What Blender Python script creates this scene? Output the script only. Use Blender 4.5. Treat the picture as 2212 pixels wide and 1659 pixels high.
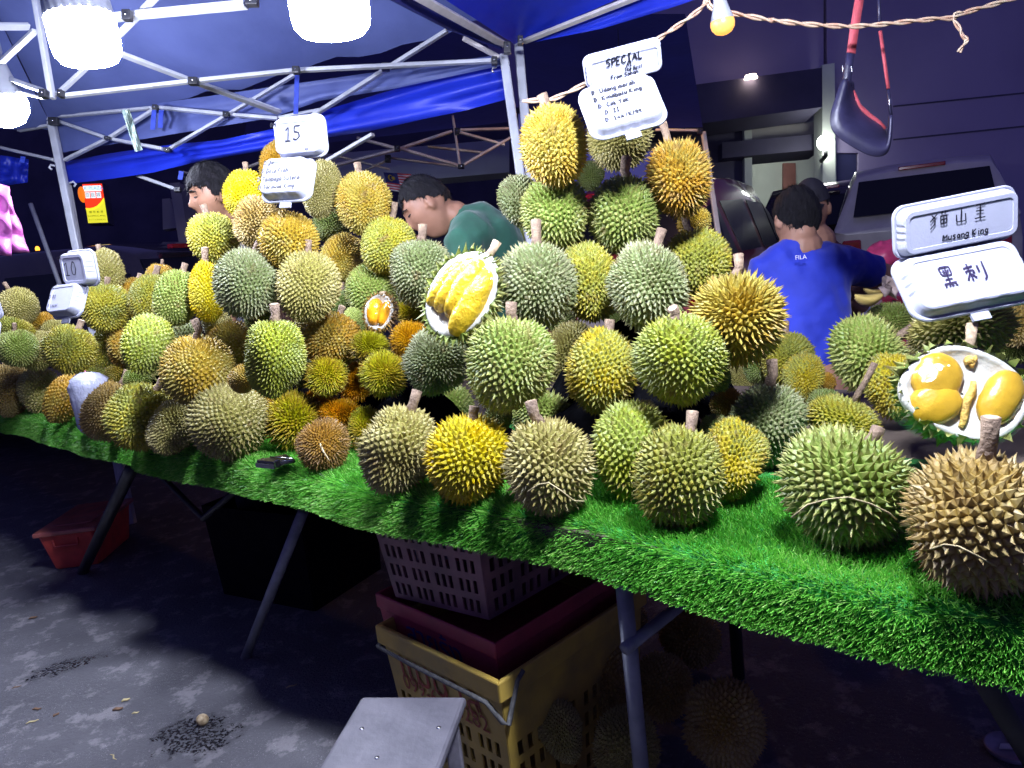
import bpy, bmesh, math, random
import numpy as np
from mathutils import Vector, Matrix, Quaternion

for o in list(bpy.data.objects):
    bpy.data.objects.remove(o)
SC = bpy.context.scene
COL = SC.collection
rng = np.random.default_rng(7)
random.seed(7)

# ------------------------------------------------------------------ camera
# photo measured on a 2212 x 1659 grid; focal length 1620 grid units, pitch 10 deg down, 6.2 deg roll
FOC, PCX, PCY = 1620.0, 1106.0, 829.5
PITCH, ROLL = math.radians(10.0), math.radians(6.2)
CAM = np.array([0.0, 0.0, 1.30])
FWD = np.array([0, math.cos(PITCH), -math.sin(PITCH)])
_U0 = np.array([0, math.sin(PITCH), math.cos(PITCH)])
RGT = math.cos(ROLL) * np.array([1.0, 0, 0]) - math.sin(ROLL) * _U0
UPV = math.cos(ROLL) * _U0 + math.sin(ROLL) * np.array([1.0, 0, 0])
cd = bpy.data.cameras.new('camera')
cam = bpy.data.objects.new('camera', cd)
COL.objects.link(cam)
cd.sensor_width = 36.0
cd.lens = 36.0 * FOC / 2212.0
cd.clip_start = 0.02
cd.clip_end = 400.0
cam.matrix_world = Matrix(((RGT[0], UPV[0], -FWD[0], CAM[0]), (RGT[1], UPV[1], -FWD[1], CAM[1]),
                           (RGT[2], UPV[2], -FWD[2], CAM[2]), (0, 0, 0, 1)))
SC.camera = cam

# ------------------------------------------------------------------ night sky, exposure
wd = bpy.data.worlds.new('World')
SC.world = wd
wd.use_nodes = True
wn = wd.node_tree.nodes
wbg = wn['Background']
sky = wn.new('ShaderNodeTexSky')
sky.sky_type = 'NISHITA'
sky.sun_disc = False
sky.sun_elevation = math.radians(-6.0)
sky.sun_rotation = math.radians(200.0)
wtint = wn.new('ShaderNodeMix'); wtint.data_type = 'RGBA'
wtint.inputs[0].default_value = 0.9
wtint.inputs[7].default_value = (0.26, 0.25, 1.0, 1)
wd.node_tree.links.new(sky.outputs[0], wtint.inputs[6])
wd.node_tree.links.new(wtint.outputs[2], wbg.inputs[0])
wbg.inputs[1].default_value = 0.17
SC.view_settings.view_transform = 'Standard'
SC.view_settings.look = 'None'
SC.view_settings.exposure = 0.42
SC.view_settings.gamma = 1.0
SC.cycles.max_bounces = 4
SC.cycles.diffuse_bounces = 2
SC.cycles.glossy_bounces = 2
SC.cycles.transmission_bounces = 3
SC.cycles.caustics_reflective = False
SC.cycles.caustics_refractive = False
SC.cycles.transparent_max_bounces = 16
SC.cycles.sample_clamp_indirect = 4.0
LED_POWER = 275.0          # emission of the white LED diffusers
SC.cycles.adaptive_threshold = .025
SC.cycles.adaptive_min_samples = 20
LED_TINT = (0.75, 0.80, 1.0)
WARM_POWER = 1.25
WARM_TINT = (1.0, 0.42, 0.07)

# ------------------------------------------------------------------ helpers
def ray(x, y):
    return FWD + RGT * (x - PCX) / FOC - UPV * (y - PCY) / FOC
def at(x, y, d):
    """photo grid point at a distance d along the view axis"""
    return CAM + ray(x, y) * d
def onz(x, y, z):
    v = ray(x, y)
    return CAM + v * ((z - CAM[2]) / v[2])
def Zp(c, r, x, y):
    return ((0, 540, 1080, 1618)[c] + x * .26855, (0, 391.5, 783, 1213.5)[r] + y * .26855)
def V3(a):
    return Vector((float(a[0]), float(a[1]), float(a[2])))
def nrm(v):
    v = np.asarray(v, float)
    return v / max(1e-9, np.linalg.norm(v))

def link(o, parent=None):
    COL.objects.link(o)
    if parent is not None:
        o.parent = parent
    return o
def tag(o, label=None, cat=None, group=None, kind=None):
    if label: o['label'] = label
    if cat: o['category'] = cat
    if group: o['group'] = group
    if kind: o['kind'] = kind
    return o
def thing(name, label, cat, loc=(0, 0, 0), group=None):
    o = bpy.data.objects.new(name, None)
    o.empty_display_size = .05
    o.location = V3(loc)
    link(o)
    return tag(o, label, cat, group)
def mesh_obj(name, me, m, parent=None, smooth=False):
    o = bpy.data.objects.new(name, me)
    if m is not None and len(me.materials) == 0:
        me.materials.append(m)
    if smooth:
        me.polygons.foreach_set('use_smooth', [True] * len(me.polygons))
    link(o, parent)
    if parent is not None and parent.type == 'EMPTY':
        o.matrix_parent_inverse = Matrix.Translation(-parent.location)
    return o
def pyd(name, vs, fs, m, parent=None, smooth=False):
    me = bpy.data.meshes.new(name)
    me.from_pydata([tuple(map(float, v)) for v in vs], [], fs)
    me.update()
    return mesh_obj(name, me, m, parent, smooth)

class MB:
    """collects verts and faces for one mesh"""
    def __init__(s):
        s.v, s.f = [], []
    def add(s, vs, fs):
        k = len(s.v)
        s.v += [tuple(map(float, v)) for v in vs]
        s.f += [tuple(i + k for i in f) for f in fs]
        return s
    def box(s, c, ax, ay, az):
        c, ax, ay, az = (np.asarray(q, float) for q in (c, ax, ay, az))
        vs = [c + i * ax + j * ay + k * az for i in (-1, 1) for j in (-1, 1) for k in (-1, 1)]
        return s.add(vs, [(0, 1, 3, 2), (4, 6, 7, 5), (0, 4, 5, 1), (2, 3, 7, 6), (0, 2, 6, 4), (1, 5, 7, 3)])
    def boxa(s, lo, hi):
        lo, hi = np.asarray(lo, float), np.asarray(hi, float)
        h = (hi - lo) / 2
        return s.box((lo + hi) / 2, (h[0], 0, 0), (0, h[1], 0), (0, 0, h[2]))
    def tube(s, pts, rad, n=8, caps=True, flat=1.0, up=None):
        """round tube along pts, radius number or list; flat squashes across"""
        pts = [np.asarray(q, float) for q in pts]
        m = len(pts)
        rad = [rad] * m if np.isscalar(rad) else rad
        ref = np.asarray(up if up is not None else (0.13, 0.21, 1.0), float)
        vs, prev = [], None
        for i in range(m):
            t = nrm(pts[min(i + 1, m - 1)] - pts[max(i - 1, 0)])
            a = ref - t * (ref @ t) if prev is None else prev - t * (prev @ t)
            if np.linalg.norm(a) < 1e-4:
                a = np.cross(t, (1, 0, 0))
            a = nrm(a); b = np.cross(t, a); prev = a
            for k in range(n):
                w = 2 * math.pi * (k + .5) / n
                vs.append(pts[i] + rad[i] * (a * math.cos(w) * flat + b * math.sin(w)))
        fs = [(i * n + k, i * n + (k + 1) % n, (i + 1) * n + (k + 1) % n, (i + 1) * n + k)
              for i in range(m - 1) for k in range(n)]
        if caps:
            fs += [tuple(range(n - 1, -1, -1)), tuple((m - 1) * n + k for k in range(n))]
        return s.add(vs, fs)
    def bar(s, a, b, w, up=(0, 0, 1), w2=None):
        """square bar of half width w"""
        a, b = np.asarray(a, float), np.asarray(b, float)
        t = nrm(b - a)
        x = nrm(np.cross(t, up) if np.linalg.norm(np.cross(t, up)) > 1e-3 else np.cross(t, (1, 0, 0)))
        y = np.cross(x, t)
        return s.box((a + b) / 2, (b - a) / 2, x * w, y * (w2 or w))
    def grid(s, P, close_u=False):
        """P[i][j] grid of points"""
        nu, nv = len(P), len(P[0])
        vs = [q for row in P for q in row]
        fs = []
        for i in range(nu - (0 if close_u else 1)):
            for j in range(nv - 1):
                i2 = (i + 1) % nu
                fs.append((i * nv + j, i * nv + j + 1, i2 * nv + j + 1, i2 * nv + j))
        return s.add(vs, fs)
    def prism(s, poly, off):
        """polygon (3D points) extruded by vector off"""
        n = len(poly)
        off = np.asarray(off, float)
        vs = [np.asarray(q, float) for q in poly] + [np.asarray(q, float) + off for q in poly]
        fs = [tuple(range(n - 1, -1, -1)), tuple(range(n, 2 * n))]
        fs += [(i, (i + 1) % n, n + (i + 1) % n, n + i) for i in range(n)]
        return s.add(vs, fs)
    def ball(s, c, rx, ry=None, rz=None, nu=16, nv=10, M=None):
        ry = rx if ry is None else ry; rz = rx if rz is None else rz
        P = []
        for i in range(nu):
            row = []
            for j in range(nv + 1):
                a, b = 2 * math.pi * i / nu, -math.pi / 2 + math.pi * j / nv
                q = np.array([rx * math.cos(a) * math.cos(b), ry * math.sin(a) * math.cos(b), rz * math.sin(b)])
                row.append(np.asarray(c) + (M @ q if M is not None else q))
            P.append(row)
        return s.grid(P, True)
    def build(s, name, m, parent=None, smooth=False, bevel=0, merge=False):
        me = bpy.data.meshes.new(name)
        me.from_pydata(s.v, [], s.f)
        bm = bmesh.new(); bm.from_mesh(me)
        if merge:
            bmesh.ops.remove_doubles(bm, verts=bm.verts, dist=1e-5)
        bmesh.ops.recalc_face_normals(bm, faces=bm.faces)
        bm.to_mesh(me); bm.free()
        me.update()
        o = mesh_obj(name, me, m, parent, smooth)
        if bevel:
            b = o.modifiers.new('bevel', 'BEVEL'); b.width = bevel; b.segments = 2
            b.limit_method = 'ANGLE'
        return o

# ------------------------------------------------------------------ materials
def mat(name, col, rough=.6, metal=0., noise=0., nscale=8., col2=None, bump=0., bscale=60., spec=.5,
        emit=None, estr=0., trans=0., alpha=None, coat=0., contrast=(.35, .65), detail=6.0, sheen=0.):
    m = bpy.data.materials.new(name)
    m.use_nodes = True
    nt = m.node_tree
    b = nt.nodes['Principled BSDF']
    b.inputs['Base Color'].default_value = (*col, 1)
    b.inputs['Roughness'].default_value = rough
    b.inputs['Metallic'].default_value = metal
    b.inputs['Specular IOR Level'].default_value = spec
    b.inputs['Transmission Weight'].default_value = trans
    b.inputs['Coat Weight'].default_value = coat
    b.inputs['Sheen Weight'].default_value = sheen
    if emit:
        b.inputs['Emission Color'].default_value = (*emit, 1)
        b.inputs['Emission Strength'].default_value = estr
    if alpha is not None:
        b.inputs['Alpha'].default_value = alpha
    tc = nt.nodes.new('ShaderNodeTexCoord')
    if noise > 0 or col2:
        n = nt.nodes.new('ShaderNodeTexNoise')
        n.inputs['Scale'].default_value = nscale
        n.inputs['Detail'].default_value = detail
        nt.links.new(tc.outputs['Object'], n.inputs['Vector'])
        rp = nt.nodes.new('ShaderNodeValToRGB')
        rp.color_ramp.elements[0].position, rp.color_ramp.elements[1].position = contrast
        c2 = col2 or tuple(max(0, c * (1 - noise)) for c in col)
        c1 = col if col2 else tuple(min(1, c * (1 + noise)) for c in col)
        rp.color_ramp.elements[0].color = (*c1, 1)
        rp.color_ramp.elements[1].color = (*c2, 1)
        nt.links.new(n.outputs['Fac'], rp.inputs['Fac'])
        nt.links.new(rp.outputs['Color'], b.inputs['Base Color'])
    if bump > 0:
        n2 = nt.nodes.new('ShaderNodeTexNoise')
        n2.inputs['Scale'].default_value = bscale
        n2.inputs['Detail'].default_value = 4
        nt.links.new(tc.outputs['Object'], n2.inputs['Vector'])
        bp = nt.nodes.new('ShaderNodeBump')
        bp.inputs['Strength'].default_value = bump
        bp.inputs['Distance'].default_value = .01
        nt.links.new(n2.outputs['Fac'], bp.inputs['Height'])
        nt.links.new(bp.outputs['Normal'], b.inputs['Normal'])
    return m

M = {}
M['led'] = mat('led_diffuser', (1, 1, 1), .4, emit=LED_TINT, estr=LED_POWER)
M['led_far'] = mat('led_diffuser_right', (1, 1, 1), .4, emit=LED_TINT, estr=LED_POWER * 2.75)
M['led_mid'] = mat('led_diffuser_mid', (1, 1, 1), .4, emit=LED_TINT, estr=LED_POWER * .68)
M['warm'] = mat('warm_diffuser', (.3, .16, .06), .4, emit=WARM_TINT, estr=WARM_POWER)
M['bulb_white'] = mat('bulb_plastic', (.30, .31, .34), .45, noise=.05, nscale=20)
M['grey_paint'] = mat('frame_paint', (.38, .39, .43), .38, noise=.12, nscale=14, bump=.05, bscale=90)
M['black_plastic'] = mat('black_plastic', (.018, .018, .022), .42, noise=.3, nscale=30)
M['steel'] = mat('bright_steel', (.55, .55, .56), .25, 1.0, noise=.1, nscale=40)
# ================================================================== ground
def ground_material():
    m = bpy.data.materials.new('worn_asphalt'); m.use_nodes = True
    nt = m.node_tree; N = nt.nodes; L = nt.links
    b = N['Principled BSDF']
    tc = N.new('ShaderNodeTexCoord')
    def noise(s, d=8, rough=.6, v=None):
        n = N.new('ShaderNodeTexNoise'); n.inputs['Scale'].default_value = s
        n.inputs['Detail'].default_value = d; n.inputs['Roughness'].default_value = rough
        L.new(v or tc.outputs['Object'], n.inputs['Vector']); return n
    def ramp(src, p0, p1, c0, c1):
        r = N.new('ShaderNodeValToRGB')
        r.color_ramp.elements[0].position, r.color_ramp.elements[1].position = p0, p1
        r.color_ramp.elements[0].color, r.color_ramp.elements[1].color = (*c0, 1), (*c1, 1)
        L.new(src, r.inputs['Fac']); return r
    def mix(f, a, c, mode='MIX'):
        x = N.new('ShaderNodeMix'); x.data_type = 'RGBA'; x.blend_type = mode
        if isinstance(f, float): x.inputs[0].default_value = f
        else: L.new(f, x.inputs[0])
        L.new(a, x.inputs[6]); L.new(c, x.inputs[7]); return x.outputs[2]
    base = ramp(noise(3.2).outputs['Fac'], .38, .64, (.085, .083, .095), (.16, .155, .17))
    worn = ramp(noise(9.0, 10, .7).outputs['Fac'], .53, .60, (.075, .074, .08), (.26, .245, .245))
    col = mix(.55, base.outputs['Color'], worn.outputs['Color'])
    vor = N.new('ShaderNodeTexVoronoi'); vor.inputs['Scale'].default_value = 34
    wv = N.new('ShaderNodeVectorMath'); wv.operation = 'ADD'
    dn = noise(14, 3); L.new(tc.outputs['Object'], wv.inputs[0]); L.new(dn.outputs['Color'], wv.inputs[1])
    L.new(wv.outputs[0], vor.inputs['Vector'])
    chip = ramp(vor.outputs['Distance'], .10, .22, (.46, .44, .42), (0, 0, 0))
    chipsel = ramp(noise(6, 4).outputs['Fac'], .42, .55, (0, 0, 0), (.75, .75, .75))
    cm = N.new('ShaderNodeMix'); cm.data_type = 'RGBA'; cm.blend_type = 'MULTIPLY'; cm.inputs[0].default_value = 1
    L.new(chip.outputs['Color'], cm.inputs[6]); L.new(chipsel.outputs['Color'], cm.inputs[7])
    col = mix(1.0, col, cm.outputs[2], 'ADD')
    # wet, oily stains: dark and shiny, at their own places
    sep = N.new('ShaderNodeSeparateXYZ')
    wet = None
    for k, (x, y, ax, ay, ang) in enumerate(WET):
        mp = N.new('ShaderNodeMapping'); mp.vector_type = 'TEXTURE'
        mp.inputs['Location'].default_value = (x, y, 0)
        mp.inputs['Rotation'].default_value = (0, 0, ang)
        mp.inputs['Scale'].default_value = (ax, ay, 1)
        L.new(tc.outputs['Object'], mp.inputs['Vector'])
        ln = N.new('ShaderNodeVectorMath'); ln.operation = 'LENGTH'
        L.new(mp.outputs['Vector'], ln.inputs[0])
        ad = N.new('ShaderNodeMath'); ad.operation = 'ADD'
        n2 = noise(17, 9, .75)
        sc = N.new('ShaderNodeMath'); sc.operation = 'MULTIPLY_ADD'
        sc.inputs[1].default_value = 3.2; sc.inputs[2].default_value = -1.6
        L.new(n2.outputs['Fac'], sc.inputs[0])
        L.new(ln.outputs['Value'], ad.inputs[0]); L.new(sc.outputs[0], ad.inputs[1])
        rr = ramp(ad.outputs[0], .6, .9, (1, 1, 1), (0, 0, 0))
        if wet is None: wet = rr.outputs['Color']
        else:
            mx = N.new('ShaderNodeMix'); mx.data_type = 'RGBA'; mx.blend_type = 'LIGHTEN'; mx.inputs[0].default_value = 1
            L.new(wet, mx.inputs[6]); L.new(rr.outputs['Color'], mx.inputs[7]); wet = mx.outputs[2]
    spk = ramp(noise(95, 3, .5).outputs['Fac'], .42, .52, (0, 0, 0), (1, 1, 1))
    wm = N.new('ShaderNodeMix'); wm.data_type = 'RGBA'; wm.blend_type = 'MULTIPLY'; wm.inputs[0].default_value = .8
    L.new(wet, wm.inputs[6]); L.new(spk.outputs['Color'], wm.inputs[7]); wet = wm.outputs[2]
    rgb = N.new('ShaderNodeRGB'); rgb.outputs[0].default_value = (.012, .012, .014, 1)
    col = mix(wet, col, rgb.outputs[0])
    L.new(col, b.inputs['Base Color'])
    ro = ramp(wet, 0, 1, (.82,) * 3, (.16,) * 3)
    L.new(ro.outputs['Color'], b.inputs['Roughness'])
    bp = N.new('ShaderNodeBump'); bp.inputs['Strength'].default_value = .9; bp.inputs['Distance'].default_value = .012
    L.new(noise(75, 6, .65).outputs['Fac'], bp.inputs['Height'])
    L.new(bp.outputs['Normal'], b.inputs['Normal'])
    return m
_w1, _w2 = onz(140, 1440, 0), onz(425, 1590, 0)
WET = [(_w1[0], _w1[1], .17, .065, .35), (_w2[0], _w2[1], .17, .12, -.6)]
M['ground'] = ground_material()
g = pyd('ground', [(-60, -8, 0), (60, -8, 0), (60, 80, 0), (-60, 80, 0)], [(0, 1, 2, 3)], M['ground'])
tag(g, kind='structure')

# ================================================================== display table with grass mat
ZT = 0.80                                     # top of the grass, level with the fruit
EDGE_PX = [(-260, 868), (-120, 908), (0, 945), (150, 985), (400, 1050), (560, 1085), (700, 1114), (830, 1156), (1000, 1193),
           (1150, 1216), (1280, 1243), (1400, 1288), (1550, 1333), (1700, 1362), (1850, 1395), (2000, 1433),
           (2212, 1482), (2400, 1530), (2700, 1600)]
_e = np.array([onz(x, y - 26, ZT - .085) for x, y in EDGE_PX])[:, :2]
_s = np.r_[0, np.cumsum(np.linalg.norm(np.diff(_e, axis=0), axis=1))]
ELEN = _s[-1]
_ss = np.linspace(0, ELEN, 200)
EDGE = np.c_[np.interp(_ss, _s, _e[:, 0]), np.interp(_ss, _s, _e[:, 1])]
for _ in range(6):
    EDGE[1:-1] = (EDGE[:-2] + EDGE[1:-1] * 2 + EDGE[2:]) / 4
E0, E1 = EDGE[0], EDGE[-1]
EDIR = nrm(E1 - E0)                           # along the front edge, left to right
ENRM = np.array([-EDIR[1], EDIR[0]])          # away from the camera
if ENRM[1] < 0: ENRM = -ENRM

def edge_at(s):
    s = np.clip(s, 0, ELEN)
    return np.stack([np.interp(s, _ss, EDGE[:, 0]), np.interp(s, _ss, EDGE[:, 1])], -1)
def vnoise(x, y, seed=0):
    """smooth value noise, vectorised"""
    x = np.asarray(x, float) + seed * 17.3; y = np.asarray(y, float) + seed * 5.7
    xi, yi = np.floor(x).astype(int), np.floor(y).astype(int)
    fx, fy = x - xi, y - yi
    fx, fy = fx * fx * (3 - 2 * fx), fy * fy * (3 - 2 * fy)
    def h(a, b):
        n = (a * 374761393 + b * 668265263 + seed * 982451653) & 0x7fffffff
        n = (n ^ (n >> 13)) * 1274126177 & 0x7fffffff
        return ((n ^ (n >> 16)) & 0xffff) / 65535.
    return (h(xi, yi) * (1 - fx) + h(xi + 1, yi) * fx) * (1 - fy) + (h(xi, yi + 1) * (1 - fx) + h(xi + 1, yi + 1) * fx) * fy

DROP = .075
def mat_surface(s, t):
    """s along the edge in metres, t across in metres: t<0 hangs down, t>0 lies on the table; returns point, normal"""
    s, t = np.asarray(s, float), np.asarray(t, float)
    e = edge_at(s)
    wob = (vnoise(s * 5.5, t * 0 + 3, 3) - .5) * .03 + (vnoise(s * 14, t * 0 + 9, 5) - .5) * .012
    R = .035
    # profile: flat until t=0, quarter bend, then down
    a = np.clip(-t / R, 0, math.pi / 2 * .82)
    out = np.where(t > 0, -t, R * np.sin(a))
    dwn = np.where(t > 0, 0, R * (1 - np.cos(a)))
    rest = np.maximum(0, -t - R * math.pi / 2 * .82)
    out = out + rest * math.cos(math.pi / 2 * .82)
    dwn = dwn + rest * math.sin(math.pi / 2 * .82)
    buck = (vnoise(s * 4.0, t * 6, 8) - .45) * .022 * np.clip((t + .04) / .1, 0, 1) * np.clip((.30 - t) / .2, 0, 1)
    out = out + wob * np.clip(1 - t / .12, 0, 1)
    p = np.zeros(s.shape + (3,))
    p[..., 0] = e[..., 0] - ENRM[0] * (out - .045)
    p[..., 1] = e[..., 1] - ENRM[1] * (out - .045)
    p[..., 2] = ZT - .022 - dwn + buck
    n = np.zeros_like(p)
    n[..., 0] = -ENRM[0] * np.sin(a); n[..., 1] = -ENRM[1] * np.sin(a); n[..., 2] = np.cos(a)
    return p, n

def turf_material():
    m = bpy.data.materials.new('plastic_grass'); m.use_nodes = True
    nt = m.node_tree; b = nt.nodes['Principled BSDF']
    at_ = nt.nodes.new('ShaderNodeAttribute'); at_.attribute_name = 'blade'
    rp = nt.nodes.new('ShaderNodeValToRGB')
    e = rp.color_ramp.elements
    e[0].color = (.06, .30, .02, 1); e[1].color = (.50, .78, .22, 1)
    x = rp.color_ramp.elements.new(.45); x.color = (.14, .50, .05, 1)
    x = rp.color_ramp.elements.new(.80); x.color = (.27, .62, .09, 1)
    nt.links.new(at_.outputs['Fac'], rp.inputs['Fac'])
    nt.links.new(rp.outputs['Color'], b.inputs['Base Color'])
    b.inputs['Roughness'].default_value = .42
    b.inputs['Specular IOR Level'].default_value = .6
    tl = nt.nodes.new('ShaderNodeBsdfTranslucent'); mx = nt.nodes.new('ShaderNodeMixShader'); mx.inputs[0].default_value = .35
    nt.links.new(rp.outputs['Color'], tl.inputs['Color'])
    out = nt.nodes['Material Output']
    nt.links.new(b.outputs[0], mx.inputs[1]); nt.links.new(tl.outputs[0], mx.inputs[2]); nt.links.new(mx.outputs[0], out.inputs['Surface'])
    return m
M['turf'] = turf_material()
M['turf_base'] = mat('turf_backing', (.02, .20, .025), .9, noise=.4, nscale=60)
M['board'] = mat('table_board', (.10, .075, .055), .75, noise=.3, nscale=12)

grass = thing('grass_mat', 'long bright green artificial grass mat hanging over the table edge', 'grass mat', (EDGE[100][0], EDGE[100][1], ZT))
S, T = np.meshgrid(np.linspace(0, ELEN, 260), np.r_[np.linspace(-.105, 0, 8), np.linspace(.03, .62, 14)], indexing='ij')
Pm, Nm = mat_surface(S, T)
mb = MB(); mb.grid(Pm)
base = mb.build('backing', M['turf_base'], grass, True)
sm = base.modifiers.new('thick', 'SOLIDIFY'); sm.thickness = .006; sm.offset = -1

def build_blades():
    # more, finer blades nearer the camera side; density follows what the picture can show
    NB = 275000
    u = rng.random(NB)
    s = ELEN * (u ** .80)
    t = -.105 + .48 * rng.random(NB) ** 1.2
    p, n = mat_surface(s, t)
    hang = np.clip(-t / .06, 0, 1)
    ln = .013 + .009 * rng.random(NB)
    wd_ = .0006 + .0006 * rng.random(NB)
    fwd = np.array([-ENRM[0], -ENRM[1], 0.])
    along = np.array([EDIR[0], EDIR[1], 0.])
    lean = rng.normal(0, .55, NB)[:, None] * along + (rng.normal(.50, .45, NB) + .15 * hang)[:, None] * fwd
    comb = (vnoise(s * 3, t * 9, 21) - .5)[:, None] * along * .9 + np.array([0, 0, -.25]) * hang[:, None]
    d = n + lean + comb
    d /= np.linalg.norm(d, axis=1)[:, None]
    side = np.cross(d, rng.normal(0, 1, (NB, 3))); side /= np.linalg.norm(side, axis=1)[:, None]
    tip = p + d * ln[:, None]
    vs = np.stack([p - side * wd_[:, None], p + side * wd_[:, None], tip + side * (wd_ * .6)[:, None], tip - side * (wd_ * .6)[:, None]], 1).reshape(-1, 3)
    q = (np.arange(NB) * 4)[:, None] + np.array([0, 1, 2, 3])
    me = bpy.data.meshes.new('grass_blades')
    me.vertices.add(len(vs)); me.vertices.foreach_set('co', vs.ravel())
    me.loops.add(q.size); me.loops.foreach_set('vertex_index', q.ravel().astype(np.int32))
    me.polygons.add(len(q)); me.polygons.foreach_set('loop_start', (np.arange(len(q)) * 4).astype(np.int32))
    me.polygons.foreach_set('loop_total', np.full(len(q), 4, np.int32))
    me.update(calc_edges=True)
    at_ = me.attributes.new('blade', 'FLOAT', 'POINT')
    val = np.clip(rng.normal(.5, .22, NB) + (vnoise(s * 9, t * 9, 4) - .5) * .4, 0, 1)
    at_.data.foreach_set('value', np.repeat(val, 4).astype(np.float32))
    return me
bl = mesh_obj('grass_blades', build_blades(), M['turf'], grass)
tag(bl, kind='stuff')

tab = thing('display_table', 'long dark folding trestle table carrying the fruit display under grass', 'table', (EDGE[100][0], EDGE[100][1], 0))
def tpt(s, q, z):
    """point s metres along the straightened front edge, q metres behind it"""
    e = edge_at(s)
    return np.array([e[0] + ENRM[0] * q, e[1] + ENRM[1] * q, z])
mb = MB()
for k in range(3):                              # three boards end to end
    s0, s1 = ELEN * k / 3 + .004, ELEN * (k + 1) / 3 - .004
    poly = [tpt(s0, .035, ZT - .066), tpt(s1, .035, ZT - .066), tpt(s1, 1.35, ZT - .066), tpt(s0, 1.35, ZT - .066)]
    m2 = MB(); m2.prism(poly, (0, 0, .034))
    m2.build('tabletop', M['board'], tab)
M['leg_grey'] = mat('leg_paint', (.22, .23, .26), .45, noise=.2, nscale=18)
M['leg_black'] = mat('leg_black', (.02, .02, .022), .5, noise=.3, nscale=18)
def leg(a, b, r, m):
    x = MB(); x.tube([a, b], r, 12); return x.build('leg', m, tab, True)
_l = at(1352, 1330, 1.46); _lt = np.array([_l[0], _l[1], ZT - .068])
leg(np.array([_l[0] + .012, _l[1] + .05, 0]), _lt, .0165, M['leg_grey'])
br = at(1350, 1402, 1.45); x = MB(); x.tube([br, at(1500, 1283, 1.62)], .013, 10); x.build('brace', M['leg_grey'], tab, True)
_b = onz(1596, 1462, 0); leg(_b, np.array([_b[0] - .01, _b[1], ZT - .068]), .018, M['leg_black'])
a = onz(530, 1420, 0); leg(a, at(655, 1105, 2.25), .017, M['leg_grey'])
a = onz(178, 1236, 0); leg(a, at(285, 1010, 2.75), .024, M['leg_black'])
a = onz(2350, 1850, 0); leg(a, at(2110, 1440, 1.02), .016, M['leg_black'])
x = MB(); x.tube([at(520, 1050, 2.5), at(440, 1120, 2.75), at(330, 1010, 3.0)], .012, 8); x.build('brace', M['leg_black'], tab, True)
# ================================================================== durians
def sphere_points(n, seed):
    r = np.random.default_rng(seed)
    i = np.arange(n) + .5
    ph = np.arccos(1 - 2 * i / n); th = math.pi * (1 + 5 ** .5) * i
    p = np.stack([np.cos(th) * np.sin(ph), np.sin(th) * np.sin(ph), np.cos(ph)], 1)
    p += r.normal(0, .75 / math.sqrt(n), p.shape)
    p /= np.linalg.norm(p, axis=1)[:, None]
    for _ in range(5):
        d = p[:, None] - p[None]
        q = (d ** 2).sum(2) + np.eye(n)
        f = (d / (q ** 2)[..., None]).sum(1)
        f -= p * (f * p).sum(1)[:, None]
        ln = np.linalg.norm(f, axis=1)[:, None]
        p += f / (ln + 1e-9) * np.minimum(ln * .9 / n ** 1.5, .22 / math.sqrt(n))
        p /= np.linalg.norm(p, axis=1)[:, None]
    return p
def cell_topology(n, seed):
    """points on a sphere and, for every point, the corners of its cell in order"""
    p = sphere_points(n, seed)
    bm = bmesh.new()
    for q in p: bm.verts.new(q)
    bm.verts.ensure_lookup_table()
    for i, v in enumerate(bm.verts): v.index = i
    bmesh.ops.convex_hull(bm, input=list(bm.verts))
    bmesh.ops.triangulate(bm, faces=list(bm.faces))
    bm.faces.ensure_lookup_table()
    cen = np.zeros((len(bm.faces), 3))
    for k, f in enumerate(bm.faces):
        f.index = k
        a, b, c = (np.array(v.co) for v in f.verts)
        m = np.cross(b - a, c - a); m /= np.linalg.norm(m) + 1e-12
        if m @ (a + b + c) < 0: m = -m
        cen[k] = m
    cells = []
    bm.verts.ensure_lookup_table()
    for v in bm.verts:
        fi = [f.index for f in v.link_faces]
        nrm_ = np.array(v.co)
        ax = np.cross(nrm_, (0.31, .52, .8)); ax /= np.linalg.norm(ax); ay = np.cross(nrm_, ax)
        fi.sort(key=lambda k: math.atan2(cen[k] @ ay, cen[k] @ ax))
        cells.append(fi)
    bm.free()
    return p, cen, cells
TOPO = {}
def topo(n, v):
    if (n, v) not in TOPO: TOPO[(n, v)] = cell_topology(n, n * 10 + v)
    return TOPO[(n, v)]

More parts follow.
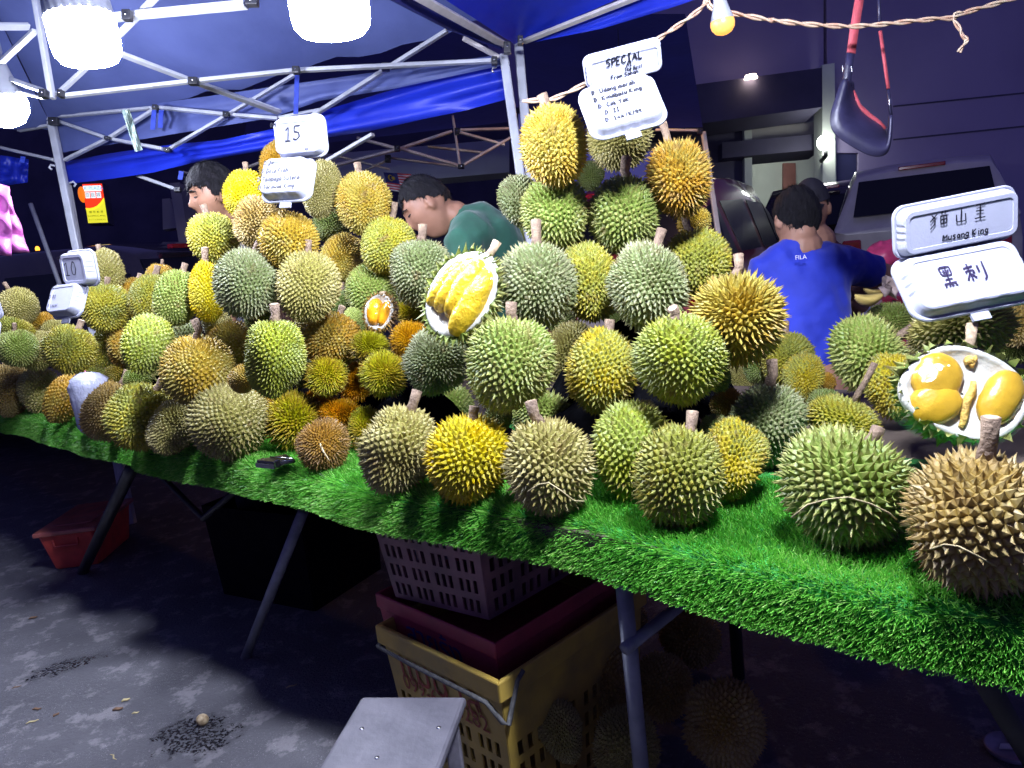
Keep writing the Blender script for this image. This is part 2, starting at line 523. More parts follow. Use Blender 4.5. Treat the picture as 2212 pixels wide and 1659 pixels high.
FLAT = {}
def flat_cells(n, v):
    if (n, v) not in FLAT:
        _, _, cells = topo(n, v)
        own, cor, nxt, k = [], [], [], 0
        for i, c in enumerate(cells):
            m = len(c)
            own += [i] * m; cor += c; nxt += [k + (q + 1) % m for q in range(m)]; k += m
        FLAT[(n, v)] = (np.array(own), np.array(cor), np.array(nxt))
    return FLAT[(n, v)]
def durian_mesh(a, b, n, L, seed, slim=.50, conc=.36, lobes=.05, fine=True):
    """thorny husk: a half length along z, b half width, n thorns, L thorn length (fraction of b)"""
    r = np.random.default_rng(seed)
    n = min((260, 560, 680, 800, 950), key=lambda q: abs(q - n))
    p, cen, cells = topo(n, seed % 2)
    ph0, ph1, nl = r.random() * 6.28, r.random() * 6.28, r.integers(4, 6)
    w = r.normal(0, 1, (4, 3)); w2 = r.random(4) * 6.28
    L_ = L * b * .84
    a0, b0 = a * 1.03 - L_ * .60, b * 1.03 - L_ * .65
    wob = np.random.default_rng(seed + 5).normal(0, .026, 4)
    def shape(d):
        z = d[..., 2]
        phi = np.arctan2(d[..., 1], d[..., 0])
        s = np.sqrt(np.clip(1 - z * z, 0, 1))
        k = 1 + lobes * s * np.cos(nl * phi + ph0 + .5 * z) + .025 * np.cos(2 * phi + ph1)
        for q in range(4):
            k = k + wob[q] * np.sin(2.2 * (d @ w[q]) + w2[q])
        out = d * k[..., None]
        out = out * np.array([b0, b0, a0])
        # shoulders a little fuller than the tail, slight dip at the stem
        out[..., 2] -= .06 * a0 * np.exp(-((1 - z) / .06)) * (z > 0)
        out[..., 0] *= 1 + .05 * z; out[..., 1] *= 1 + .05 * z
        return out
    C, B = shape(cen), shape(p)
    own, cor, nxt = flat_cells(n, seed % 2)
    K = len(own)
    jl = np.where(r.random(n) < .05, .6, r.normal(1, .17, n)); rn = r.random(n)
    jit = r.normal(0, .13, (n, 3)) * L_
    sc = np.array([1 / b0, 1 / b0, 1 / a0])
    nd = B * sc ** 2; nd /= np.linalg.norm(nd, axis=1)[:, None]
    nd = nd * .8 + B / np.linalg.norm(B, axis=1)[:, None] * .2
    h = L_ * jl * (1 - .35 * np.exp(-(1 - p[:, 2]) / .03))
    hv = nd * h[:, None]
    rel = C[cor] - B[own]
    mid = B[own] + rel * slim + hv[own] * conc + jit[own] * .15
    tip = B + hv + jit
    nC = len(C)
    parts, ta, ra = [C, mid], [np.zeros(nC), np.full(K, .33)], [np.full(nC, .5), rn[own]]
    i_mid = nC + np.arange(K); i_mid2 = nC + nxt
    quads = [np.stack([cor, cor[nxt], i_mid2, i_mid], 1)]
    if fine:
        m2 = B[own] + rel * slim * .42 + hv[own] * (conc + .32) + jit[own] * .5
        parts.append(m2); ta.append(np.full(K, .68)); ra.append(rn[own])
        j_mid = nC + K + np.arange(K); j_mid2 = nC + K + nxt
        quads.append(np.stack([i_mid, i_mid2, j_mid2, j_mid], 1))
        i_mid, i_mid2 = j_mid, j_mid2
    t0 = sum(len(q) for q in parts)
    parts.append(tip); ta.append(np.ones(n)); ra.append(rn)
    tris = np.stack([i_mid, i_mid2, t0 + own], 1)
    V = np.concatenate(parts); quads = np.concatenate(quads)
    me = bpy.data.meshes.new('husk')
    me.vertices.add(len(V)); me.vertices.foreach_set('co', V.ravel())
    loops = np.concatenate([quads.ravel(), tris.ravel()]).astype(np.int32)
    me.loops.add(len(loops)); me.loops.foreach_set('vertex_index', loops)
    me.polygons.add(len(quads) + len(tris))
    me.polygons.foreach_set('loop_start', np.r_[np.arange(len(quads)) * 4, len(quads) * 4 + np.arange(len(tris)) * 3].astype(np.int32))
    me.polygons.foreach_set('loop_total', np.r_[np.full(len(quads), 4), np.full(len(tris), 3)].astype(np.int32))
    me.update(calc_edges=True)
    me.shade_flat()
    x = me.attributes.new('tip', 'FLOAT', 'POINT'); x.data.foreach_set('value', np.concatenate(ta).astype(np.float32))
    x = me.attributes.new('rnd', 'FLOAT', 'POINT'); x.data.foreach_set('value', np.concatenate(ra).astype(np.float32))
    return me

def husk_material(name, ca, cb, tipc, valley, patch=.5, soft=.10):
    """ca / cb two rind colours in patches, brown thorn tips, valleys darkened for the shade between thorns"""
    m = bpy.data.materials.new(name); m.use_nodes = True
    nt = m.node_tree; N = nt.nodes; L = nt.links
    b = N['Principled BSDF']
    tc = N.new('ShaderNodeTexCoord'); oi = N.new('ShaderNodeObjectInfo')
    ad = N.new('ShaderNodeVectorMath'); ad.operation = 'ADD'
    mu = N.new('ShaderNodeMath'); mu.operation = 'MULTIPLY'; mu.inputs[1].default_value = 37.0
    L.new(oi.outputs['Random'], mu.inputs[0])
    L.new(tc.outputs['Object'], ad.inputs[0]); L.new(mu.outputs[0], ad.inputs[1])
    n1 = N.new('ShaderNodeTexNoise'); n1.inputs['Scale'].default_value = 9.5; n1.inputs['Detail'].default_value = 3
    L.new(ad.outputs[0], n1.inputs['Vector'])
    at_ = N.new('ShaderNodeAttribute'); at_.attribute_name = 'tip'
    ar = N.new('ShaderNodeAttribute'); ar.attribute_name = 'rnd'
    sm = N.new('ShaderNodeMath'); sm.operation = 'MULTIPLY_ADD'; sm.inputs[1].default_value = .22
    L.new(ar.outputs['Fac'], sm.inputs[0]); L.new(n1.outputs['Fac'], sm.inputs[2])
    rp = N.new('ShaderNodeValToRGB')
    rp.color_ramp.elements[0].position = patch + .11 - soft; rp.color_ramp.elements[1].position = patch + .11 + soft
    rp.color_ramp.elements[0].color = (*ca, 1); rp.color_ramp.elements[1].color = (*cb, 1)
    L.new(sm.outputs[0], rp.inputs['Fac'])
    def mix(f, a, c):
        x = N.new('ShaderNodeMix'); x.data_type = 'RGBA'; L.new(f, x.inputs[0])
        L.new(a, x.inputs[6])
        if isinstance(c, tuple): x.inputs[7].default_value = (*c, 1)
        else: L.new(c, x.inputs[7])
        return x.outputs[2]
    tr = N.new('ShaderNodeMapRange'); tr.inputs[1].default_value = .62; tr.inputs[2].default_value = 1.0
    tr.inputs[4].default_value = .75
    L.new(at_.outputs['Fac'], tr.inputs[0])
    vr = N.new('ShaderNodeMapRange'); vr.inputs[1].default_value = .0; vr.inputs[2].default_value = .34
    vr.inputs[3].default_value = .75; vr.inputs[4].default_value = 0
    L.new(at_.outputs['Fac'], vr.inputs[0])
    col = mix(vr.outputs[0], rp.outputs['Color'], valley)  # shade between the thorns mixed into the rind colour
    col = mix(tr.outputs[0], col, tipc)
    # brown scuffs
    n2 = N.new('ShaderNodeTexNoise'); n2.inputs['Scale'].default_value = 26; n2.inputs['Detail'].default_value = 5
    L.new(ad.outputs[0], n2.inputs['Vector'])
    r2 = N.new('ShaderNodeMapRange'); r2.inputs[1].default_value = .60; r2.inputs[2].default_value = .74; r2.inputs[4].default_value = .7
    L.new(n2.outputs['Fac'], r2.inputs[0])
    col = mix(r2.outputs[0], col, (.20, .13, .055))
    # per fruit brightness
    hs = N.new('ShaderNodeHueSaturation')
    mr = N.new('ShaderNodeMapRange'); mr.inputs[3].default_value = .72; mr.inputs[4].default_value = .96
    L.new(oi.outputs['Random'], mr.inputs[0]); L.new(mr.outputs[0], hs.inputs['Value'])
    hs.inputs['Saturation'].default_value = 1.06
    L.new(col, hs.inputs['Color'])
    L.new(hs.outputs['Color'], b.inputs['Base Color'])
    b.inputs['Roughness'].default_value = .5
    b.inputs['Specular IOR Level'].default_value = .35
    return m
TIP, TIPD = (.20, .12, .04), (.12, .07, .03)
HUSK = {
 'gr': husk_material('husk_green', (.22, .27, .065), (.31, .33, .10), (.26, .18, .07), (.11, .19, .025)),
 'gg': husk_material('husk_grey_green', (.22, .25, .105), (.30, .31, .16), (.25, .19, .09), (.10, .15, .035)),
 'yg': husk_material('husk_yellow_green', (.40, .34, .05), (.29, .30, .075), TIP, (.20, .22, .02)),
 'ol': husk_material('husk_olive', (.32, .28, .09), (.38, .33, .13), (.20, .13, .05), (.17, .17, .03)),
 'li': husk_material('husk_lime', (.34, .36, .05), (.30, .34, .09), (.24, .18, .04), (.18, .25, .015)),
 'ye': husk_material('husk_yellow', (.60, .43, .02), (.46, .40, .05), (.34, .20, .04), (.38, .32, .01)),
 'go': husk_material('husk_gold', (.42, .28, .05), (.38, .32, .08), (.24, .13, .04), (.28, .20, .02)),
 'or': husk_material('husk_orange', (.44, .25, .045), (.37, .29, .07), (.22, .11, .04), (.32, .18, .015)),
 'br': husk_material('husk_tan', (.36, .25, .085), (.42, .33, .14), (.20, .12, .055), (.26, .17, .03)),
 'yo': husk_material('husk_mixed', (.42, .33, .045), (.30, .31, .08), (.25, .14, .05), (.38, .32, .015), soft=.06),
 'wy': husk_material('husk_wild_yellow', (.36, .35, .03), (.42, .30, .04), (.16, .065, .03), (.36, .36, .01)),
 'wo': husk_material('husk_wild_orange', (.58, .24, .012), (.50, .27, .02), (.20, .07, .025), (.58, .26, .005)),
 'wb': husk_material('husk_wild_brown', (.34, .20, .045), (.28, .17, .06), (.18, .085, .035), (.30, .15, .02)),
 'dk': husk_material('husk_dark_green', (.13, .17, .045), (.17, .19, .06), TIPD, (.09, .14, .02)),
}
M['stem'] = mat('stem_bark', (.30, .21, .13), .8, col2=(.15, .10, .065), nscale=55, bump=.5, bscale=150, contrast=(.3, .6))
M['stem_cut'] = mat('stem_cut', (.42, .31, .19), .85, noise=.3, nscale=120)

# centre x, centre y, width, height on the photo grid; size hint (metres wide) or 'T' = stands on the mat;
# rind, stem tip on the grid, thorns, thorn length, label
DUR = [
 # --- front row, right to left
 (2110,1128,288,300,'T','br',(2113,892),330,.26,'big tan brown durian at the right end of the front row'),
 (1832,1052,284,252,'T','gr',(1885,925),330,.26,'wide pale green durian in the front row left of the big tan one'),
 (1655,918,162,186,'T','gg',(1672,775),420,.22,'grey green durian behind the front row beside the blue shirted back'),
 (1585,995,132,185,'T','yo',None,420,.22,'yellow brown durian half hidden behind a front row green durian'),
 (1467,1030,190,222,'T','yg',(1500,888),330,.25,'stemmed yellow green front durian before the yellow brown one'),
 (1366,967,168,215,'T','li',None,250,.24,'light lime durian with broad thorns behind the front row'),
 (1188,1008,196,212,'T','ol',(1152,862),300,.27,'olive front row durian with a dry grass blade across it'),
 (1010,990,178,192,'T','ye',(1029,877),300,.25,'bright yellow durian in the front row'),
 (861,972,164,196,'T','ol',(903,842),340,.25,'olive durian with thick pale stem left of the bright yellow one'),
 (497,912,158,168,'T','ol',(528,818),430,.21,'large olive durian in the front row of the left heap'),
 (375,922,98,122,'T','ol',None,380,.22,'shaded olive durian tucked left of the large olive front one'),
 (303,902,136,146,'T','yg',(352,818),430,.21,'yellow green front durian right of the brown one near the drink bag'),
 (237,886,104,132,'T','br',(278,800),560,.18,'reddish brown fine thorned durian touching the drink bag'),
 (140,860,74,124,'T','or',(190,790),520,.18,'orange and olive durian left of the drink bag'),
 (87,843,60,106,'T','ol',None,420,.2,'narrow olive durian second from the left frame edge'),
 (20,842,78,118,'T','br',None,560,.18,'tan fine thorned durian at the left frame edge, front row'),
 (196,812,60,70,.165,'yg',None,420,.2,'yellow green durian peeping above the drink bag'),
 (340,868,60,60,.16,'ol',None,420,.2,'olive durian low between the yellow green and shaded olive front ones'),
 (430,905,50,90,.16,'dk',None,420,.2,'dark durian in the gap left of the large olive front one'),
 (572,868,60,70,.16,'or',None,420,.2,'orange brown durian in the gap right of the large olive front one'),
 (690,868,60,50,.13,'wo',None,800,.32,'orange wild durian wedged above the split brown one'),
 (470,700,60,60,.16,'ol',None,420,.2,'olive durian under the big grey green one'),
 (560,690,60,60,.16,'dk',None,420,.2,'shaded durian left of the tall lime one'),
 (668,700,56,60,.16,'ol',None,420,.2,'shaded olive durian right of the tall lime one'),
 (770,690,50,60,.15,'gr',None,420,.2,'green durian in the gap left under the small opened fruit'),
 # --- wild small durians in the middle
 (698,960,112,112,'T','wb',None,900,.22,'round brown wild durian with a split seam at the front'),
 (637,909,120,126,'T','wy',None,620,.34,'yellow and red tipped wild durian left of the split brown one'),
 (733,897,88,74,.125,'wo',None,800,.32,'orange wild durian directly behind the split brown one'),
 (789,925,72,98,'T','wy',None,620,.34,'yellow wild durian squeezed against the olive front durian'),
 (830,808,98,92,.125,'wy',None,560,.38,'yellow green shaggy wild durian above the yellow wild one'),
 (770,825,56,92,.120,'wo',None,800,.34,'dark orange wild durian left of the shaggy yellow green one'),
 (706,812,86,88,.122,'wy',None,620,.36,'olive brown spiny wild durian below the big golden durian'),
 (798,751,80,70,.125,'wy',None,560,.38,'dull green shaggy wild durian under the small opened fruit'),
 (886,737,84,88,.125,'wo',None,900,.34,'rust red hairy wild durian under the large opened fruit'),
 (889,676,66,62,.13,'wy',None,560,.36,'olive wild durian between the two opened fruits'),
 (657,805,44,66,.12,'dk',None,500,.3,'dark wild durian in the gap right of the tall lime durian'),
 # --- middle tier, right half
 (1100,785,184,206,.182,'gr',(1112,652),380,.22,'big deep green durian right of centre below the grey green ones'),
 (942,782,136,140,.168,'gg',None,430,.22,'grey green long thorned durian left of the big deep green one'),
 (982,876,74,92,.15,'gr',None,170,.30,'green durian with very broad thorns behind the bright yellow one'),
 (1172,905,142,104,.165,'gr',None,330,.26,'dark green durian behind the olive front one with the grass blade'),
 (1232,762,88,134,.165,'ol',None,420,.26,'shaded brown green durian deep behind the big deep green one'),
 (1300,800,150,186,.170,'yo',(1318,690),380,.22,'yellow and grey durian with twig stem in the middle tier'),
 (1470,778,194,206,.178,'li',(1452,688),380,.21,'plump lime durian with a brown scar in the middle tier'),
 (1425,735,90,84,.155,'gr',None,380,.22,'green durian peeping out behind the plump lime one'),
 (1592,690,192,196,.178,'go',(1587,548),420,.30,'golden brown shaggy thorned durian left of the blue shirted person'),
 (1700,778,112,128,.168,'yg',(1694,694),400,.22,'yellow green durian right below the shaggy golden brown one'),
 (1738,812,76,110,.16,'yo',None,400,.22,'yellow durian edge beside the blue shirt'),
 (1571,872,70,64,.15,'or',None,420,.26,'dark orange durian in the gap under the shaggy golden one'),
 (1268,915,50,54,.15,'yg',None,400,.22,'yellow green durian showing in a gap between lime and olive durians'),
 (1779,828,52,46,.15,'or',None,420,.24,'small orange patch of a durian beside the dark gap on the right'),
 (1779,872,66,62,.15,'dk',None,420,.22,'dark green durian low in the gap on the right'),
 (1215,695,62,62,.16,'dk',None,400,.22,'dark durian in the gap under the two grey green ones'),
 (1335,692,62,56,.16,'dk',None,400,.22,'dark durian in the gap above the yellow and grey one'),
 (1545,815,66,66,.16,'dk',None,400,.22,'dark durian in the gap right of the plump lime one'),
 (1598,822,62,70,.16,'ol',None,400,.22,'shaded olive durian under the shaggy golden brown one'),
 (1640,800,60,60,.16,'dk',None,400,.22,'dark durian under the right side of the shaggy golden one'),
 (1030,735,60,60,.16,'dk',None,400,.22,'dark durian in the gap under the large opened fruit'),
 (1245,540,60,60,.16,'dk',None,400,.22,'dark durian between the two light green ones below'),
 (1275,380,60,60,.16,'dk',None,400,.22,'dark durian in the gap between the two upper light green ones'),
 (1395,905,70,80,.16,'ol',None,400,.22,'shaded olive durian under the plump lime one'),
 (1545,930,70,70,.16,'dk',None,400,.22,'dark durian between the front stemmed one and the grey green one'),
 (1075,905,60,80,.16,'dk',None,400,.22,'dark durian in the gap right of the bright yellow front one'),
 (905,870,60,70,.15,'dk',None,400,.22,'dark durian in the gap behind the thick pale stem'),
 # --- upper tiers of the right heap
 (1160,617,166,182,.180,'gg',(1159,473),380,.22,'grey green durian with tall stem behind the large opened fruit'),
 (1275,608,98,168,.168,'yg',None,360,.22,'yellow green durian between two grey green durians, third tier'),
 (1400,616,176,176,.182,'gg',(1428,490),380,.23,'grey green durian with leaning stem in the third tier'),
 (1504,568,142,150,.170,'yg',(1486,464),420,.20,'yellow flanked green durian at the right of the third tier'),
 (1200,460,146,160,.168,'gr',(1185,344),330,.23,'light green durian left of two under the yellow peak durian'),
 (1350,463,150,166,.170,'gr',(1359,333),320,.25,'light green broad thorned durian under the special sign'),
 (1465,388,136,168,.165,'or',(1433,265),420,.28,'orange brown shaggy durian right of the special sign'),
 (1197,315,142,176,.168,'go',(1168,206),420,.26,'golden yellow shaggy durian topping the right heap on the left'),
 (1335,300,132,140,.165,'ol',None,420,.26,'olive durian behind the special sign at the peak'),
 (1122,432,50,112,.165,'gg',None,300,.24,'shaded grey green durian edge at the left of the second tier'),
 (1110,528,80,96,.165,'gr',None,400,.24,'green durian behind the tall stemmed grey green one'),
 (1500,480,70,60,.15,'go',None,420,.24,'small brown gold piece of durian under the orange brown shaggy one'),
 # --- far right heap
 (1876,770,178,146,.195,'gr',(1990,690),330,.24,'large green durian by the striped tablecloth'),
 (1934,832,120,146,.170,'yo',None,380,.22,'yellow grey durian left of the opened half on the right'),
 (1822,912,160,112,'T','yg',(1878,782),460,.20,'two stemmed yellow green durian behind the wide pale green one'),
 (1978,990,86,84,.16,'yo',None,330,.26,'yellow thorned durian between the two big right front durians'),
 (2075,720,210,130,.21,'ol',None,330,.24,'shadowed brown green durian under the right hand sign'),
 (2196,690,110,120,.19,'br',None,330,.24,'brown durian at the right frame edge behind the sign'),
 (2192,752,90,64,.165,'gr',None,380,.22,'green durian at the right frame edge above the opened half'),
 (1926,696,96,80,.17,'gr',(1934,655),330,.24,'green durian with dark thick stem left of the right hand sign'),
 # --- middle heap under the fifteen sign
 (908,588,130,150,.170,'gg',(914,486),480,.20,'pale grey green round durian before the green shirted person'),
 (838,530,118,124,.168,'yg',(855,438),520,.18,'yellow green durian left above the pale grey green one'),
 (787,439,112,132,.168,'go',(776,350),520,.19,'golden durian right of the fifteen sign'),
 (696,408,88,132,.165,'ol',None,520,.18,'olive durian half behind the fifteen sign'),
 (626,522,126,124,.165,'go',(612,446),480,.20,'golden olive durian directly below the fifteen sign'),
 (556,482,98,118,.165,'br',None,380,.22,'pinkish tan durian left below the fifteen sign'),
 (534,424,92,108,.165,'ye',(528,350),480,.19,'yellow durian left of the fifteen sign'),
 (600,352,76,96,.165,'or',None,480,.22,'orange durian peeping out behind the fifteen sign'),
 (462,515,100,112,.165,'yg',(446,443),480,.20,'yellow green durian nearest the young person on the left'),
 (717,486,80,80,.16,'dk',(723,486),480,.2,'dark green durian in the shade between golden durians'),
 (737,560,90,116,.16,'go',None,560,.18,'narrow golden brown durian below the dark green one'),
 (664,616,126,150,.170,'ol',(667,518),460,.20,'purplish olive durian left of the narrow golden brown one'),
 (534,610,132,148,.172,'gg',(551,520),430,.21,'big grey green durian below the pinkish tan one'),
 (451,630,80,128,.170,'ye',(439,535),420,.20,'bright lemon yellow durian beside the big grey green one'),
 (803,628,112,116,.165,'gr',(813,562),460,.20,'green durian behind the small opened fruit'),
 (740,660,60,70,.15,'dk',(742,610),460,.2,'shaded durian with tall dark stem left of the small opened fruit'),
 (717,733,120,120,.160,'or',(739,660),460,.20,'orange gold durian above the spiny wild ones'),
 (594,768,126,172,.165,'li',(602,656),520,.19,'tall lime durian with a waist in the centre left'),
 (502,748,104,116,.165,'go',None,420,.22,'brown gold durian behind the tall lime one'),
 (430,800,146,152,.180,'go',(437,688),480,.20,'large tan gold durian with dark stem above the left front row'),
 (385,742,98,112,.165,'gg',None,460,.20,'grey green durian left behind the large tan gold one'),
 (318,744,66,130,.165,'li',None,460,.20,'slim lime durian standing upright in the left heap'),
 (275,746,60,104,.165,'or',None,420,.21,'orange durian left of the slim lime one'),
 (234,744,70,102,.165,'yg',(268,683),480,.20,'yellow green durian left of the orange one in the left heap'),
 (379,646,92,124,.168,'gr',(402,568),430,.21,'green durian with pale patch left of the lemon yellow one'),
 (320,642,76,106,.165,'yg',(339,573),480,.20,'yellow green durian behind the slim lime one'),
 (283,642,60,96,.165,'or',(301,590),480,.20,'orange durian in the back row of the left heap'),
 (347,598,56,56,.16,'or',(351,568),480,.20,'far orange brown durian at the back of the left heap'),
 (228,664,92,108,.168,'yg',(231,598),480,.20,'yellow green durian right of the ten sign'),
 (230,588,74,100,.168,'ol',(211,528),480,.20,'olive durian topping the left heap behind the ten sign'),
 (150,755,104,104,.170,'yg',(178,692),480,.20,'yellow durian below the ten sign'),
 (84,757,70,92,.165,'ol',None,480,.20,'olive durian left of the yellow one below the ten sign'),
 (38,752,82,80,.165,'gr',(33,697),480,.20,'green fine thorned durian at the left frame edge, middle tier'),
 (40,662,80,82,.165,'ol',(18,610),520,.19,'olive durian topping the heap at the left frame edge'),
 (27,712,80,52,.16,'yg',None,420,.2,'yellow green durian under the topmost left edge one'),
 (88,702,66,46,.16,'or',(70,680),420,.2,'orange tinged durian behind the ten sign foot on the left'),
 (118,714,62,50,.16,'ol',(121,690),420,.2,'olive durian under the foot of the ten sign'),
 (259,806,66,56,.16,'go',(228,796),420,.2,'golden durian low behind the reddish brown front one'),
 (296,818,60,56,.16,'gr',None,420,.2,'green durian low between the golden and olive ones on the left'),
 (338,816,56,64,.16,'ol',None,420,.2,'olive durian low left of the large tan gold one'),
 (527,818,64,60,.16,'or',None,420,.2,'orange durian behind the large olive front one'),
]
FIXED_EXTRA = [ # opened fruits: x, y, w, h, size
 (1000,642,172,186,.185), (828,677,92,92,.125), (2086,850,252,200,.215)]

def solve_T(cx, cy, h):
    d = 1.5
    for _ in range(30):
        r = h / 2 * d / FOC
        p = onz(cx, cy, ZT - .012 + r * .90)
        d = (p - CAM) @ FWD
    return d
dep, rad, pxy, fixed = [], [], [], []
for D in DUR:
    cx, cy, w, h, sz = D[:5]
    d = solve_T(cx, cy, h) if sz == 'T' else FOC * sz / max(w, .88 * h)
    dep.append(d); pxy.append((cx, cy)); rad.append(.25 * (w + h) / FOC * .90); fixed.append(sz == 'T')
for cx, cy, w, h, sz in FIXED_EXTRA:
    dep.append(FOC * sz / w); pxy.append((cx, cy)); rad.append(.25 * (w + h) / FOC * .85); fixed.append(False)
dep = np.array(dep); rad = np.array(rad); fixed = np.array(fixed)
RAYS = np.array([ray(*q) for q in pxy])
PX = np.array(pxy, float); PR = np.array([.25 * (D[2] + D[3]) for D in DUR] + [.25 * (q[2] + q[3]) for q in FIXED_EXTRA])
MINOR = np.array([D[4] != 'T' and D[2] * D[3] < (85 * 88 if D[0] > 420 else 58 * 66) for D in DUR] + [False] * len(FIXED_EXTRA))
near_px = [[j for j in range(len(dep)) if j != i and np.hypot(*(PX[i] - PX[j])) < .85 * (PR[i] + PR[j])] for i in range(len(dep))]
for it in range(200):                              # spread the fruit along their sight lines until none overlap; lower ones lie in front
    P = CAM + RAYS * dep[:, None]
    Rr = rad * dep
    mv = np.zeros(len(dep))
    for i in np.where(~MINOR)[0]:
        dd = np.linalg.norm(P - P[i], axis=1)
        ov = (Rr + Rr[i]) * .90 - dd
        for j in np.where(ov > 0)[0]:
            if j <= i or MINOR[j]: continue
            f = ov[j] * .35
            dy = PX[i, 1] - PX[j, 1]
            a, b = (i, j) if (dy > 18 or (abs(dy) <= 18 and dep[i] <= dep[j])) else (j, i)
            if not fixed[a] and not fixed[b]: mv[a] -= f * .5; mv[b] += f * .5
            elif fixed[a] and not fixed[b]: mv[b] += f
            elif fixed[b] and not fixed[a]: mv[a] -= f
        for j in near_px[i]:
            if not MINOR[j] and PX[i, 1] > PX[j, 1] + 22 and dep[i] > dep[j] - .02:
                f = .012
                if not fixed[i]: mv[i] -= f * .5
                if not fixed[j]: mv[j] += f * .5
    mv[fixed] = 0
    dep += np.clip(mv, -.02, .02)
    P = CAM + RAYS * dep[:, None]
    low = P[:, 2] - rad * dep * .95 < ZT - .012
    for i in np.where(low & ~fixed)[0]:
        dep[i] -= .006
for i in np.where(MINOR)[0]:                       # fruit that only show in gaps lie just behind their neighbours
    nb = [dep[j] for j in near_px[i] if not MINOR[j]]
    if nb: dep[i] = sorted(nb)[len(nb) // 2] + .10
DPOS = CAM + RAYS * dep[:, None]

BOXES = []
def make_durian(k, D, pos, d, under=False):
    cx, cy, w, h, sz, rind, st, n, L, label = D
    ww, hh = 1.0 * w / 2 * d / FOC, 1.0 * h / 2 * d / FOC
    r = np.random.default_rng(k + 11)
    # axis of the fruit in camera space
    if st is not None:
        dx, dy = st[0] - cx, st[1] - cy
        back = r.uniform(-.25, .10)
        ax = nrm(RGT * dx - UPV * dy - FWD * back * math.hypot(dx, dy) * -1)
    else:
        ang = r.uniform(-.5, .5)
        ax = nrm(RGT * math.sin(ang) + UPV * math.cos(ang) + FWD * r.uniform(.1, .6))
        if abs(w - h) < .08 * h:
            ax = nrm(r.normal(0, 1, 3) + FWD * .6)
    if w > h * 1.03: A, Bq = hh, ww
    else: A, Bq = hh, ww
    if st is None and w < .7 * h and k not in (86, 82): Bq = hh * .78     # partly hidden fruit keep a round body
    me = durian_mesh(A, Bq, 260 if n < 200 else 560 if w < 76 else 680 if n < 345 else 800 if n < 500 or (n < 800 and L > .3) else 950, L * (.74 if L < .28 and n < 800 else .92), 100 + k, fine=w > 128, slim=.52 if L < .3 else .46, conc=.26 if L < .3 else .40,
                     lobes=.045 if n < 600 else .015)
    t = thing('durian', label, 'durian', pos, None)
    q = Vector((0, 0, 1)).rotation_difference(V3(ax)).to_matrix().to_4x4() @ Matrix.Rotation(r.uniform(0, 6.28), 4, 'Z')
    o = bpy.data.objects.new('husk', me); me.materials.append(HUSK[rind]); link(o, t)
    o.matrix_local = q
    t['group'] = 'durians heaped on the display table' if not under else 'durians kept under the table'
    if st is not None:
        stem_len = max(.02, math.hypot(st[0] - cx, st[1] - cy) * d / FOC - A * .92)
        sr = (.0088 + .0028 * r.random()) * min(1.25, A / .085)
        b0 = ax * A * .80
        lean = nrm(ax + r.normal(0, .10, 3))
        tip = ax * A * .92 + lean * stem_len
        mid = (b0 + tip) / 2 + r.normal(0, .003, 3)
        s = MB(); s.tube([b0, b0 * .65 + tip * .35, mid, tip * .97 + mid * .03, tip], [sr * 1.3, sr * .98, sr * .92, sr * 1.05, sr * .8], 10)
        so = s.build('stem', M['stem'], None, True)
        so.data.materials.append(M['stem_cut'])
        so.data.polygons[-1].material_index = 1
        so.data.polygons[-1].use_smooth = False
        so.parent = t
    return t
for k, D in enumerate(DUR):
    make_durian(k, D, DPOS[k], dep[k])
OPENP, OPEND = DPOS[len(DUR):], dep[len(DUR):]

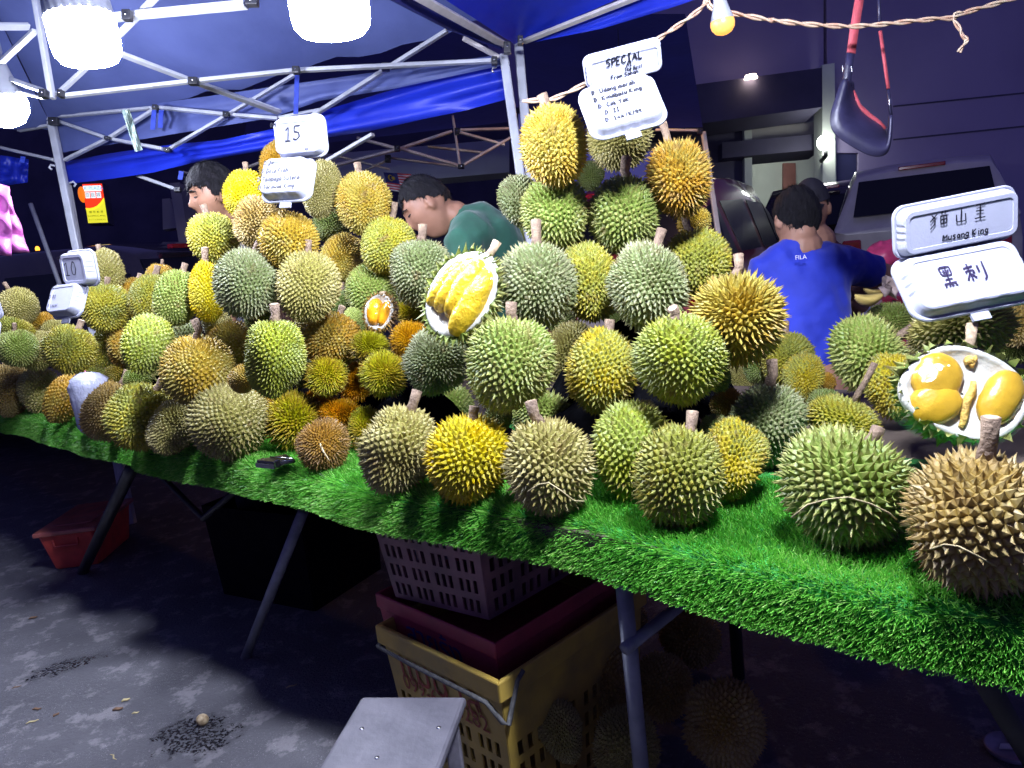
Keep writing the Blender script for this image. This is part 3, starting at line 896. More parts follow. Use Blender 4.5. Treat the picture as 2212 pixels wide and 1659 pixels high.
# ------------------------------------------------------------------ black cloth added under the heap to keep its gaps dark
def gap_cloth():
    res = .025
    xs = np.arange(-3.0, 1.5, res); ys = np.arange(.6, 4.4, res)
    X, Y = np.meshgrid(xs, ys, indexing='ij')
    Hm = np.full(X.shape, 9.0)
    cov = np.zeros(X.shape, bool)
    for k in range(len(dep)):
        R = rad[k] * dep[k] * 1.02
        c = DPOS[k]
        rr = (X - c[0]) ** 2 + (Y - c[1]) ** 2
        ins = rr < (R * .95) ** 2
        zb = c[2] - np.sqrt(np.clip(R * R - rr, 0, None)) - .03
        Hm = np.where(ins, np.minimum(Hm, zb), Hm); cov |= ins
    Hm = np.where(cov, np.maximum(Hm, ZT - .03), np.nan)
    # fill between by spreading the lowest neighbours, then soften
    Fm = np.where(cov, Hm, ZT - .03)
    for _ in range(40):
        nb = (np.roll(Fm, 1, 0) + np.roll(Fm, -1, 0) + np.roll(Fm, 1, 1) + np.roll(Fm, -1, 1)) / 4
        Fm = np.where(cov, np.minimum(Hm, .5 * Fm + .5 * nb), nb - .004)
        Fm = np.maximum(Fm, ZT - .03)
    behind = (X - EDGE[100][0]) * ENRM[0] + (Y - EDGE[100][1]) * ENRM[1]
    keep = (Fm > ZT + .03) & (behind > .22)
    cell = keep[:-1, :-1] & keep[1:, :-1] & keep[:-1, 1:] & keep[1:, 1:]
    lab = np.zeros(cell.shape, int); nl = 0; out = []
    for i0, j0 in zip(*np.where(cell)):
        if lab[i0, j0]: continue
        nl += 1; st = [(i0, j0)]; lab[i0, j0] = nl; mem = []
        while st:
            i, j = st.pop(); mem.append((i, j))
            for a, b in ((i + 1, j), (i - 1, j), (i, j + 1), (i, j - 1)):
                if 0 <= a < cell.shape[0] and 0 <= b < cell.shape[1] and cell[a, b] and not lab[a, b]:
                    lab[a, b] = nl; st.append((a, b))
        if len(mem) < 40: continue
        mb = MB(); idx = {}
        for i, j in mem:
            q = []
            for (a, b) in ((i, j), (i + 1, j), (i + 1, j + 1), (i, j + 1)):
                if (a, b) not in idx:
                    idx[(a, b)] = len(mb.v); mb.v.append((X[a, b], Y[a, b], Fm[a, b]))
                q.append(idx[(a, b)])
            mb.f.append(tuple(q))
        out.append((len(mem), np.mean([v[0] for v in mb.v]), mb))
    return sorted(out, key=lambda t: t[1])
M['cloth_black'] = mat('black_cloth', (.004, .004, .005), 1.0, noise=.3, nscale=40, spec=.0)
_seen = set()
for n_, x_, mb_ in gap_cloth():
    o = mb_.build('added_gap_cloth', M['cloth_black'], None, True)
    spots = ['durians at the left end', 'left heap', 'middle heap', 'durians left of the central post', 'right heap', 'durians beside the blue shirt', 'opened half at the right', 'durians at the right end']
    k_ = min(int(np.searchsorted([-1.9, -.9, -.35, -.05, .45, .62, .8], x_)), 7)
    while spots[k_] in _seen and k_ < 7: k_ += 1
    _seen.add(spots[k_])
    tag(o, 'black cloth added to darken the gaps under the ' + spots[k_], 'cloth', 'cloths added under the heaps')

# pale split seam on the brown wild durian
for o_ in [q for q in bpy.data.objects if q.get('label', '').startswith('round brown wild')]:
    d_ = dep[[D[9] for D in DUR].index(o_['label'])]
    mb = MB(); mb.tube([at(*Zp(1, 2, *q), d_ - .045 - .008 * k) for k, q in enumerate(((530, 545), (545, 600), (562, 650), (590, 715), (640, 790)))], [.001, .003, .003, .002, .001], 8)
    mb.build('split_seam', mat('seam_pale', (.6, .5, .3), .7, noise=.2, nscale=60), o_, True)
# ================================================================== opened durians
M['rind'] = mat('white_rind', (.62, .61, .51), .55, noise=.08, nscale=40, bump=.25, bscale=110)
M['pulp_y'] = mat('yellow_pulp', (.60, .39, .018), .34, noise=.14, nscale=26, bump=.6, bscale=70, spec=.6)
M['pulp_o'] = mat('orange_pulp', (.85, .36, .010), .24, noise=.12, nscale=22, bump=.30, bscale=80, spec=.6)
M['pulp_g'] = mat('golden_pulp', (.56, .33, .02), .30, noise=.14, nscale=22, bump=.15, bscale=60, spec=.6)
M['core'] = mat('core_fibre', (.80, .50, .10), .6, noise=.3, nscale=60, bump=.8, bscale=140)
def film_material():
    m = bpy.data.materials.new('cling_film'); m.use_nodes = True
    nt = m.node_tree; N = nt.nodes; L = nt.links
    for n in list(N): N.remove(n)
    out = N.new('ShaderNodeOutputMaterial'); mx = N.new('ShaderNodeMixShader')
    tr = N.new('ShaderNodeBsdfTransparent'); gl = N.new('ShaderNodeBsdfGlossy')
    gl.inputs['Roughness'].default_value = .09
    fr = N.new('ShaderNodeLayerWeight')
    pw = N.new('ShaderNodeMath'); pw.operation = 'POWER'; pw.inputs[1].default_value = 4.0
    ma = N.new('ShaderNodeMath'); ma.operation = 'MULTIPLY_ADD'; ma.inputs[1].default_value = .55; ma.inputs[2].default_value = .07
    tc = N.new('ShaderNodeTexCoord'); ns = N.new('ShaderNodeTexNoise'); ns.inputs['Scale'].default_value = 38; ns.inputs['Detail'].default_value = 3
    bp = N.new('ShaderNodeBump'); bp.inputs['Strength'].default_value = .9; bp.inputs['Distance'].default_value = .006
    L.new(tc.outputs['Object'], ns.inputs['Vector']); L.new(ns.outputs['Fac'], bp.inputs['Height'])
    L.new(bp.outputs['Normal'], gl.inputs['Normal']); L.new(bp.outputs['Normal'], fr.inputs['Normal'])
    L.new(fr.outputs['Facing'], pw.inputs[0]); L.new(pw.outputs[0], ma.inputs[0]); L.new(ma.outputs[0], mx.inputs[0]); L.new(tr.outputs[0], mx.inputs[1]); L.new(gl.outputs[0], mx.inputs[2])
    L.new(mx.outputs[0], out.inputs['Surface'])
    return m
M['film'] = film_material()
def opened(label, pos, n, v, ha, hb, deep, rind, nth, L, lobes, pulp, stem_len, seed, groove=None, rim=.80):
    """pos centre of the cut face, n outward normal of the face, v long axis in the face, ha/hb half axes"""
    n = nrm(n); v = nrm(v - n * (np.asarray(v) @ n)); u = np.cross(v, n)
    t = thing('opened_durian', label, 'opened durian', pos)
    Mx = np.stack([u, v, n], 1)
    # husk: thorny body cut off at the face
    me = durian_mesh(1, 1, nth, L, seed, slim=.55, conc=.34, lobes=.02)
    co = np.zeros(len(me.vertices) * 3); me.vertices.foreach_get('co', co); co = co.reshape(-1, 3)
    co = co[:, [0, 2, 1]] * np.array([hb, ha, deep]) * 1.06
    tipv = np.zeros(len(co)); me.attributes['tip'].data.foreach_get('value', tipv)
    keep = [tuple(p.vertices) for p in me.polygons if all(co[i, 2] < .10 * deep for i in p.vertices)]
    use = sorted({i for f in keep for i in f}); mp = {i: k for k, i in enumerate(use)}
    m2 = bpy.data.meshes.new('husk')
    m2.from_pydata([tuple(np.asarray(pos) + Mx @ co[i]) for i in use], [], [tuple(mp[i] for i in f)[::-1] for f in keep])
    rn = np.zeros(len(co)); me.attributes['rnd'].data.foreach_get('value', rn)
    x = m2.attributes.new('tip', 'FLOAT', 'POINT'); x.data.foreach_set('value', tipv[use].astype(np.float32))
    x = m2.attributes.new('rnd', 'FLOAT', 'POINT'); x.data.foreach_set('value', rn[use].astype(np.float32))
    bpy.data.meshes.remove(me)
    m2.update(); mesh_obj('husk', m2, HUSK[rind], t)
    # white rind: rim rolling into a hollow
    r = np.random.default_rng(seed)
    K = 72
    wob = sum(r.normal(0, .016) * np.cos(np.arange(K) * 2 * math.pi / K * q + r.random() * 6) for q in (2, 3, 4, 5))
    P = []
    for k in range(K):
        a = 2 * math.pi * k / K
        row = []
        for (s, z) in ((.985, -.10), (.995, .0), (.965, .035), (rim + .06, .055), (rim, .02), (rim - .06, -.04), (rim * .6, -.07), (.02, -.08)):
            s2 = s * (1 + wob[k])
            row.append(np.asarray(pos) + Mx @ np.array([s2 * hb * math.cos(a), s2 * ha * math.sin(a), z * hb]))
        P.append(row)
    mb = MB(); mb.grid(P, True); mb.build('rind', M['rind'], t, True)
    # pulp lobes
    for (cu, cv, lu, lv, ang, rz, bend) in lobes:
        G = []
        for i in range(28):
            row = []
            for j in range(15):
                a, b = 2 * math.pi * i / 28, -math.pi / 2 + math.pi * j / 14
                w = math.cos(b) ** .82
                yy = math.sin(b)
                q = np.array([w * math.cos(a), yy, w * math.sin(a)])
                q[0] += bend * (1 - yy * yy)
                wr = 1 + .03 * math.sin(7 * yy + a * 2 + seed) + .02 * math.sin(13 * yy + 3 * a) + .012 * math.sin(29 * yy + 5 * math.sin(3 * a))
                q = np.array([q[0] * lu * hb * wr, q[1] * lv * ha, q[2] * rz * hb * wr])
                ca, sa = math.cos(ang), math.sin(ang)
                q = np.array([q[0] * ca - q[1] * sa + cu * hb, q[0] * sa + q[1] * ca + cv * ha, q[2] - .02 * hb])
                row.append(np.asarray(pos) + Mx @ q)
            G.append(row)
        mb = MB(); mb.grid(G, True); mb.build('pulp', M[pulp], t, True)
    if groove:
        for (u0, v0, u1, v1, w) in groove:
            pts = [np.asarray(pos) + Mx @ np.array([(u0 + (u1 - u0) * q + .02 * math.sin(9 * q)) * hb, (v0 + (v1 - v0) * q) * ha, -.02 * hb]) for q in np.linspace(0, 1, 14)]
            mb = MB(); mb.tube(pts, [w * hb * (.6 + .4 * math.sin(math.pi * q)) for q in np.linspace(0, 1, 14)], 10); mb.build('core', M['core'], t, True)
    # stem
    b0 = np.asarray(pos) + v * ha * .93 - n * .10 * hb
    mb = MB(); mb.tube([b0, b0 + v * stem_len * .5 + u * .002, b0 + v * stem_len], [.010, .0088, .0105], 12)
    mb.build('stem', M['stem_cut'], t, True)
    # cling film over the face and round the rim
    P = []
    for k in range(K):
        a = 2 * math.pi * k / K
        row = []
        for (s, z) in ((1.10, -.50), (1.09, -.22), (1.04, .02), (.93, .13), (.7, .27), (.4, .34), (.02, .36)):
            s2 = s * (1 + wob[k] + r.normal(0, .006))
            row.append(np.asarray(pos) + Mx @ np.array([s2 * hb * math.cos(a), s2 * ha * math.sin(a), z * hb + r.normal(0, .006) * hb]))
        P.append(row)
    mb = MB(); mb.grid(P, True); mb.build('cling_film', M['film'], t, True)
    return t
def pxv(dx, dy, tow=0.):
    """direction from photo grid offsets, tow = part towards the camera"""
    return nrm(RGT * dx - UPV * dy) * math.sqrt(max(0, 1 - tow * tow)) - FWD * tow
_d = OPEND[0]; k_ = _d / FOC
opened('large opened durian half with four yellow pulp lobes wrapped in film', at(997, 634, _d - .05), pxv(-.85, -.45, .93), RGT * .56 + UPV * .83,
       98 * k_, 76 * k_, .085, 'gr', 420, .26,
       [(-.56, .0, .27, .62, -.12, .34, -.06), (-.30, .08, .30, .70, -.06, .42, -.04), (.02, .12, .36, .72, .06, .50, 0), (.42, -.06, .40, .80, .06, .50, .05)],
       'pulp_y', .045, 901)
_d = OPEND[1]; k_ = _d / FOC
opened('small opened wild durian with two orange pulp lobes in film', at(817, 674, _d - .03), pxv(-.8, -.2, .90), UPV * .98 + RGT * .15,
       40 * k_, 37 * k_, .055, 'wb', 620, .40,
       [(-.22, 0, .50, .72, .06, .46, 0), (.46, -.02, .32, .68, -.16, .40, .04)], 'pulp_o', .008, 902, rim=.82)
_d = OPEND[2]; k_ = _d / FOC
opened('wide opened durian half showing two golden pulp pockets at the right', at(2083, 849, _d - .05), pxv(-.35, -.6, .965), UPV * .97 + RGT * .22,
       100 * k_, 126 * k_, .12, 'gr', 330, .22,
       [(-.45, .22, .40, .54, -.2, .18, 0), (-.41, -.34, .43, .44, .7, .18, 0), (.55, .06, .31, .64, -.3, .20, .05)],
       'pulp_g', .055, 903, groove=[(.12, .30, .02, -.72, .07), (.05, .82, .02, .62, .09)], rim=.86)
# ================================================================== foam box price signs
M['foam'] = mat('white_foam', (.37, .38, .46), .5, noise=.02, nscale=60, bump=.05, bscale=250, spec=.4)
M['ink'] = mat('marker_ink', (.012, .012, .02), .45)
M['ink_v'] = mat('violet_marker', (.03, .02, .06), .45)
GL = {  # handwriting strokes on a 4 x 6 grid
 'A': '0,0 2,6 4,0;.8,2.2 3.3,2.4', 'B': '0,0 0,6 2.6,5.6 2.8,3.6 .2,3.2 3.2,2.6 3.2,.5 0,0', 'C': '3.6,5 2,6 .4,4 .4,1.6 2,0 3.6,.8',
 'D': '.3,0 .6,6;-.2,6 2.4,5.6 3.6,3.4 2.6,.8 -.2,0', 'E': '3,6 0,6 .2,3.1 2.4,3.2;.2,3.1 0,0 3,0', 'F': '3.2,6 .2,6 0,0;.1,3.1 2.4,3.2', 'G': '3.6,5 2,6 .2,4 .4,1.4 2,0 3.6,1 3.6,2.8 2,2.8',
 'I': '.6,6 3.2,6;1.9,6 1.8,0;.5,0 3.1,0', 'K': '.3,6 .2,0;3.4,5.8 .4,2.8 3.6,0', 'L': '.4,6 .2,0 3.2,.2', 'M': '0,0 .4,6 2,2 3.8,6 4.2,0',
 'P': '.2,0 .4,6 3,5.6 3,3.6 .4,2.8', 'R': '.2,0 .4,6 3,5.6 3,3.6 .4,3 3.4,0', 'S': '3.6,5.2 1.8,6 .4,4.6 3,2.6 2.6,.4 .2,.4', 'T': '0,6 4,6;2,6 1.9,0',
 'U': '.2,6 .2,1.2 1.8,0 3.4,1.4 3.6,6', 'X': '.2,6 3.6,0;3.6,6 .2,0', 'Y': '0,6 2,3.2 3.8,6;2,3.2 1.8,0', 'Z': '0,6 3.6,6 0,0 3.8,0',
 'a': '3,3.2 1.6,4 .4,2.4 1,.2 2.4,.8 3,3.6 3.2,0', 'b': '.4,6 .4,.2 2.4,0 3.2,2 2.2,3.8 .5,2.6', 'c': '3,3.4 1.6,4 .4,2 1.4,0 3.2,.6', 'd': '3,3 1.4,3.8 .4,1.6 1.6,0 3,1.4;3.2,6 3.1,0',
 'e': '.5,2 3,2.2 2.4,3.8 .8,3.4 .4,1.4 1.6,0 3.2,.6', 'f': '3,5.8 1.8,6 1.5,4 1.4,0;.4,3.6 2.8,3.7', 'g': '3,3.2 1.4,4 .4,2.2 1.4,.4 2.9,1.4;3.1,4 2.9,-1.4 1.2,-2 .2,-1.2',
 'h': '.4,6 .3,0;.4,2.6 2,3.8 2.9,2.8 3,0', 'i': '1.4,4 1.4,0;1.4,5.4 1.5,5.7', 'k': '.4,6 .3,0;2.8,4 .5,1.8 3,0', 'l': '1.2,6 1.2,.4 2,0', 'm': '0,0 .2,4 .3,2.6 1.4,3.9 1.9,2.6 1.9,0;1.9,2.6 3.1,3.9 3.8,2.6 3.9,0',
 'n': '.3,0 .4,4;.4,2.4 2,3.9 2.9,2.6 3,0', 'o': '1.7,4 .4,2.2 1.4,0 3,1.6 2.2,3.8 1.7,4', 'r': '.5,0 .6,4;.6,2.4 1.8,3.8 2.9,3.4', 's': '3,3.4 1.4,4 .7,2.8 2.8,1.4 2,0 .3,.4',
 't': '1.6,5.4 1.5,.6 2.8,.2;.3,3.7 2.9,3.8', 'u': '.4,4 .5,.8 1.8,0 2.8,1.4;2.9,4 3.1,0', 'w': '0,4 .8,0 2,3 3,0 4,4', 'y': '.3,4 1.7,1.2;3.2,4 1.2,-2', 'S2': '',
 '0': '1.8,6 .4,3.6 .8,.6 2.2,0 3.4,2.4 2.8,5.4 1.8,6', '1': '.6,4.6 2,6 1.9,0;.6,0 3.2,0', '2': '.3,4.8 1.6,6 3,4.6 .2,0 3.6,.2', '4': '2.2,6 .2,2 3.8,2.2;2.6,4 2.4,0', '5': '3.4,6 .8,6 .6,3.4 2.8,3.4 3.2,1.4 1.8,0 .2,.6',
 '9': '3,5.2 1.4,6 .4,4.4 1.6,3.2 3,4.6;3.1,5.8 2.6,0', '/': '3.2,6.4 .6,-.8', '.': '.6,0 .9,.3', '-': '.4,2.6 3,2.7',
 # brush drawn characters on the same grid
 'cat': '.5,5.2 1.9,3.4;2.6,5.6 0,2.6;1.9,4.2 1.9,1.6 .2,-.4;0,3.0 .2,3.0|4.0,5.5 7.0,5.6;4.8,6.2 4.7,4.9;6.1,6.3 6.0,4.9;4.2,4.2 4.3,1.0 6.8,1.0 6.9,4.2 4.2,4.2;4.3,2.6 6.8,2.6;5.5,4.2 5.5,1.0',
 'mount': '2,6 2,.6;.2,3.6 .2,.5 3.9,.5;3.9,3.6 3.9,.4', 'king': '.4,6 4,6;2.2,6 2.2,.4;.6,3.4 3.8,3.4;0,.4 4.6,.4',
 'black': '.2,6.8 .3,3.4 3.8,3.4 3.7,6.8 .2,6.8;2,6.8 2,.4;1.1,5.6 1.5,4.4;3,5.6 2.6,4.4;.8,2.0 3.4,2.0;0,.4 4.2,.4;.5,-.2 .1,-1;1.4,-.2 1.2,-1;2.5,-.2 2.7,-1;3.5,-.2 4.1,-1',
 'thorn': '.2,5 3.4,5.2;1.8,6.4 1.8,-.4;.5,3.6 .5,2.8;.5,3.6 3.1,3.7 3.1,2.4 2.7,2.6;1.8,2.6 .3,.2;1.8,2.6 3.3,.6|5.0,5 5.0,2.4;6.9,6.4 6.9,.2 5.9,-1',
}
def strokes(txt):
    """list of polylines and total advance for a text (list entries are brush characters)"""
    out, x = [], 0.
    for ch in txt:
        if ch == ' ': x += 2.6; continue
        g = GL.get(ch)
        if g is None: continue
        mx = 0
        for part in g.replace('|', ';').split(';'):
            if not part: continue
            pl = np.array([[float(q) for q in p.split(',')] for p in part.split(' ')])
            mx = max(mx, pl[:, 0].max())
            out.append(pl + [x, 0])
        x += max(2.2, mx) + 1.1
    return out, x
class Foam:
    """one open foam box stood up as a sign; each half is a convex tray facing the viewer"""
    def __init__(s, label, loc):
        s.t = thing('foam_box_sign', label, 'price sign', loc, 'foam box price signs')
    def half(s, name, tl, tr, bl, deep, tab=False):
        tl, tr, bl = (np.asarray(q, float) for q in (tl, tr, bl))
        u = tr - tl; v = tl - bl
        W, H = np.linalg.norm(u), np.linalg.norm(v)
        u = u / W; v = nrm(v - u * (v @ u)); n = np.cross(u, v)
        c = (tr + bl) / 2
        if n @ (CAM - c) < 0: n = -n
        K = 120
        def rr(sc, cr, off=0):
            """rounded rectangle, scale sc, corner radius cr"""
            hw, hh = W / 2 * sc if sc < 2 else 0, H / 2 * sc
            hw, hh = W / 2 - (1 - sc) * H / 2, H / 2 * sc
            cr = min(cr, hw * .95, hh * .95)
            pts = []
            per = [(hw - cr, hh - cr, 0), (-(hw - cr), hh - cr, 1), (-(hw - cr), -(hh - cr), 2), (hw - cr, -(hh - cr), 3)]
            for (cx, cy, q) in per:
                for k in range(K // 4):
                    f = k / (K / 4)
                    if f < .5:
                        a = math.pi / 2 * q + math.pi / 2 * (f / .5)
                        pts.append((cx + cr * math.cos(a), cy + cr * math.sin(a)))
                    else:
                        nx = per[(q + 1) % 4]
                        a = math.pi / 2 * (q + 1)
                        g = (f - .5) / .5
                        x0, y0 = cx + cr * math.cos(a), cy + cr * math.sin(a)
                        x1, y1 = nx[0] + cr * math.cos(a), nx[1] + cr * math.sin(a)
                        pts.append((x0 + (x1 - x0) * g, y0 + (y1 - y0) * g))
            return pts
        R0 = .22 * H
        prof = [(1.0, R0, -.002), (1.0, R0, .002), (.985, R0, .0035), (.95, R0 * .95, .003), (.93, R0 * .95, .0022), (.905, R0 * .9, .0025), (.88, R0 * .85, deep * .30),
                (.84, R0 * .8, deep * .72), (.805, R0 * .75, deep * .93), (.77, R0 * .7, deep), (.64, R0 * .45, deep), (.625, R0 * .42, deep - .0022), (.60, R0 * .4, deep - .0022), (.3, R0 * .25, deep - .0022)]
        P = []
        for (sc, cr, z) in prof:
            pts = rr(sc, cr)
            row = []
            for k, (x, y) in enumerate(pts):
                z2, x2, y2 = z, x, y
                if .8 < sc < .9:                         # ribs pressed into the side walls
                    seg = (k % (K // 4)) / (K / 4)
                    if seg > .5 and int((seg - .5) * 2 * 7) % 2 == 1:
                        f = .985; x2, y2 = x * f, y * f
                row.append(c + u * x2 + v * y2 + n * z2)
            P.append(row + [row[0]])
        mb = MB(); mb.grid(P)
        k0 = len(mb.v); last = len(prof) - 1
        mb.f.append(tuple(last * (K + 1) + k for k in range(K)))
        if tab:
            mb.box(c - v * (H / 2 + .006), u * .016, v * .010, n * .002)
        o = mb.build(name, M['foam'], s.t, False, merge=True)
        sol = o.modifiers.new('wall', 'SOLIDIFY'); sol.thickness = .0022; sol.offset = 0
        s.last = (c, u, v, n, W, H, deep)
        s.lasto = o
        return s
    def write(s, txt, x, y, size, ang=0., w=.0011, slope=0., m='ink', z=None):
        """x, y centre of the text line in the panel (fractions of W, H); size = cap height in metres"""
        c, u, v, n, W, H, deep = s.last
        st, adv = strokes(txt)
        k = size / 6.
        mb = MB()
        r = np.random.default_rng(len(txt) * 7 + int(x * 100) + int(y * 50) + 200)
        z0 = (deep if z is None else z) + .0013
        ca, sa = math.cos(ang), math.sin(ang)
        for pl in st:
            pl = pl + r.normal(0, .10, pl.shape)
            dense = [pl[0]]
            if len(pl) > 2:                               # soften corners
                for i in range(1, len(pl) - 1):
                    dense += [pl[i] * .72 + pl[i - 1] * .28, pl[i] * .92 + (pl[i - 1] + pl[i + 1]) * .04, pl[i] * .72 + pl[i + 1] * .28]
            dense.append(pl[-1])
            q = np.array(dense)
            q = q - [adv / 2, 3]
            q[:, 0] += slope * q[:, 1]
            q = q * k
            q = np.stack([q[:, 0] * ca - q[:, 1] * sa + x * W, q[:, 0] * sa + q[:, 1] * ca + y * H], 1)
            L_, R_ = [], []
            for i in range(len(q)):
                d = q[min(i + 1, len(q) - 1)] - q[max(i - 1, 0)]
                d = d / (np.linalg.norm(d) + 1e-9); e = np.array([-d[1], d[0]]) * w * (.8 + .4 * r.random())
                for S_, p2 in ((L_, q[i] + e), (R_, q[i] - e)):
                    S_.append(c + u * p2[0] + v * p2[1] + n * z0)
            mb.grid([L_, R_])
        mb.build('lettering', M[m], s.lasto)
        return s

def P_(x, y, d): return at(x, y, d)
# right sign
d0 = 1.36
f = Foam('white foam box sign with Chinese characters, above the opened half on the right', at(2070, 540, d0))
f.half('lid', P_(1918, 452, d0 + .022), P_(2182, 400, d0 + .022), P_(1940, 560, d0 + .05), .024)
f.write(['cat', ' ', 'mount', ' ', 'king'], -.02, .16, .027, w=.0012, slope=.06).write('Musang King', .03, -.20, .0115, w=.0012, slope=.1)
f.half('base', P_(1938, 566, d0 + .055), P_(2200, 516, d0 + .055), P_(1954, 702, d0), .024, tab=True)
f.write(['black', ' ', 'thorn'], -.03, .02, .032, w=.0017, slope=.05, m='ink_v')
# special sign
d0 = 1.62
f = Foam('tilted white foam box sign with a handwritten variety list at the peak', at(1345, 200, d0))
f.half('lid', P_(1266, 122, d0 + .01), P_(1432, 78, d0 + .01), P_(1260, 194, d0 + .05), .022)
f.write('SPECIAL', .0, .21, .016, w=.0015, slope=.08).write('A1', .05, .02, .0085, slope=.1, w=.0009).write('The Best', .10, -.12, .0075, slope=.12, w=.0008).write('From Sabah', -.02, -.26, .0090, slope=.12, w=.0009)
f.half('base', P_(1259, 196, d0 + .05), P_(1420, 152, d0 + .05), P_(1266, 312, d0), .022, tab=True)
for q, tx in enumerate(('D. Udang merah', 'D. Kinabalu King', 'D. Cok Yok', 'D. IOI', 'D. 144/XO/99')):
    xx = (-.055, -.03, -.12, -.17, -.06)[q]
    f.write(tx, xx, .26 - q * .135, .0105, slope=.08, w=.0014)
# fifteen sign
d0 = 2.02
f = Foam('white foam box sign with a handwritten fifteen on the middle heap', at(640, 350, d0))
f.half('lid', P_(610, 258, d0 + .02), P_(716, 246, d0 - .02), P_(592, 345, d0 + .05), .034)
f.write('RM', -.42, .30, .011, w=.0012).write('15', -.04, .06, .036, w=.0017, slope=.15).write('RM', .20, -.34, .006, w=.0006)
f.half('base', P_(578, 350, d0 + .05), P_(684, 342, d0 + .01), P_(566, 440, d0 + .02), .034, tab=True)
for q, tx in enumerate(('D 24', 'D Gold Fish', 'D Tembaga Sutera', 'D Sarawak King')):
    f.write(tx, (-.30, -.16, -.06, -.08)[q], .30 - .19 * q, .0115, slope=.1, w=.0015)
# ten sign
d0 = 2.42
f = Foam('white foam box sign with a handwritten ten on the left heap', at(168, 615, d0))
f.half('lid', P_(154, 546, d0), P_(216, 540, d0 - .05), P_(144, 618, d0 + .04), .036)
f.write('RM', -.40, .33, .010, w=.001).write('10', -.06, .02, .042, w=.0015, slope=.05)
f.half('base', P_(126, 622, d0 + .04), P_(188, 614, d0 - .01), P_(118, 690, d0), .036, tab=True)
f.write('RM', -.36, .30, .008, w=.0008).write('D X1', -.28, .05, .012, w=.001).write('D Local', -.2, -.22, .010, w=.0009)
# sign cut by the left frame edge
d0 = 2.5
f = Foam('sliver of a white foam box sign at the left frame edge', at(-20, 680, d0))
f.half('lid', P_(-66, 640, d0), P_(4, 636, d0), P_(-70, 690, d0 + .03), .034)
f.half('base', P_(-72, 694, d0 + .03), P_(0, 690, d0 + .03), P_(-76, 760, d0), .034)
# ================================================================== under the table
def crate_mat(name, c, c2):
    return mat(name, c, .5, col2=c2, nscale=9, contrast=(.40, .72), bump=.1, bscale=50)
M['pink_crate'] = crate_mat('pink_plastic', (.30, .15, .15), (.13, .08, .08))
M['red_crate'] = crate_mat('maroon_plastic', (.38, .045, .07), (.22, .03, .045))
M['yellow_crate'] = crate_mat('yellow_plastic', (.50, .34, .06), (.26, .20, .06))
M['rope'] = mat('grey_rope', (.10, .10, .095), .85, noise=.3, nscale=80)
M['ink_blue'] = mat('blue_paint', (.03, .035, .16), .6, noise=.3, nscale=50)
M['ink_red'] = mat('red_paint', (.30, .045, .02), .6, noise=.25, nscale=50)
def slotted(parent, name, p00, p10, p01, p11, cells_x, cells_z, m, thick=.004):
    """wall panel with real slots: cells_x / cells_z are lists of (width, open?) fractions"""
    p00, p10, p01, p11 = (np.asarray(q, float) for q in (p00, p10, p01, p11))
    xs = np.cumsum([0] + [w for w, _ in cells_x]); xs = xs / xs[-1]
    zs = np.cumsum([0] + [w for w, _ in cells_z]); zs = zs / zs[-1]
    mb = MB()
    G = [[p00 * (1 - a) * (1 - b) + p10 * a * (1 - b) + p01 * (1 - a) * b + p11 * a * b for b in zs] for a in xs]
    for row in G: mb.v += [tuple(q) for q in row]
    nz = len(zs)
    for i in range(len(cells_x)):
        for j in range(len(cells_z)):
            if cells_x[i][1] and cells_z[j][1]: continue
            mb.f.append((i * nz + j, (i + 1) * nz + j, (i + 1) * nz + j + 1, i * nz + j + 1))
    o = mb.build(name, m, parent)
    s = o.modifiers.new('wall', 'SOLIDIFY'); s.thickness = thick; s.offset = 0
    return o
def crate(label, fl, fr, back, z0, z1, taper, m, rim=.03, slots=True, plain=.0, lip=.012, ngroup=4):
    """fl, fr: front left / right top corners in plan, back: plan vector to the rear; walls lean in downwards by taper"""
    fl, fr, back = (np.asarray(q, float)[:2] for q in (fl, fr, back))
    c = (fl + fr + back) / 2 + back * 0
    cen = (fl + fr) / 2 + back / 2
    t = thing('plastic_crate', label, 'crate', (cen[0], cen[1], z0), 'crates stacked under the table')
    top = [fl, fr, fr + back, fl + back]
    bot = [cen + (q - cen) * (1 - taper) for q in top]
    def p3(q, z): return np.array([q[0], q[1], z])
    zr = z1 - rim
    cx = [(.6, 0)]
    for g in range(ngroup):
        for k in range(3): cx += [(.42, 1), (.34, 0)]
        cx += [(.42, 0)]
    cz = [(.35, 0)]
    for g in range(4): cz += [(.9, 1), (.5, 0)]
    cz += [(.3 + plain, 0)]
    for k in range(4):
        a, b = k, (k + 1) % 4
        f = (zr - z0) / (z1 - z0)
        ta, tb = bot[a] + (top[a] - bot[a]) * f, bot[b] + (top[b] - bot[b]) * f
        slotted(t, 'wall_panel', p3(bot[a], z0), p3(bot[b], z0), p3(ta, zr), p3(tb, zr), cx if slots else [(1, 0)], cz if slots else [(1, 0)], m)
    mb = MB(); mb.prism([p3(q, z0) for q in bot], (0, 0, .004)); mb.build('floor', m, t)
    out = [cen + (q - cen) * (1 + lip / np.linalg.norm(q - cen) * 1.2) for q in top]
    mb = MB()
    for k in range(4):
        a, b = k, (k + 1) % 4
        i0, i1 = cen + (top[a] - cen) * .985, cen + (top[b] - cen) * .985
        mb.prism([p3(out[a], zr), p3(out[b], zr), p3(i1, zr), p3(i0, zr)], (0, 0, rim))
    mb.build('rim', m, t, bevel=.004)
    return t, top, bot
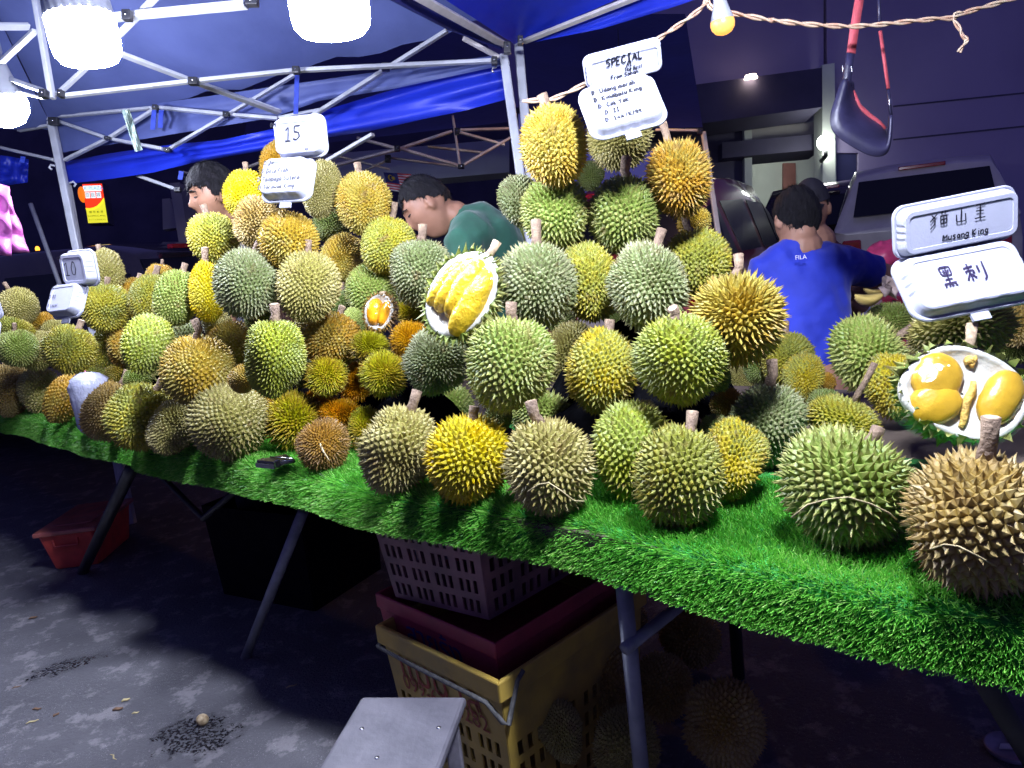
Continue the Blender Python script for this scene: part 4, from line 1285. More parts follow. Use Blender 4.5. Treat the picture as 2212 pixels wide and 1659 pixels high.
def font_text(name, txt, size, o0, ux, uy, m, parent, center=True, shear=0.):
    """printed lettering lying in the plane ux, uy at o0"""
    cu = bpy.data.curves.new(name, 'FONT'); cu.body = txt; cu.size = size; cu.shear = shear
    cu.align_x = 'CENTER' if center else 'LEFT'; cu.align_y = 'CENTER'
    cu.resolution_u = 3
    tmp = bpy.data.objects.new('tmp', cu); COL.objects.link(tmp)
    dg = bpy.context.evaluated_depsgraph_get()
    me = bpy.data.meshes.new_from_object(tmp.evaluated_get(dg))
    bpy.data.objects.remove(tmp)
    ux, uy = nrm(ux), nrm(uy)
    for v in me.vertices:
        p = np.asarray(o0) + ux * v.co.x + uy * v.co.y
        v.co = V3(p)
    me.name = name
    me.materials.clear()
    return mesh_obj(name, me, m, parent)

_fl, _fr = onz(822, 1352, .40), onz(1078, 1474, .40)
ed = nrm((_fr - _fl)[:2]); bk = np.array([-ed[1], ed[0]]); bk = bk if bk[1] > 0 else -bk
yc, ytop, ybot = crate('yellow crate with red Thai writing and phone number, bottom of the stack', _fl, _fr, bk * .52, .0, .405, .12, M['yellow_crate'], rim=.05, plain=2.2)
_fl2, _fr2 = onz(814, 1284, .455), onz(1070, 1393, .455)
rc, rtop, rbot = crate('maroon crate with blue Thai writing nested between yellow and pink crates', _fl2, _fr2, bk * .50, .345, .460, .04, M['red_crate'], rim=.040, slots=False, lip=.004)
_fl3 = onz(856, 1288, .463); _fr3 = onz(1058, 1338, .463)
_cc = (_fl3 + _fr3)[:2] / 2 + bk * .20
_fl3 = _cc + (_fl3[:2] - _cc) * 1.136; _fr3 = _cc + (_fr3[:2] - _cc) * 1.136
pc, ptop, pbot = crate('grimy pink slotted crate on top of the stack under the grass', _fl3, _fr3, bk * .44, .463, .715, .12, M['pink_crate'], rim=.02)
# writing
def face_frame(top, bot, z0, z1):
    tl, tr = np.r_[top[0], z1], np.r_[top[1], z1]
    b_l = np.r_[bot[0], z0]
    return tl, tr, b_l
def write_crate(t, top, bot, z0, z1, txt, size, fx, fz, m):
    tl, tr, b_l = face_frame(top, bot, z0, z1)
    ux = tr - tl; uy = tl - b_l
    n = nrm(np.cross(nrm(ux), nrm(uy)))
    if n @ (CAM - tl) < 0: n = -n
    ce = (np.r_[bot[0], z0] + np.r_[bot[1], z0]) / 2 * (1 - fz) + (tl + tr) / 2 * fz + ux * (fx - .5) + n * .0045
    font_text('lettering', txt, size, ce, ux, uy, m, t)
write_crate(yc, ytop, ybot, .0, .405, 'แม่นวล', .11, .48, .775, M['ink_red'])
write_crate(yc, ytop, ybot, .0, .405, '099-6356282', .060, .50, .655, M['ink_red'])
write_crate(rc, rtop, rbot, .345, .460, 'สายรุ้ง', .085, .48, .30, M['ink_blue'])
# rope round the yellow crate's rim
def r3(q, z): return np.array([q[0], q[1], z])
cen_ = (ytop[0] + ytop[2]) / 2
rp = [cen_ + (q - cen_) * 1.045 for q in ytop]
mb = MB(); mb.tube([r3(rp[3], .36), r3(rp[0], .345), r3(rp[0] * .7 + rp[1] * .3, .343), r3(rp[0] * .1 + rp[1] * .9, .345), r3(rp[1] * 1.0, .315), r3(rp[1] * .97 + rp[2] * .03, .30),
            r3(rp[1] * .9 + rp[2] * .1, .385), r3(rp[1] * .86 + rp[2] * .14, .40)], .006, 8)
mb.build('rope', M['rope'], yc, True)

# red storage box with a clear lid, far under the table
M['red_box'] = mat('red_box_plastic', (.80, .10, .07), .4, noise=.15, nscale=12)
M['lid'] = mat('cloudy_lid', (.45, .13, .10), .3, noise=.2, nscale=14, bump=.15, bscale=30)
c0 = onz(172, 1222, 0); ex = nrm(np.array([.99, .06])); ey = np.array([-ex[1], ex[0]])
t = thing('storage_box', 'red plastic storage box with lid on the ground behind the table leg', 'storage box', (c0[0], c0[1] + .1, 0))
def bq(x, y, z): return np.r_[c0[:2] + ex * x + ey * y, z]
mb = MB()
w0, w1, l0, l1, H = .105, .132, .17, .20, .19
q0 = [bq(-w0, -.02, 0), bq(w0, -.02, 0), bq(w0, 2 * l0, 0), bq(-w0, 2 * l0, 0)]
q1 = [bq(-w1, -.06, H), bq(w1, -.06, H), bq(w1, 2 * l1 - .04, H), bq(-w1, 2 * l1 - .04, H)]
mb.add(q0 + q1, [(3, 2, 1, 0), (0, 1, 5, 4), (1, 2, 6, 5), (2, 3, 7, 6), (3, 0, 4, 7)])
mb.build('body', M['red_box'], t, bevel=.012)
mb = MB(); mb.prism([bq(-w1 - .015, -.075, H), bq(w1 + .015, -.075, H), bq(w1 + .015, 2 * l1 - .025, H), bq(-w1 - .015, 2 * l1 - .025, H)], (0, 0, .022))
mb.prism([bq(-w1 + .04, .0, H + .022), bq(w1 - .04, .0, H + .022), bq(w1 - .04, 2 * l1 - .10, H + .022), bq(-w1 + .04, 2 * l1 - .10, H + .022)], (0, 0, .008))
mb.build('lid', M['lid'], t, bevel=.008)
mb = MB(); mb.tube([bq(-.07, -.052, H - .025), bq(-.066, -.058, H - .06), bq(.046, -.058, H - .06), bq(.05, -.052, H - .025)], .005, 8)
mb.build('handle', M['red_box'], t, True)

# black box in the shade
M['black_box'] = mat('black_box_plastic', (.005, .005, .008), .8, noise=.2, nscale=20, spec=.05)
c1 = onz(430, 1425, 0) + np.array([.12, .42, 0])
t = thing('black_tub', 'black open plastic tub in the dark under the table', 'tub', (c1[0], c1[1], 0))
ex = nrm(np.array([.86, -.5])); ey = np.array([-ex[1], ex[0]])
def bq2(x, y, z): return np.r_[c1[:2] + ex * x + ey * y, z]
for a, b in (((-.26, 0), (.26, 0)), ((.26, 0), (.26, .40)), ((.26, .40), (-.26, .40)), ((-.26, .40), (-.26, 0))):
    mb = MB(); mb.grid([[bq2(*a, 0), bq2(a[0] * 1.08, a[1] * 1.08 - .015, .40)], [bq2(*b, 0), bq2(b[0] * 1.08, b[1] * 1.08 - .015, .40)]])
    o = mb.build('wall_panel', M['black_box'], t); s_ = o.modifiers.new('w', 'SOLIDIFY'); s_.thickness = .006
mb = MB(); mb.prism([bq2(-.26, 0, .004), bq2(.26, 0, .004), bq2(.26, .4, .004), bq2(-.26, .4, .004)], (0, 0, .006)); mb.build('floor', M['black_box'], t)

# small painted bench in the foreground
M['bench'] = mat('scuffed_paint', (.095, .09, .105), .5, col2=(.065, .062, .075), nscale=16, bump=.12, bscale=60, detail=9)
M['bench_edge'] = mat('worn_edge', (.17, .16, .18), .7, noise=.3, nscale=30)
za = .45
cor = [onz(781, 1503, za), onz(1008, 1503, za), onz(950, 2020, za), onz(560, 2020, za)]
ax_ = nrm((cor[1] - cor[0])[:2]); ln_ = nrm(((cor[3] + cor[2]) / 2 - (cor[0] + cor[1]) / 2)[:2])
ay_ = np.array([-ax_[1], ax_[0]]); ay_ = ay_ if ay_ @ ln_ > 0 else -ay_
wB = np.linalg.norm((cor[1] - cor[0])[:2])
t = thing('bench', 'scuffed pale bench with screw heads in the foreground under the table edge', 'bench', (cor[0][0], cor[0][1], 0))
def bp(x, y, z): return np.r_[cor[0][:2] + ax_ * x + ay_ * y, z]
mb = MB(); mb.prism([bp(0, 0, za - .02), bp(wB, 0, za - .02), bp(wB, .62, za - .02), bp(0, .62, za - .02)], (0, 0, .02))
mb.build('seat', M['bench'], t, bevel=.008)
for x_, y_ in ((.045, .035), (wB - .03, .03), (.045, .58), (wB - .045, .58)):
    mb = MB(); mb.bar(bp(x_, y_, 0), bp(x_, y_, za - .021), .014); mb.build('leg', M['bench_edge'], t, bevel=.003)
for x_, y_ in ((.040, .105), (wB * .86, .10), (wB * .45, .185), (.05, .3)):
    mb = MB(); mb.tube([bp(x_, y_, za - .004), bp(x_, y_, za + .0012)], .0042, 12); mb.build('screw', M['steel'], t, True)

# durians stored on the ground under the table
UND = [(1209,1576,96,130,'ol',1.75),(1300,1455,140,170,'br',1.95),(1432,1482,120,140,'br',2.0),(1566,1563,180,175,'br',1.72),
       (1491,1375,120,130,'br',2.25),(1352,1610,150,140,'ol',1.72),(1345,1335,90,100,'br',2.35),(1260,1345,70,90,'dk',2.3)]
ULAB = ['shaded durian on the ground beside the yellow crate', 'dark durian heaped left of the grey table leg under the table', 'brown durian right of the grey table leg under the table',
        'brown durian at the lower right of the heap under the table', 'dark durian below the brace of the grey table leg', 'olive durian at the bottom of the picture by the table leg',
        'brown durian behind the top of the grey table leg', 'dark durian behind the yellow crate corner']
for k, (cx, cy, w, h, rind, d) in enumerate(UND):
    rr = h / 2 * d / FOC
    make_durian(300 + k, (cx, cy, w, h, .17, rind, None, 420, .2, ULAB[k]), at(cx, cy, d), d, True)

# round lid with a red tag on the ground, lower right
c2 = onz(2185, 1622, 0)
M['lid_dark'] = mat('dark_tin', (.26, .23, .28), .4, .1, noise=.3, nscale=20)
M['red_tag'] = mat('red_tag', (.8, .02, .05), .5, noise=.1, nscale=30)
M['white_tag'] = mat('paper_tag', (.6, .58, .55), .7, noise=.15, nscale=30)
t = thing('tin_lid', 'round dark tin lid with red and white scraps on the ground', 'lid', (c2[0], c2[1], 0))
mb = MB()
prof = [(.055, .003), (.058, .012), (.054, .014), (.050, .006), (.001, .006)]
mb.grid([[np.r_[c2[:2], 0] + np.array([r_ * math.cos(a), r_ * math.sin(a), z_]) for r_, z_ in prof] for a in np.linspace(0, 2 * math.pi, 40, endpoint=False)], True)
mb.build('dish', M['lid_dark'], t, True)
mb = MB(); mb.prism([np.r_[c2[:2], .009] + np.array(q) for q in ((.005, .008, 0), (.03, .012, 0), (.028, .034, 0), (.01, .03, 0))], (0, 0, .004)); mb.build('red_scrap', M['red_tag'], t)
mb = MB(); mb.prism([np.r_[c2[:2], .0085] + np.array(q) for q in ((-.03, 0, 0), (.004, -.008, 0), (.006, .012, 0), (-.016, .016, 0))], (0, 0, .002)); mb.build('white_scrap', M['white_tag'], t)

# litter on the lit asphalt
M['husk_bit'] = mat('dry_husk', (.16, .09, .05), .8, noise=.3, nscale=60)
M['straw_bit'] = mat('dry_straw', (.45, .37, .18), .8, noise=.2, nscale=60)
M['nut'] = mat('pale_nut', (.50, .40, .24), .7, col2=(.22, .15, .07), nscale=70)
LIT = [(72,1336,.045,.011,.6,'husk_bit','brown cut stem piece near the left frame edge'),(36,1485,.04,.005,.5,'husk_bit','thin dark splinter at the far left of the lit ground'),
       (80,1533,.04,.009,.1,'husk_bit','dark husk flake left on the lit ground'),(122,1545,.03,.008,1.3,'husk_bit','small upright dark twig bit on the lit ground'),
       (70,1560,.05,.006,.5,'straw_bit','pale straw sliver at the lower left'),(255,1534,.045,.012,.3,'husk_bit','dark brown husk flake in the middle of the lit ground'),
       (272,1514,.035,.010,.6,'straw_bit','pale husk chip above the dark brown flake'),(293,1541,.03,.006,.4,'straw_bit','yellow splinter right of the dark brown flake'),
       (245,1636,.06,.004,-.7,'straw_bit','dry stalk with a knot near the bottom edge'),(630,1483,.05,.005,.5,'straw_bit','faint straw in the shadow under the table')]
for k, (x_, y_, L_, r_, ang, mm, lab) in enumerate(LIT):
    c = onz(x_, y_, 0)
    L_, r_ = L_ * .7, r_ * .6
    d_ = np.array([math.cos(ang), math.sin(ang), 0]); e_ = np.array([-d_[1], d_[0], 0])
    rr = np.random.default_rng(k)
    mb = MB(); mb.tube([c - d_ * L_ / 2 + [0, 0, r_ * .6], c - d_ * L_ * .2 + e_ * .004 + [0, 0, r_ * .75], c + d_ * L_ * .2 - e_ * .003 + [0, 0, r_ * .7], c + d_ * L_ / 2 + [0, 0, r_ * .6]],
                       [r_ * .5, r_, r_ * .9, r_ * .4], 7, flat=.6)
    tag(mb.build('litter_scrap', M[mm], None, True), lab, 'litter', 'scraps on the ground')
c = onz(437, 1555, .015)
mb = MB(); mb.ball(c + np.array([0, 0, 0]), .019, .017, .018); tag(mb.build('nut', M['nut'], None, True), 'round pale nut lying at the shadow edge on the ground', 'nut')
# ================================================================== tents
def fabric(name, col, col2, rough=.55, fold=0.0):
    m = mat(name, col, rough, col2=col2, nscale=3, bump=.25, bscale=14, spec=.35)
    return m
M['tent_in'] = fabric('tent_lining', (.10, .125, .31), (.075, .095, .25))
M['tent_blue'] = fabric('tent_valance', (.012, .03, .42), (.010, .022, .34), .42)
M['tent_navy'] = fabric('tent_navy', (.012, .016, .11), (.010, .012, .08))
M['velcro'] = mat('blue_strap', (.02, .045, .35), .7, noise=.2, nscale=40)
M['frame_warmlit'] = mat('frame_paint_warmlit', (.50, .46, .44), .4, noise=.12, nscale=14)  # frame paint with the warm lamplight put into its colour
def dr(x):
    """distance of the stall tent's rear eave at grid column x"""
    return 1 / (1 / 4.3 + (x - 117) / 974. * (1 / 3.1 - 1 / 4.3))
t1 = thing('canopy_tent', 'blue pop up tent with white folding frame over the durian stall', 'tent', at(600, 300, 3.5))
def tube_px(t, pts, w, m='grey_paint', name='frame_bar'):
    """square frame bars through photo points (x, y, d); w = full width on the grid"""
    for a, b in zip(pts[:-1], pts[1:]):
        A, B = at(*a), at(*b)
        hw = .5 * w * (a[2] + b[2]) / 2 / FOC
        mb = MB(); mb.bar(A, B, hw * .62, up=FWD, w2=hw); mb.build(name, M[m], t, bevel=hw * .25)
def joint(t, x, y, d, w=14, h=14):
    k = d / FOC
    c = at(x, y, d - .012)
    mb = MB(); mb.box(c, RGT * w * k * .5, UPV * h * k * .5, FWD * .014)
    mb.build('joint', M['black_plastic'], t, bevel=.003)
    mb = MB(); mb.tube([c - FWD * .014, c - FWD * .017], .0045, 8); mb.build('bolt', M['steel'], t, True)
# king post and hub
tube_px(t1, [(70, -40, 2.75), (113, 213, 2.75)], 17, name='king_post')
tube_px(t1, [(131, 208, 2.75), (411, 176, 2.9), (640, 152, 3.03), (1074, 131, 3.12)], 13)
tube_px(t1, [(228, 40, 2.55), (268, 35, 2.55), (532, 10, 2.45)], 22)
tube_px(t1, [(240, 92, 2.62), (286, 46, 2.6), (336, -6, 2.5)], 15)
tube_px(t1, [(-20, 57, 2.6), (62, 57, 2.72)], 15)
tube_px(t1, [(76, 66, 2.74), (3, 134, 2.9)], 13)
tube_px(t1, [(252, 113, 2.65), (418, 176, 3.0), (602, 243, 3.5)], 13)
tube_px(t1, [(18, 170, 3.0), (98, 198, 2.8)], 15)
tube_px(t1, [(30, 196, 3.0), (96, 213, 2.8)], 7)
tube_px(t1, [(122, 206, 2.77), (188, 145, 2.7), (236, 96, 2.64)], 12)
# rear eave trusses
tube_px(t1, [(-30, 312, 4.5), (117, 346, 4.3)], 10)
tube_px(t1, [(50, 244, 4.35), (126, 262, 4.28), (232, 299, 4.1), (352, 322, 3.92)], 11)
tube_px(t1, [(40, 282, 4.36), (112, 270, 4.3)], 9)
tube_px(t1, [(140, 346, 4.25), (231, 301, 4.08), (334, 236, 3.95)], 10)
tube_px(t1, [(128, 252, 4.28), (330, 233, 3.95)], 9)
tube_px(t1, [(338, 232, 3.94), (489, 247, 3.72), (602, 256, 3.6)], 11)
tube_px(t1, [(366, 322, 3.9), (489, 250, 3.74), (642, 158, 3.55)], 10)
tube_px(t1, [(604, 254, 3.58), (700, 236, 3.5)], 10)
tube_px(t1, [(676, 250, 3.45), (833, 150, 3.3), (966, 66, 3.2)], 13)
tube_px(t1, [(540, 215, 3.6), (606, 240, 3.55)], 10)
tube_px(t1, [(706, 348, 3.75), (806, 290, 3.6)], 12)
tube_px(t1, [(298, 380, 4.2), (378, 408, 4.1)], 11)
for (x, y, d, w, h) in ((275, 34, 2.5, 18, 22), (418, 176, 2.9, 20, 16), (640, 152, 3.0, 15, 15), (833, 145, 3.2, 17, 16), (1068, 132, 3.1, 13, 16), (232, 299, 4.05, 10, 8), (489, 248, 3.7, 13, 12),
                        (336, 233, 3.92, 11, 12), (116, 262, 4.2, 20, 16), (95, 203, 2.72, 16, 18), (545, 4, 2.42, 26, 18), (362, 324, 3.9, 14, 9), (132, 203, 2.74, 10, 16), (384, 410, 4.05, 14, 10)):
    joint(t1, x, y, d, w, h)
# legs
def post(t, x0, y0, x1, y1, d, w, m='grey_paint', name='leg'):
    A, B = at(x0, y0, d), at(x1, y1, d)
    v = nrm(B - A); zend = A + v * ((0 - A[2]) / v[2])
    hw = .5 * w * d / FOC
    mb = MB(); mb.bar(A, zend, hw, up=FWD); mb.build(name, M[m], t, bevel=hw * .3)
    return A, zend
post(t1, 111, 262, 163, 520, 4.3, 15)
post(t1, 146, 398, 171, 540, 4.35, 12)
post(t1, 1088, 118, 1127, 400, 3.12, 19)
mb = MB(); mb.tube([at(150, 396, 4.3), at(158, 392, 4.3), at(164, 398, 4.3), at(160, 403, 4.3)], .006, 8); mb.build('latch', M['grey_paint'], t1, True)
mb = MB(); mb.tube([at(118, 358, 4.25), at(110, 356, 4.25), at(106, 362, 4.25), at(112, 366, 4.25)], .006, 8); mb.build('latch', M['grey_paint'], t1, True)
mb = MB(); mb.tube([at(1073, 145, 3.1), at(1064, 147, 3.1), at(1063, 154, 3.1), at(1067, 157, 3.1)], .004, 8); mb.build('pull_ring', M['steel'], t1, True)
# roof cloth: pyramid from the eaves, seen from below
Bc, Cc = at(112, 258, 4.4), at(1086, 116, 3.2)
zc = (Bc[2] + Cc[2]) / 2 + .03
Bc[2] = Cc[2] = zc
e1 = nrm((Cc - Bc)); e2 = np.array([e1[1], -e1[0], 0]); e2 = e2 if e2[1] < 0 else -e2
wT = np.linalg.norm(Cc - Bc)
Dc, Ac = Cc + e2 * wT, Bc + e2 * wT
pk = (Bc + Dc) / 2 + np.array([0, 0, .92])
for a, b in ((Bc, Cc), (Cc, Dc), (Dc, Ac), (Ac, Bc)):
    G = []
    for i in range(25):
        f = i / 24
        row = []
        for j in range(17):
            g = j / 16
            base = a * (1 - f) + b * f
            q = base * (1 - g) + pk * g
            sag = -.10 * math.sin(math.pi * g) * math.sin(math.pi * f) * (1 - g) ** .5
            wr = .012 * math.sin(f * 21 + g * 6) * (1 - g) + .010 * math.sin(f * 47 + 9 * g) * (1 - g)
            row.append(q + np.array([0, 0, sag + wr]))
        G.append(row)
    mb = MB(); mb.grid(G); mb.build('roof_cloth', M['tent_in'], t1, True)
# rear valance, hanging in soft folds
def strip(t, top, bot, d, m, name='valance', folds=.03, n=90, k=9, wave=1.0, seed=1):
    xt = np.array(top, float); xb = np.array(bot, float)
    G = []
    for i in range(n):
        f = i / (n - 1)
        def ev(a):
            s = np.linspace(0, 1, len(a)); return np.array([np.interp(f, s, a[:, 0]), np.interp(f, s, a[:, 1])])
        p, q = ev(xt), ev(xb)
        row = []
        for j in range(k):
            g = j / (k - 1)
            x, y = p * (1 - g) + q * g
            dd = d(x) if callable(d) else d
            fo = folds * wave * (math.sin(f * 6 + g * 9 + seed) * .6 + math.sin(f * 3.1 - g * 14 + 1.7 * seed) * .5 + .3 * math.sin(f * 25 + g * 4))
            row.append(at(x, y, dd + fo))
        G.append(row)
    mb = MB(); mb.grid(G); return mb.build(name, M[m], t, True)
strip(t1, [(138, 350), (232, 332), (355, 314), (480, 302), (600, 276), (720, 232), (833, 198), (960, 164), (1082, 136)],
      [(143, 398), (250, 385), (330, 373), (420, 351), (560, 327), (680, 302), (800, 283), (920, 256), (1000, 240), (1096, 214)], lambda x: dr(x) + .12, 'tent_blue', folds=.045)
strip(t1, [(-40, 330), (20, 338), (62, 344)], [(-40, 402), (20, 400), (60, 394)], 4.6, 'tent_blue', folds=.03, n=20)
strip(t1, [(112, 256), (350, 222), (600, 186), (850, 150), (1084, 117)], [(120, 332), (300, 302), (590, 254), (690, 218), (850, 192), (1082, 142)], lambda x: dr(x) + .07, 'tent_in', 'inner_flap', folds=.02, n=70)
# blue tie straps
for x, y0, y1, d in ((333, 238, 280, 3.9), (349, 238, 276, 3.9), (642, 160, 246, 3.2), (392, 370, 388, 4.0), (50, 338, 352, 4.2)):
    k = d / FOC
    A, B = at(x, y0, d), at(x - 3, y1, d)
    mb = MB(); mb.bar(A, B, 5 * k, up=FWD, w2=.0015); mb.build('tie_strap', M['velcro'], t1)
# second tent, its corner post behind the first tent's
t2 = thing('canopy_tent', 'royal blue tent whose corner post stands beside the central post', 'tent', at(1120, 100, 3.05))
post(t2, 1108, -40, 1140, 320, 3.28, 19)
tube_px(t2, [(880, -20, 2.25), (1088, 96, 3.1)], 17, 'frame_warmlit')
tube_px(t2, [(1000, 82, 3.1), (1078, 124, 3.15)], 13, 'frame_warmlit')
tube_px(t2, [(1131, 90, 3.1), (1400, -16, 2.5)], 13, 'frame_warmlit')
joint(t2, 1096, 104, 3.05, 16, 24)
joint(t2, 1124, 88, 3.05, 12, 18)
G = []
for i in range(13):
    f = i / 12
    a = at(1112, 96, 3.2) * (1 - f) + at(760, -130, 1.95) * f
    row = []
    for j in range(13):
        g = j / 12
        b = at(1118, 92, 3.2) * (1 - f) + at(1720, -170, 2.0) * f
        q = a * (1 - g) + b * g + np.array([0, 0, .35 * math.sin(math.pi * g) * f])
        row.append(q)
    G.append(row)
mb = MB(); mb.grid(G); mb.build('roof_cloth', M['tent_blue'], t2, True)
strip(t2, [(1128, 94), (1260, 44), (1400, -12), (1560, -70)], [(1150, 92), (1300, 62), (1440, 20), (1620, -40)], lambda x: 3.14 - (x - 1131) * .0022, 'tent_blue', folds=.01, n=40)
strip(t2, [(740, -60), (880, -14), (990, 46), (1086, 98)], [(690, -60), (830, -6), (970, 66), (1084, 108)], lambda x: 3.1 - (1090 - x) * .0036, 'tent_navy', folds=.01, n=40)
# third tent behind, frame lit by warm light
t3 = thing('canopy_tent', 'dark tent behind with a folding frame lit in warm light', 'tent', at(990, 300, 5.2))
for pts, w in (([(771, 298, 5.0), (854, 320, 5.0)], 9), ([(862, 322, 5.0), (976, 284, 5.1)], 9), ([(862, 320, 5.0), (988, 357, 5.1)], 9), ([(716, 360, 5.0), (854, 324, 5.0)], 9),
               ([(994, 281, 5.1), (1100, 278, 5.2)], 8), ([(994, 286, 5.1), (1090, 313, 5.2)], 8), ([(1002, 356, 5.1), (1102, 298, 5.2)], 8), ([(924, 317, 5.6), (1046, 330, 5.6)], 7),
               ([(842, 341, 5.6), (990, 360, 5.6)], 6), ([(780, 372, 5.6), (840, 345, 5.6)], 6), ([(724, 336, 5.6), (842, 366, 5.6)], 6), ([(1416, 281, 5.0), (1516, 282, 5.0)], 8),
               ([(500, 375, 5.2), (560, 352, 5.2)], 8), ([(395, 372, 5.2), (440, 382, 5.2)], 8)):
    tube_px(t3, pts, w, 'frame_warmlit')
tube_px(t3, [(978, 250, 5.1), (994, 362, 5.1)], 9, 'frame_warmlit', 'king_post')
post(t3, 1519, 285, 1536, 400, 5.0, 10, 'frame_warmlit')
for (x, y, d, w, h) in ((858, 321, 4.95, 12, 12), (987, 284, 5.0, 10, 14), (996, 360, 5.0, 14, 9), (838, 343, 5.5, 12, 16), (1512, 284, 4.95, 10, 12)):
    joint(t3, x, y, d, w, h)
def poly_sheet(t, pts, m, name, sag=.0, n=14):
    """four cornered cloth from photo points"""
    a, b, c, d_ = (at(*p) for p in pts)
    G = [[(a * (1 - f) + b * f) * (1 - g) + (d_ * (1 - f) + c * f) * g + np.array([0, 0, -sag * math.sin(math.pi * f) * math.sin(math.pi * g)]) for g in np.linspace(0, 1, n)] for f in np.linspace(0, 1, n)]
    mb = MB(); mb.grid(G); return mb.build(name, M[m], t, True)
poly_sheet(t3, [(520, 330, 5.2), (1110, 262, 5.2), (1040, 60, 6.6), (560, 120, 6.6)], 'tent_navy', 'roof_cloth', .1)
poly_sheet(t3, [(1126, 283, 5.3), (1518, 275, 5.1), (1480, 30, 6.8), (1130, 30, 6.8)], 'tent_navy', 'roof_cloth', .1)
# towel and tie hung in the frame
M['towel'] = mat('checked_towel', (.30, .36, .30), .9, col2=(.14, .20, .18), nscale=40, bump=.3, bscale=60)
tw = strip(None, [(262, 238), (280, 236)], [(292, 328), (308, 324)], 3.6, 'towel', 'hand_towel', folds=.02, n=14, k=16)
tag(tw, 'green grey checked hand towel hanging in the tent frame', 'towel')
# ================================================================== building and cars behind
M['wall_purple'] = mat('painted_wall', (.34, .29, .46), .85, col2=(.27, .23, .38), nscale=.6, bump=.15, bscale=20)
M['wall_dark'] = mat('dark_fascia', (.06, .055, .10), .7, noise=.2, nscale=2)
M['wall_pale'] = mat('pale_wall', (.52, .56, .50), .85, noise=.1, nscale=1.5)
M['beam_beige'] = mat('beige_beam', (.36, .34, .34), .8, noise=.1, nscale=2)
M['door_brown'] = mat('brown_door', (.26, .11, .09), .6, noise=.15, nscale=4)
M['shutter'] = mat('shutter_navy', (.03, .032, .10), .6, noise=.2, nscale=3)
M['globe'] = mat('globe_lamp', (1, 1, 1), .4, emit=(.95, 1.0, .92), estr=22.0)
M['spot'] = mat('wall_light', (1, 1, 1), .4, emit=(1.0, .8, .6), estr=10.0)
DB = 10.5
bd = thing('building', 'dim shop building with lit doorway and globe lamp beyond the cars', 'building', at(1800, 300, DB))
def slab(name, px, d, m, thick=.25, t=None):
    pts = [at(x, y, d) for x, y in px]
    mb = MB(); mb.prism(pts, FWD * thick); return mb.build(name, M[m], t or bd)
slab('wall', [(1780, -420), (3300, -700), (3300, 520), (1855, 640), (1855, 330), (1790, 330)], DB, 'wall_purple')
slab('wall', [(900, -300), (1779, -420), (1779, 146), (1480, 186), (900, 260)], DB + .02, 'wall_purple')
slab('fascia', [(1300, 210), (1776, 146), (1776, 231), (1300, 296)], DB - .35, 'wall_dark', .6)
slab('lit_wall', [(1300, 290), (1776, 225), (1776, 266), (1300, 330)], DB + .7, 'wall_pale')
slab('lintel', [(1560, 285), (1776, 262), (1776, 296), (1560, 316)], DB + .6, 'beam_beige', .2)
slab('shutter_box', [(1560, 308), (1776, 288), (1776, 322), (1560, 342)], DB + .3, 'wall_dark', .5)
slab('inner_wall', [(1480, 330), (1780, 310), (1780, 560), (1480, 560)], DB + 2.4, 'wall_pale')
slab('door', [(1692, 352), (1719, 352), (1719, 480), (1692, 480)], DB + 2.34, 'door_brown', .05)
slab('side_wall', [(1440, 250), (1606, 236), (1610, 560), (1440, 560)], DB + .5, 'wall_dark')
slab('column', [(1608, 262), (1624, 260), (1626, 560), (1610, 560)], DB + .4, 'wall_pale', .2)
slab('column', [(1776, 140), (1803, 136), (1806, 560), (1778, 560)], DB - .1, 'wall_pale', .3)
slab('shutter', [(1806, 318), (1850, 314), (1852, 560), (1808, 560)], DB + .05, 'shutter', .1)
slab('frame_strip', [(1803, 312), (1806, 312), (1809, 560), (1805, 560)], DB - .02, 'wall_pale', .1)
for y in (228, 300):
    slab('groove', [(1930, y), (2300, y - 38), (2300, y - 35), (1930, y + 3)], DB - .01, 'wall_dark', .02)
c = at(1783, 308, DB - .3)
mb = MB(); mb.ball(c, .108); gl = mb.build('globe', M['globe'], bd, True)
mb = MB(); mb.tube([c - np.array([0, 0, .10]), c - np.array([0, 0, .17]), c + FWD * .15 - np.array([0, 0, .2])], .03, 10); mb.build('lamp_bracket', M['black_plastic'], bd, True)
c = at(1622, 170, DB - .40)
mb = MB(); mb.tube([c, c + np.array([0, 0, .05])], [.09, .07], 14); mb.build('uplight', M['spot'], bd, True)
# lamp inside the doorway, under the lintel
c = at(1665, 330, DB + 1.4)
mb = MB(); mb.tube([c - RGT * .5, c + RGT * .5], .03, 10); mb.build('ceiling_tube', M['globe'], bd, True)
# dark backdrop wall added far left for the night blackness
fr_ = thing('backdrop_wall', 'dark backdrop wall added far behind on the left', 'building', at(400, 400, 15))
slab('wall', [(-900, -200), (1120, -420), (1120, 640), (-900, 760)], 15.5, 'wall_dark', .4, fr_)
slab('awning', [(560, 345), (1100, 300), (1100, 372), (560, 420)], 8.5, 'wall_pale', .25, fr_)
slab('column', [(366, 396), (388, 394), (414, 560), (392, 560)], 7.5, 'beam_beige', .3, fr_)
slab('panel', [(350, 430), (366, 428), (384, 492), (352, 496)], 8.0, 'beam_beige', .1, fr_)

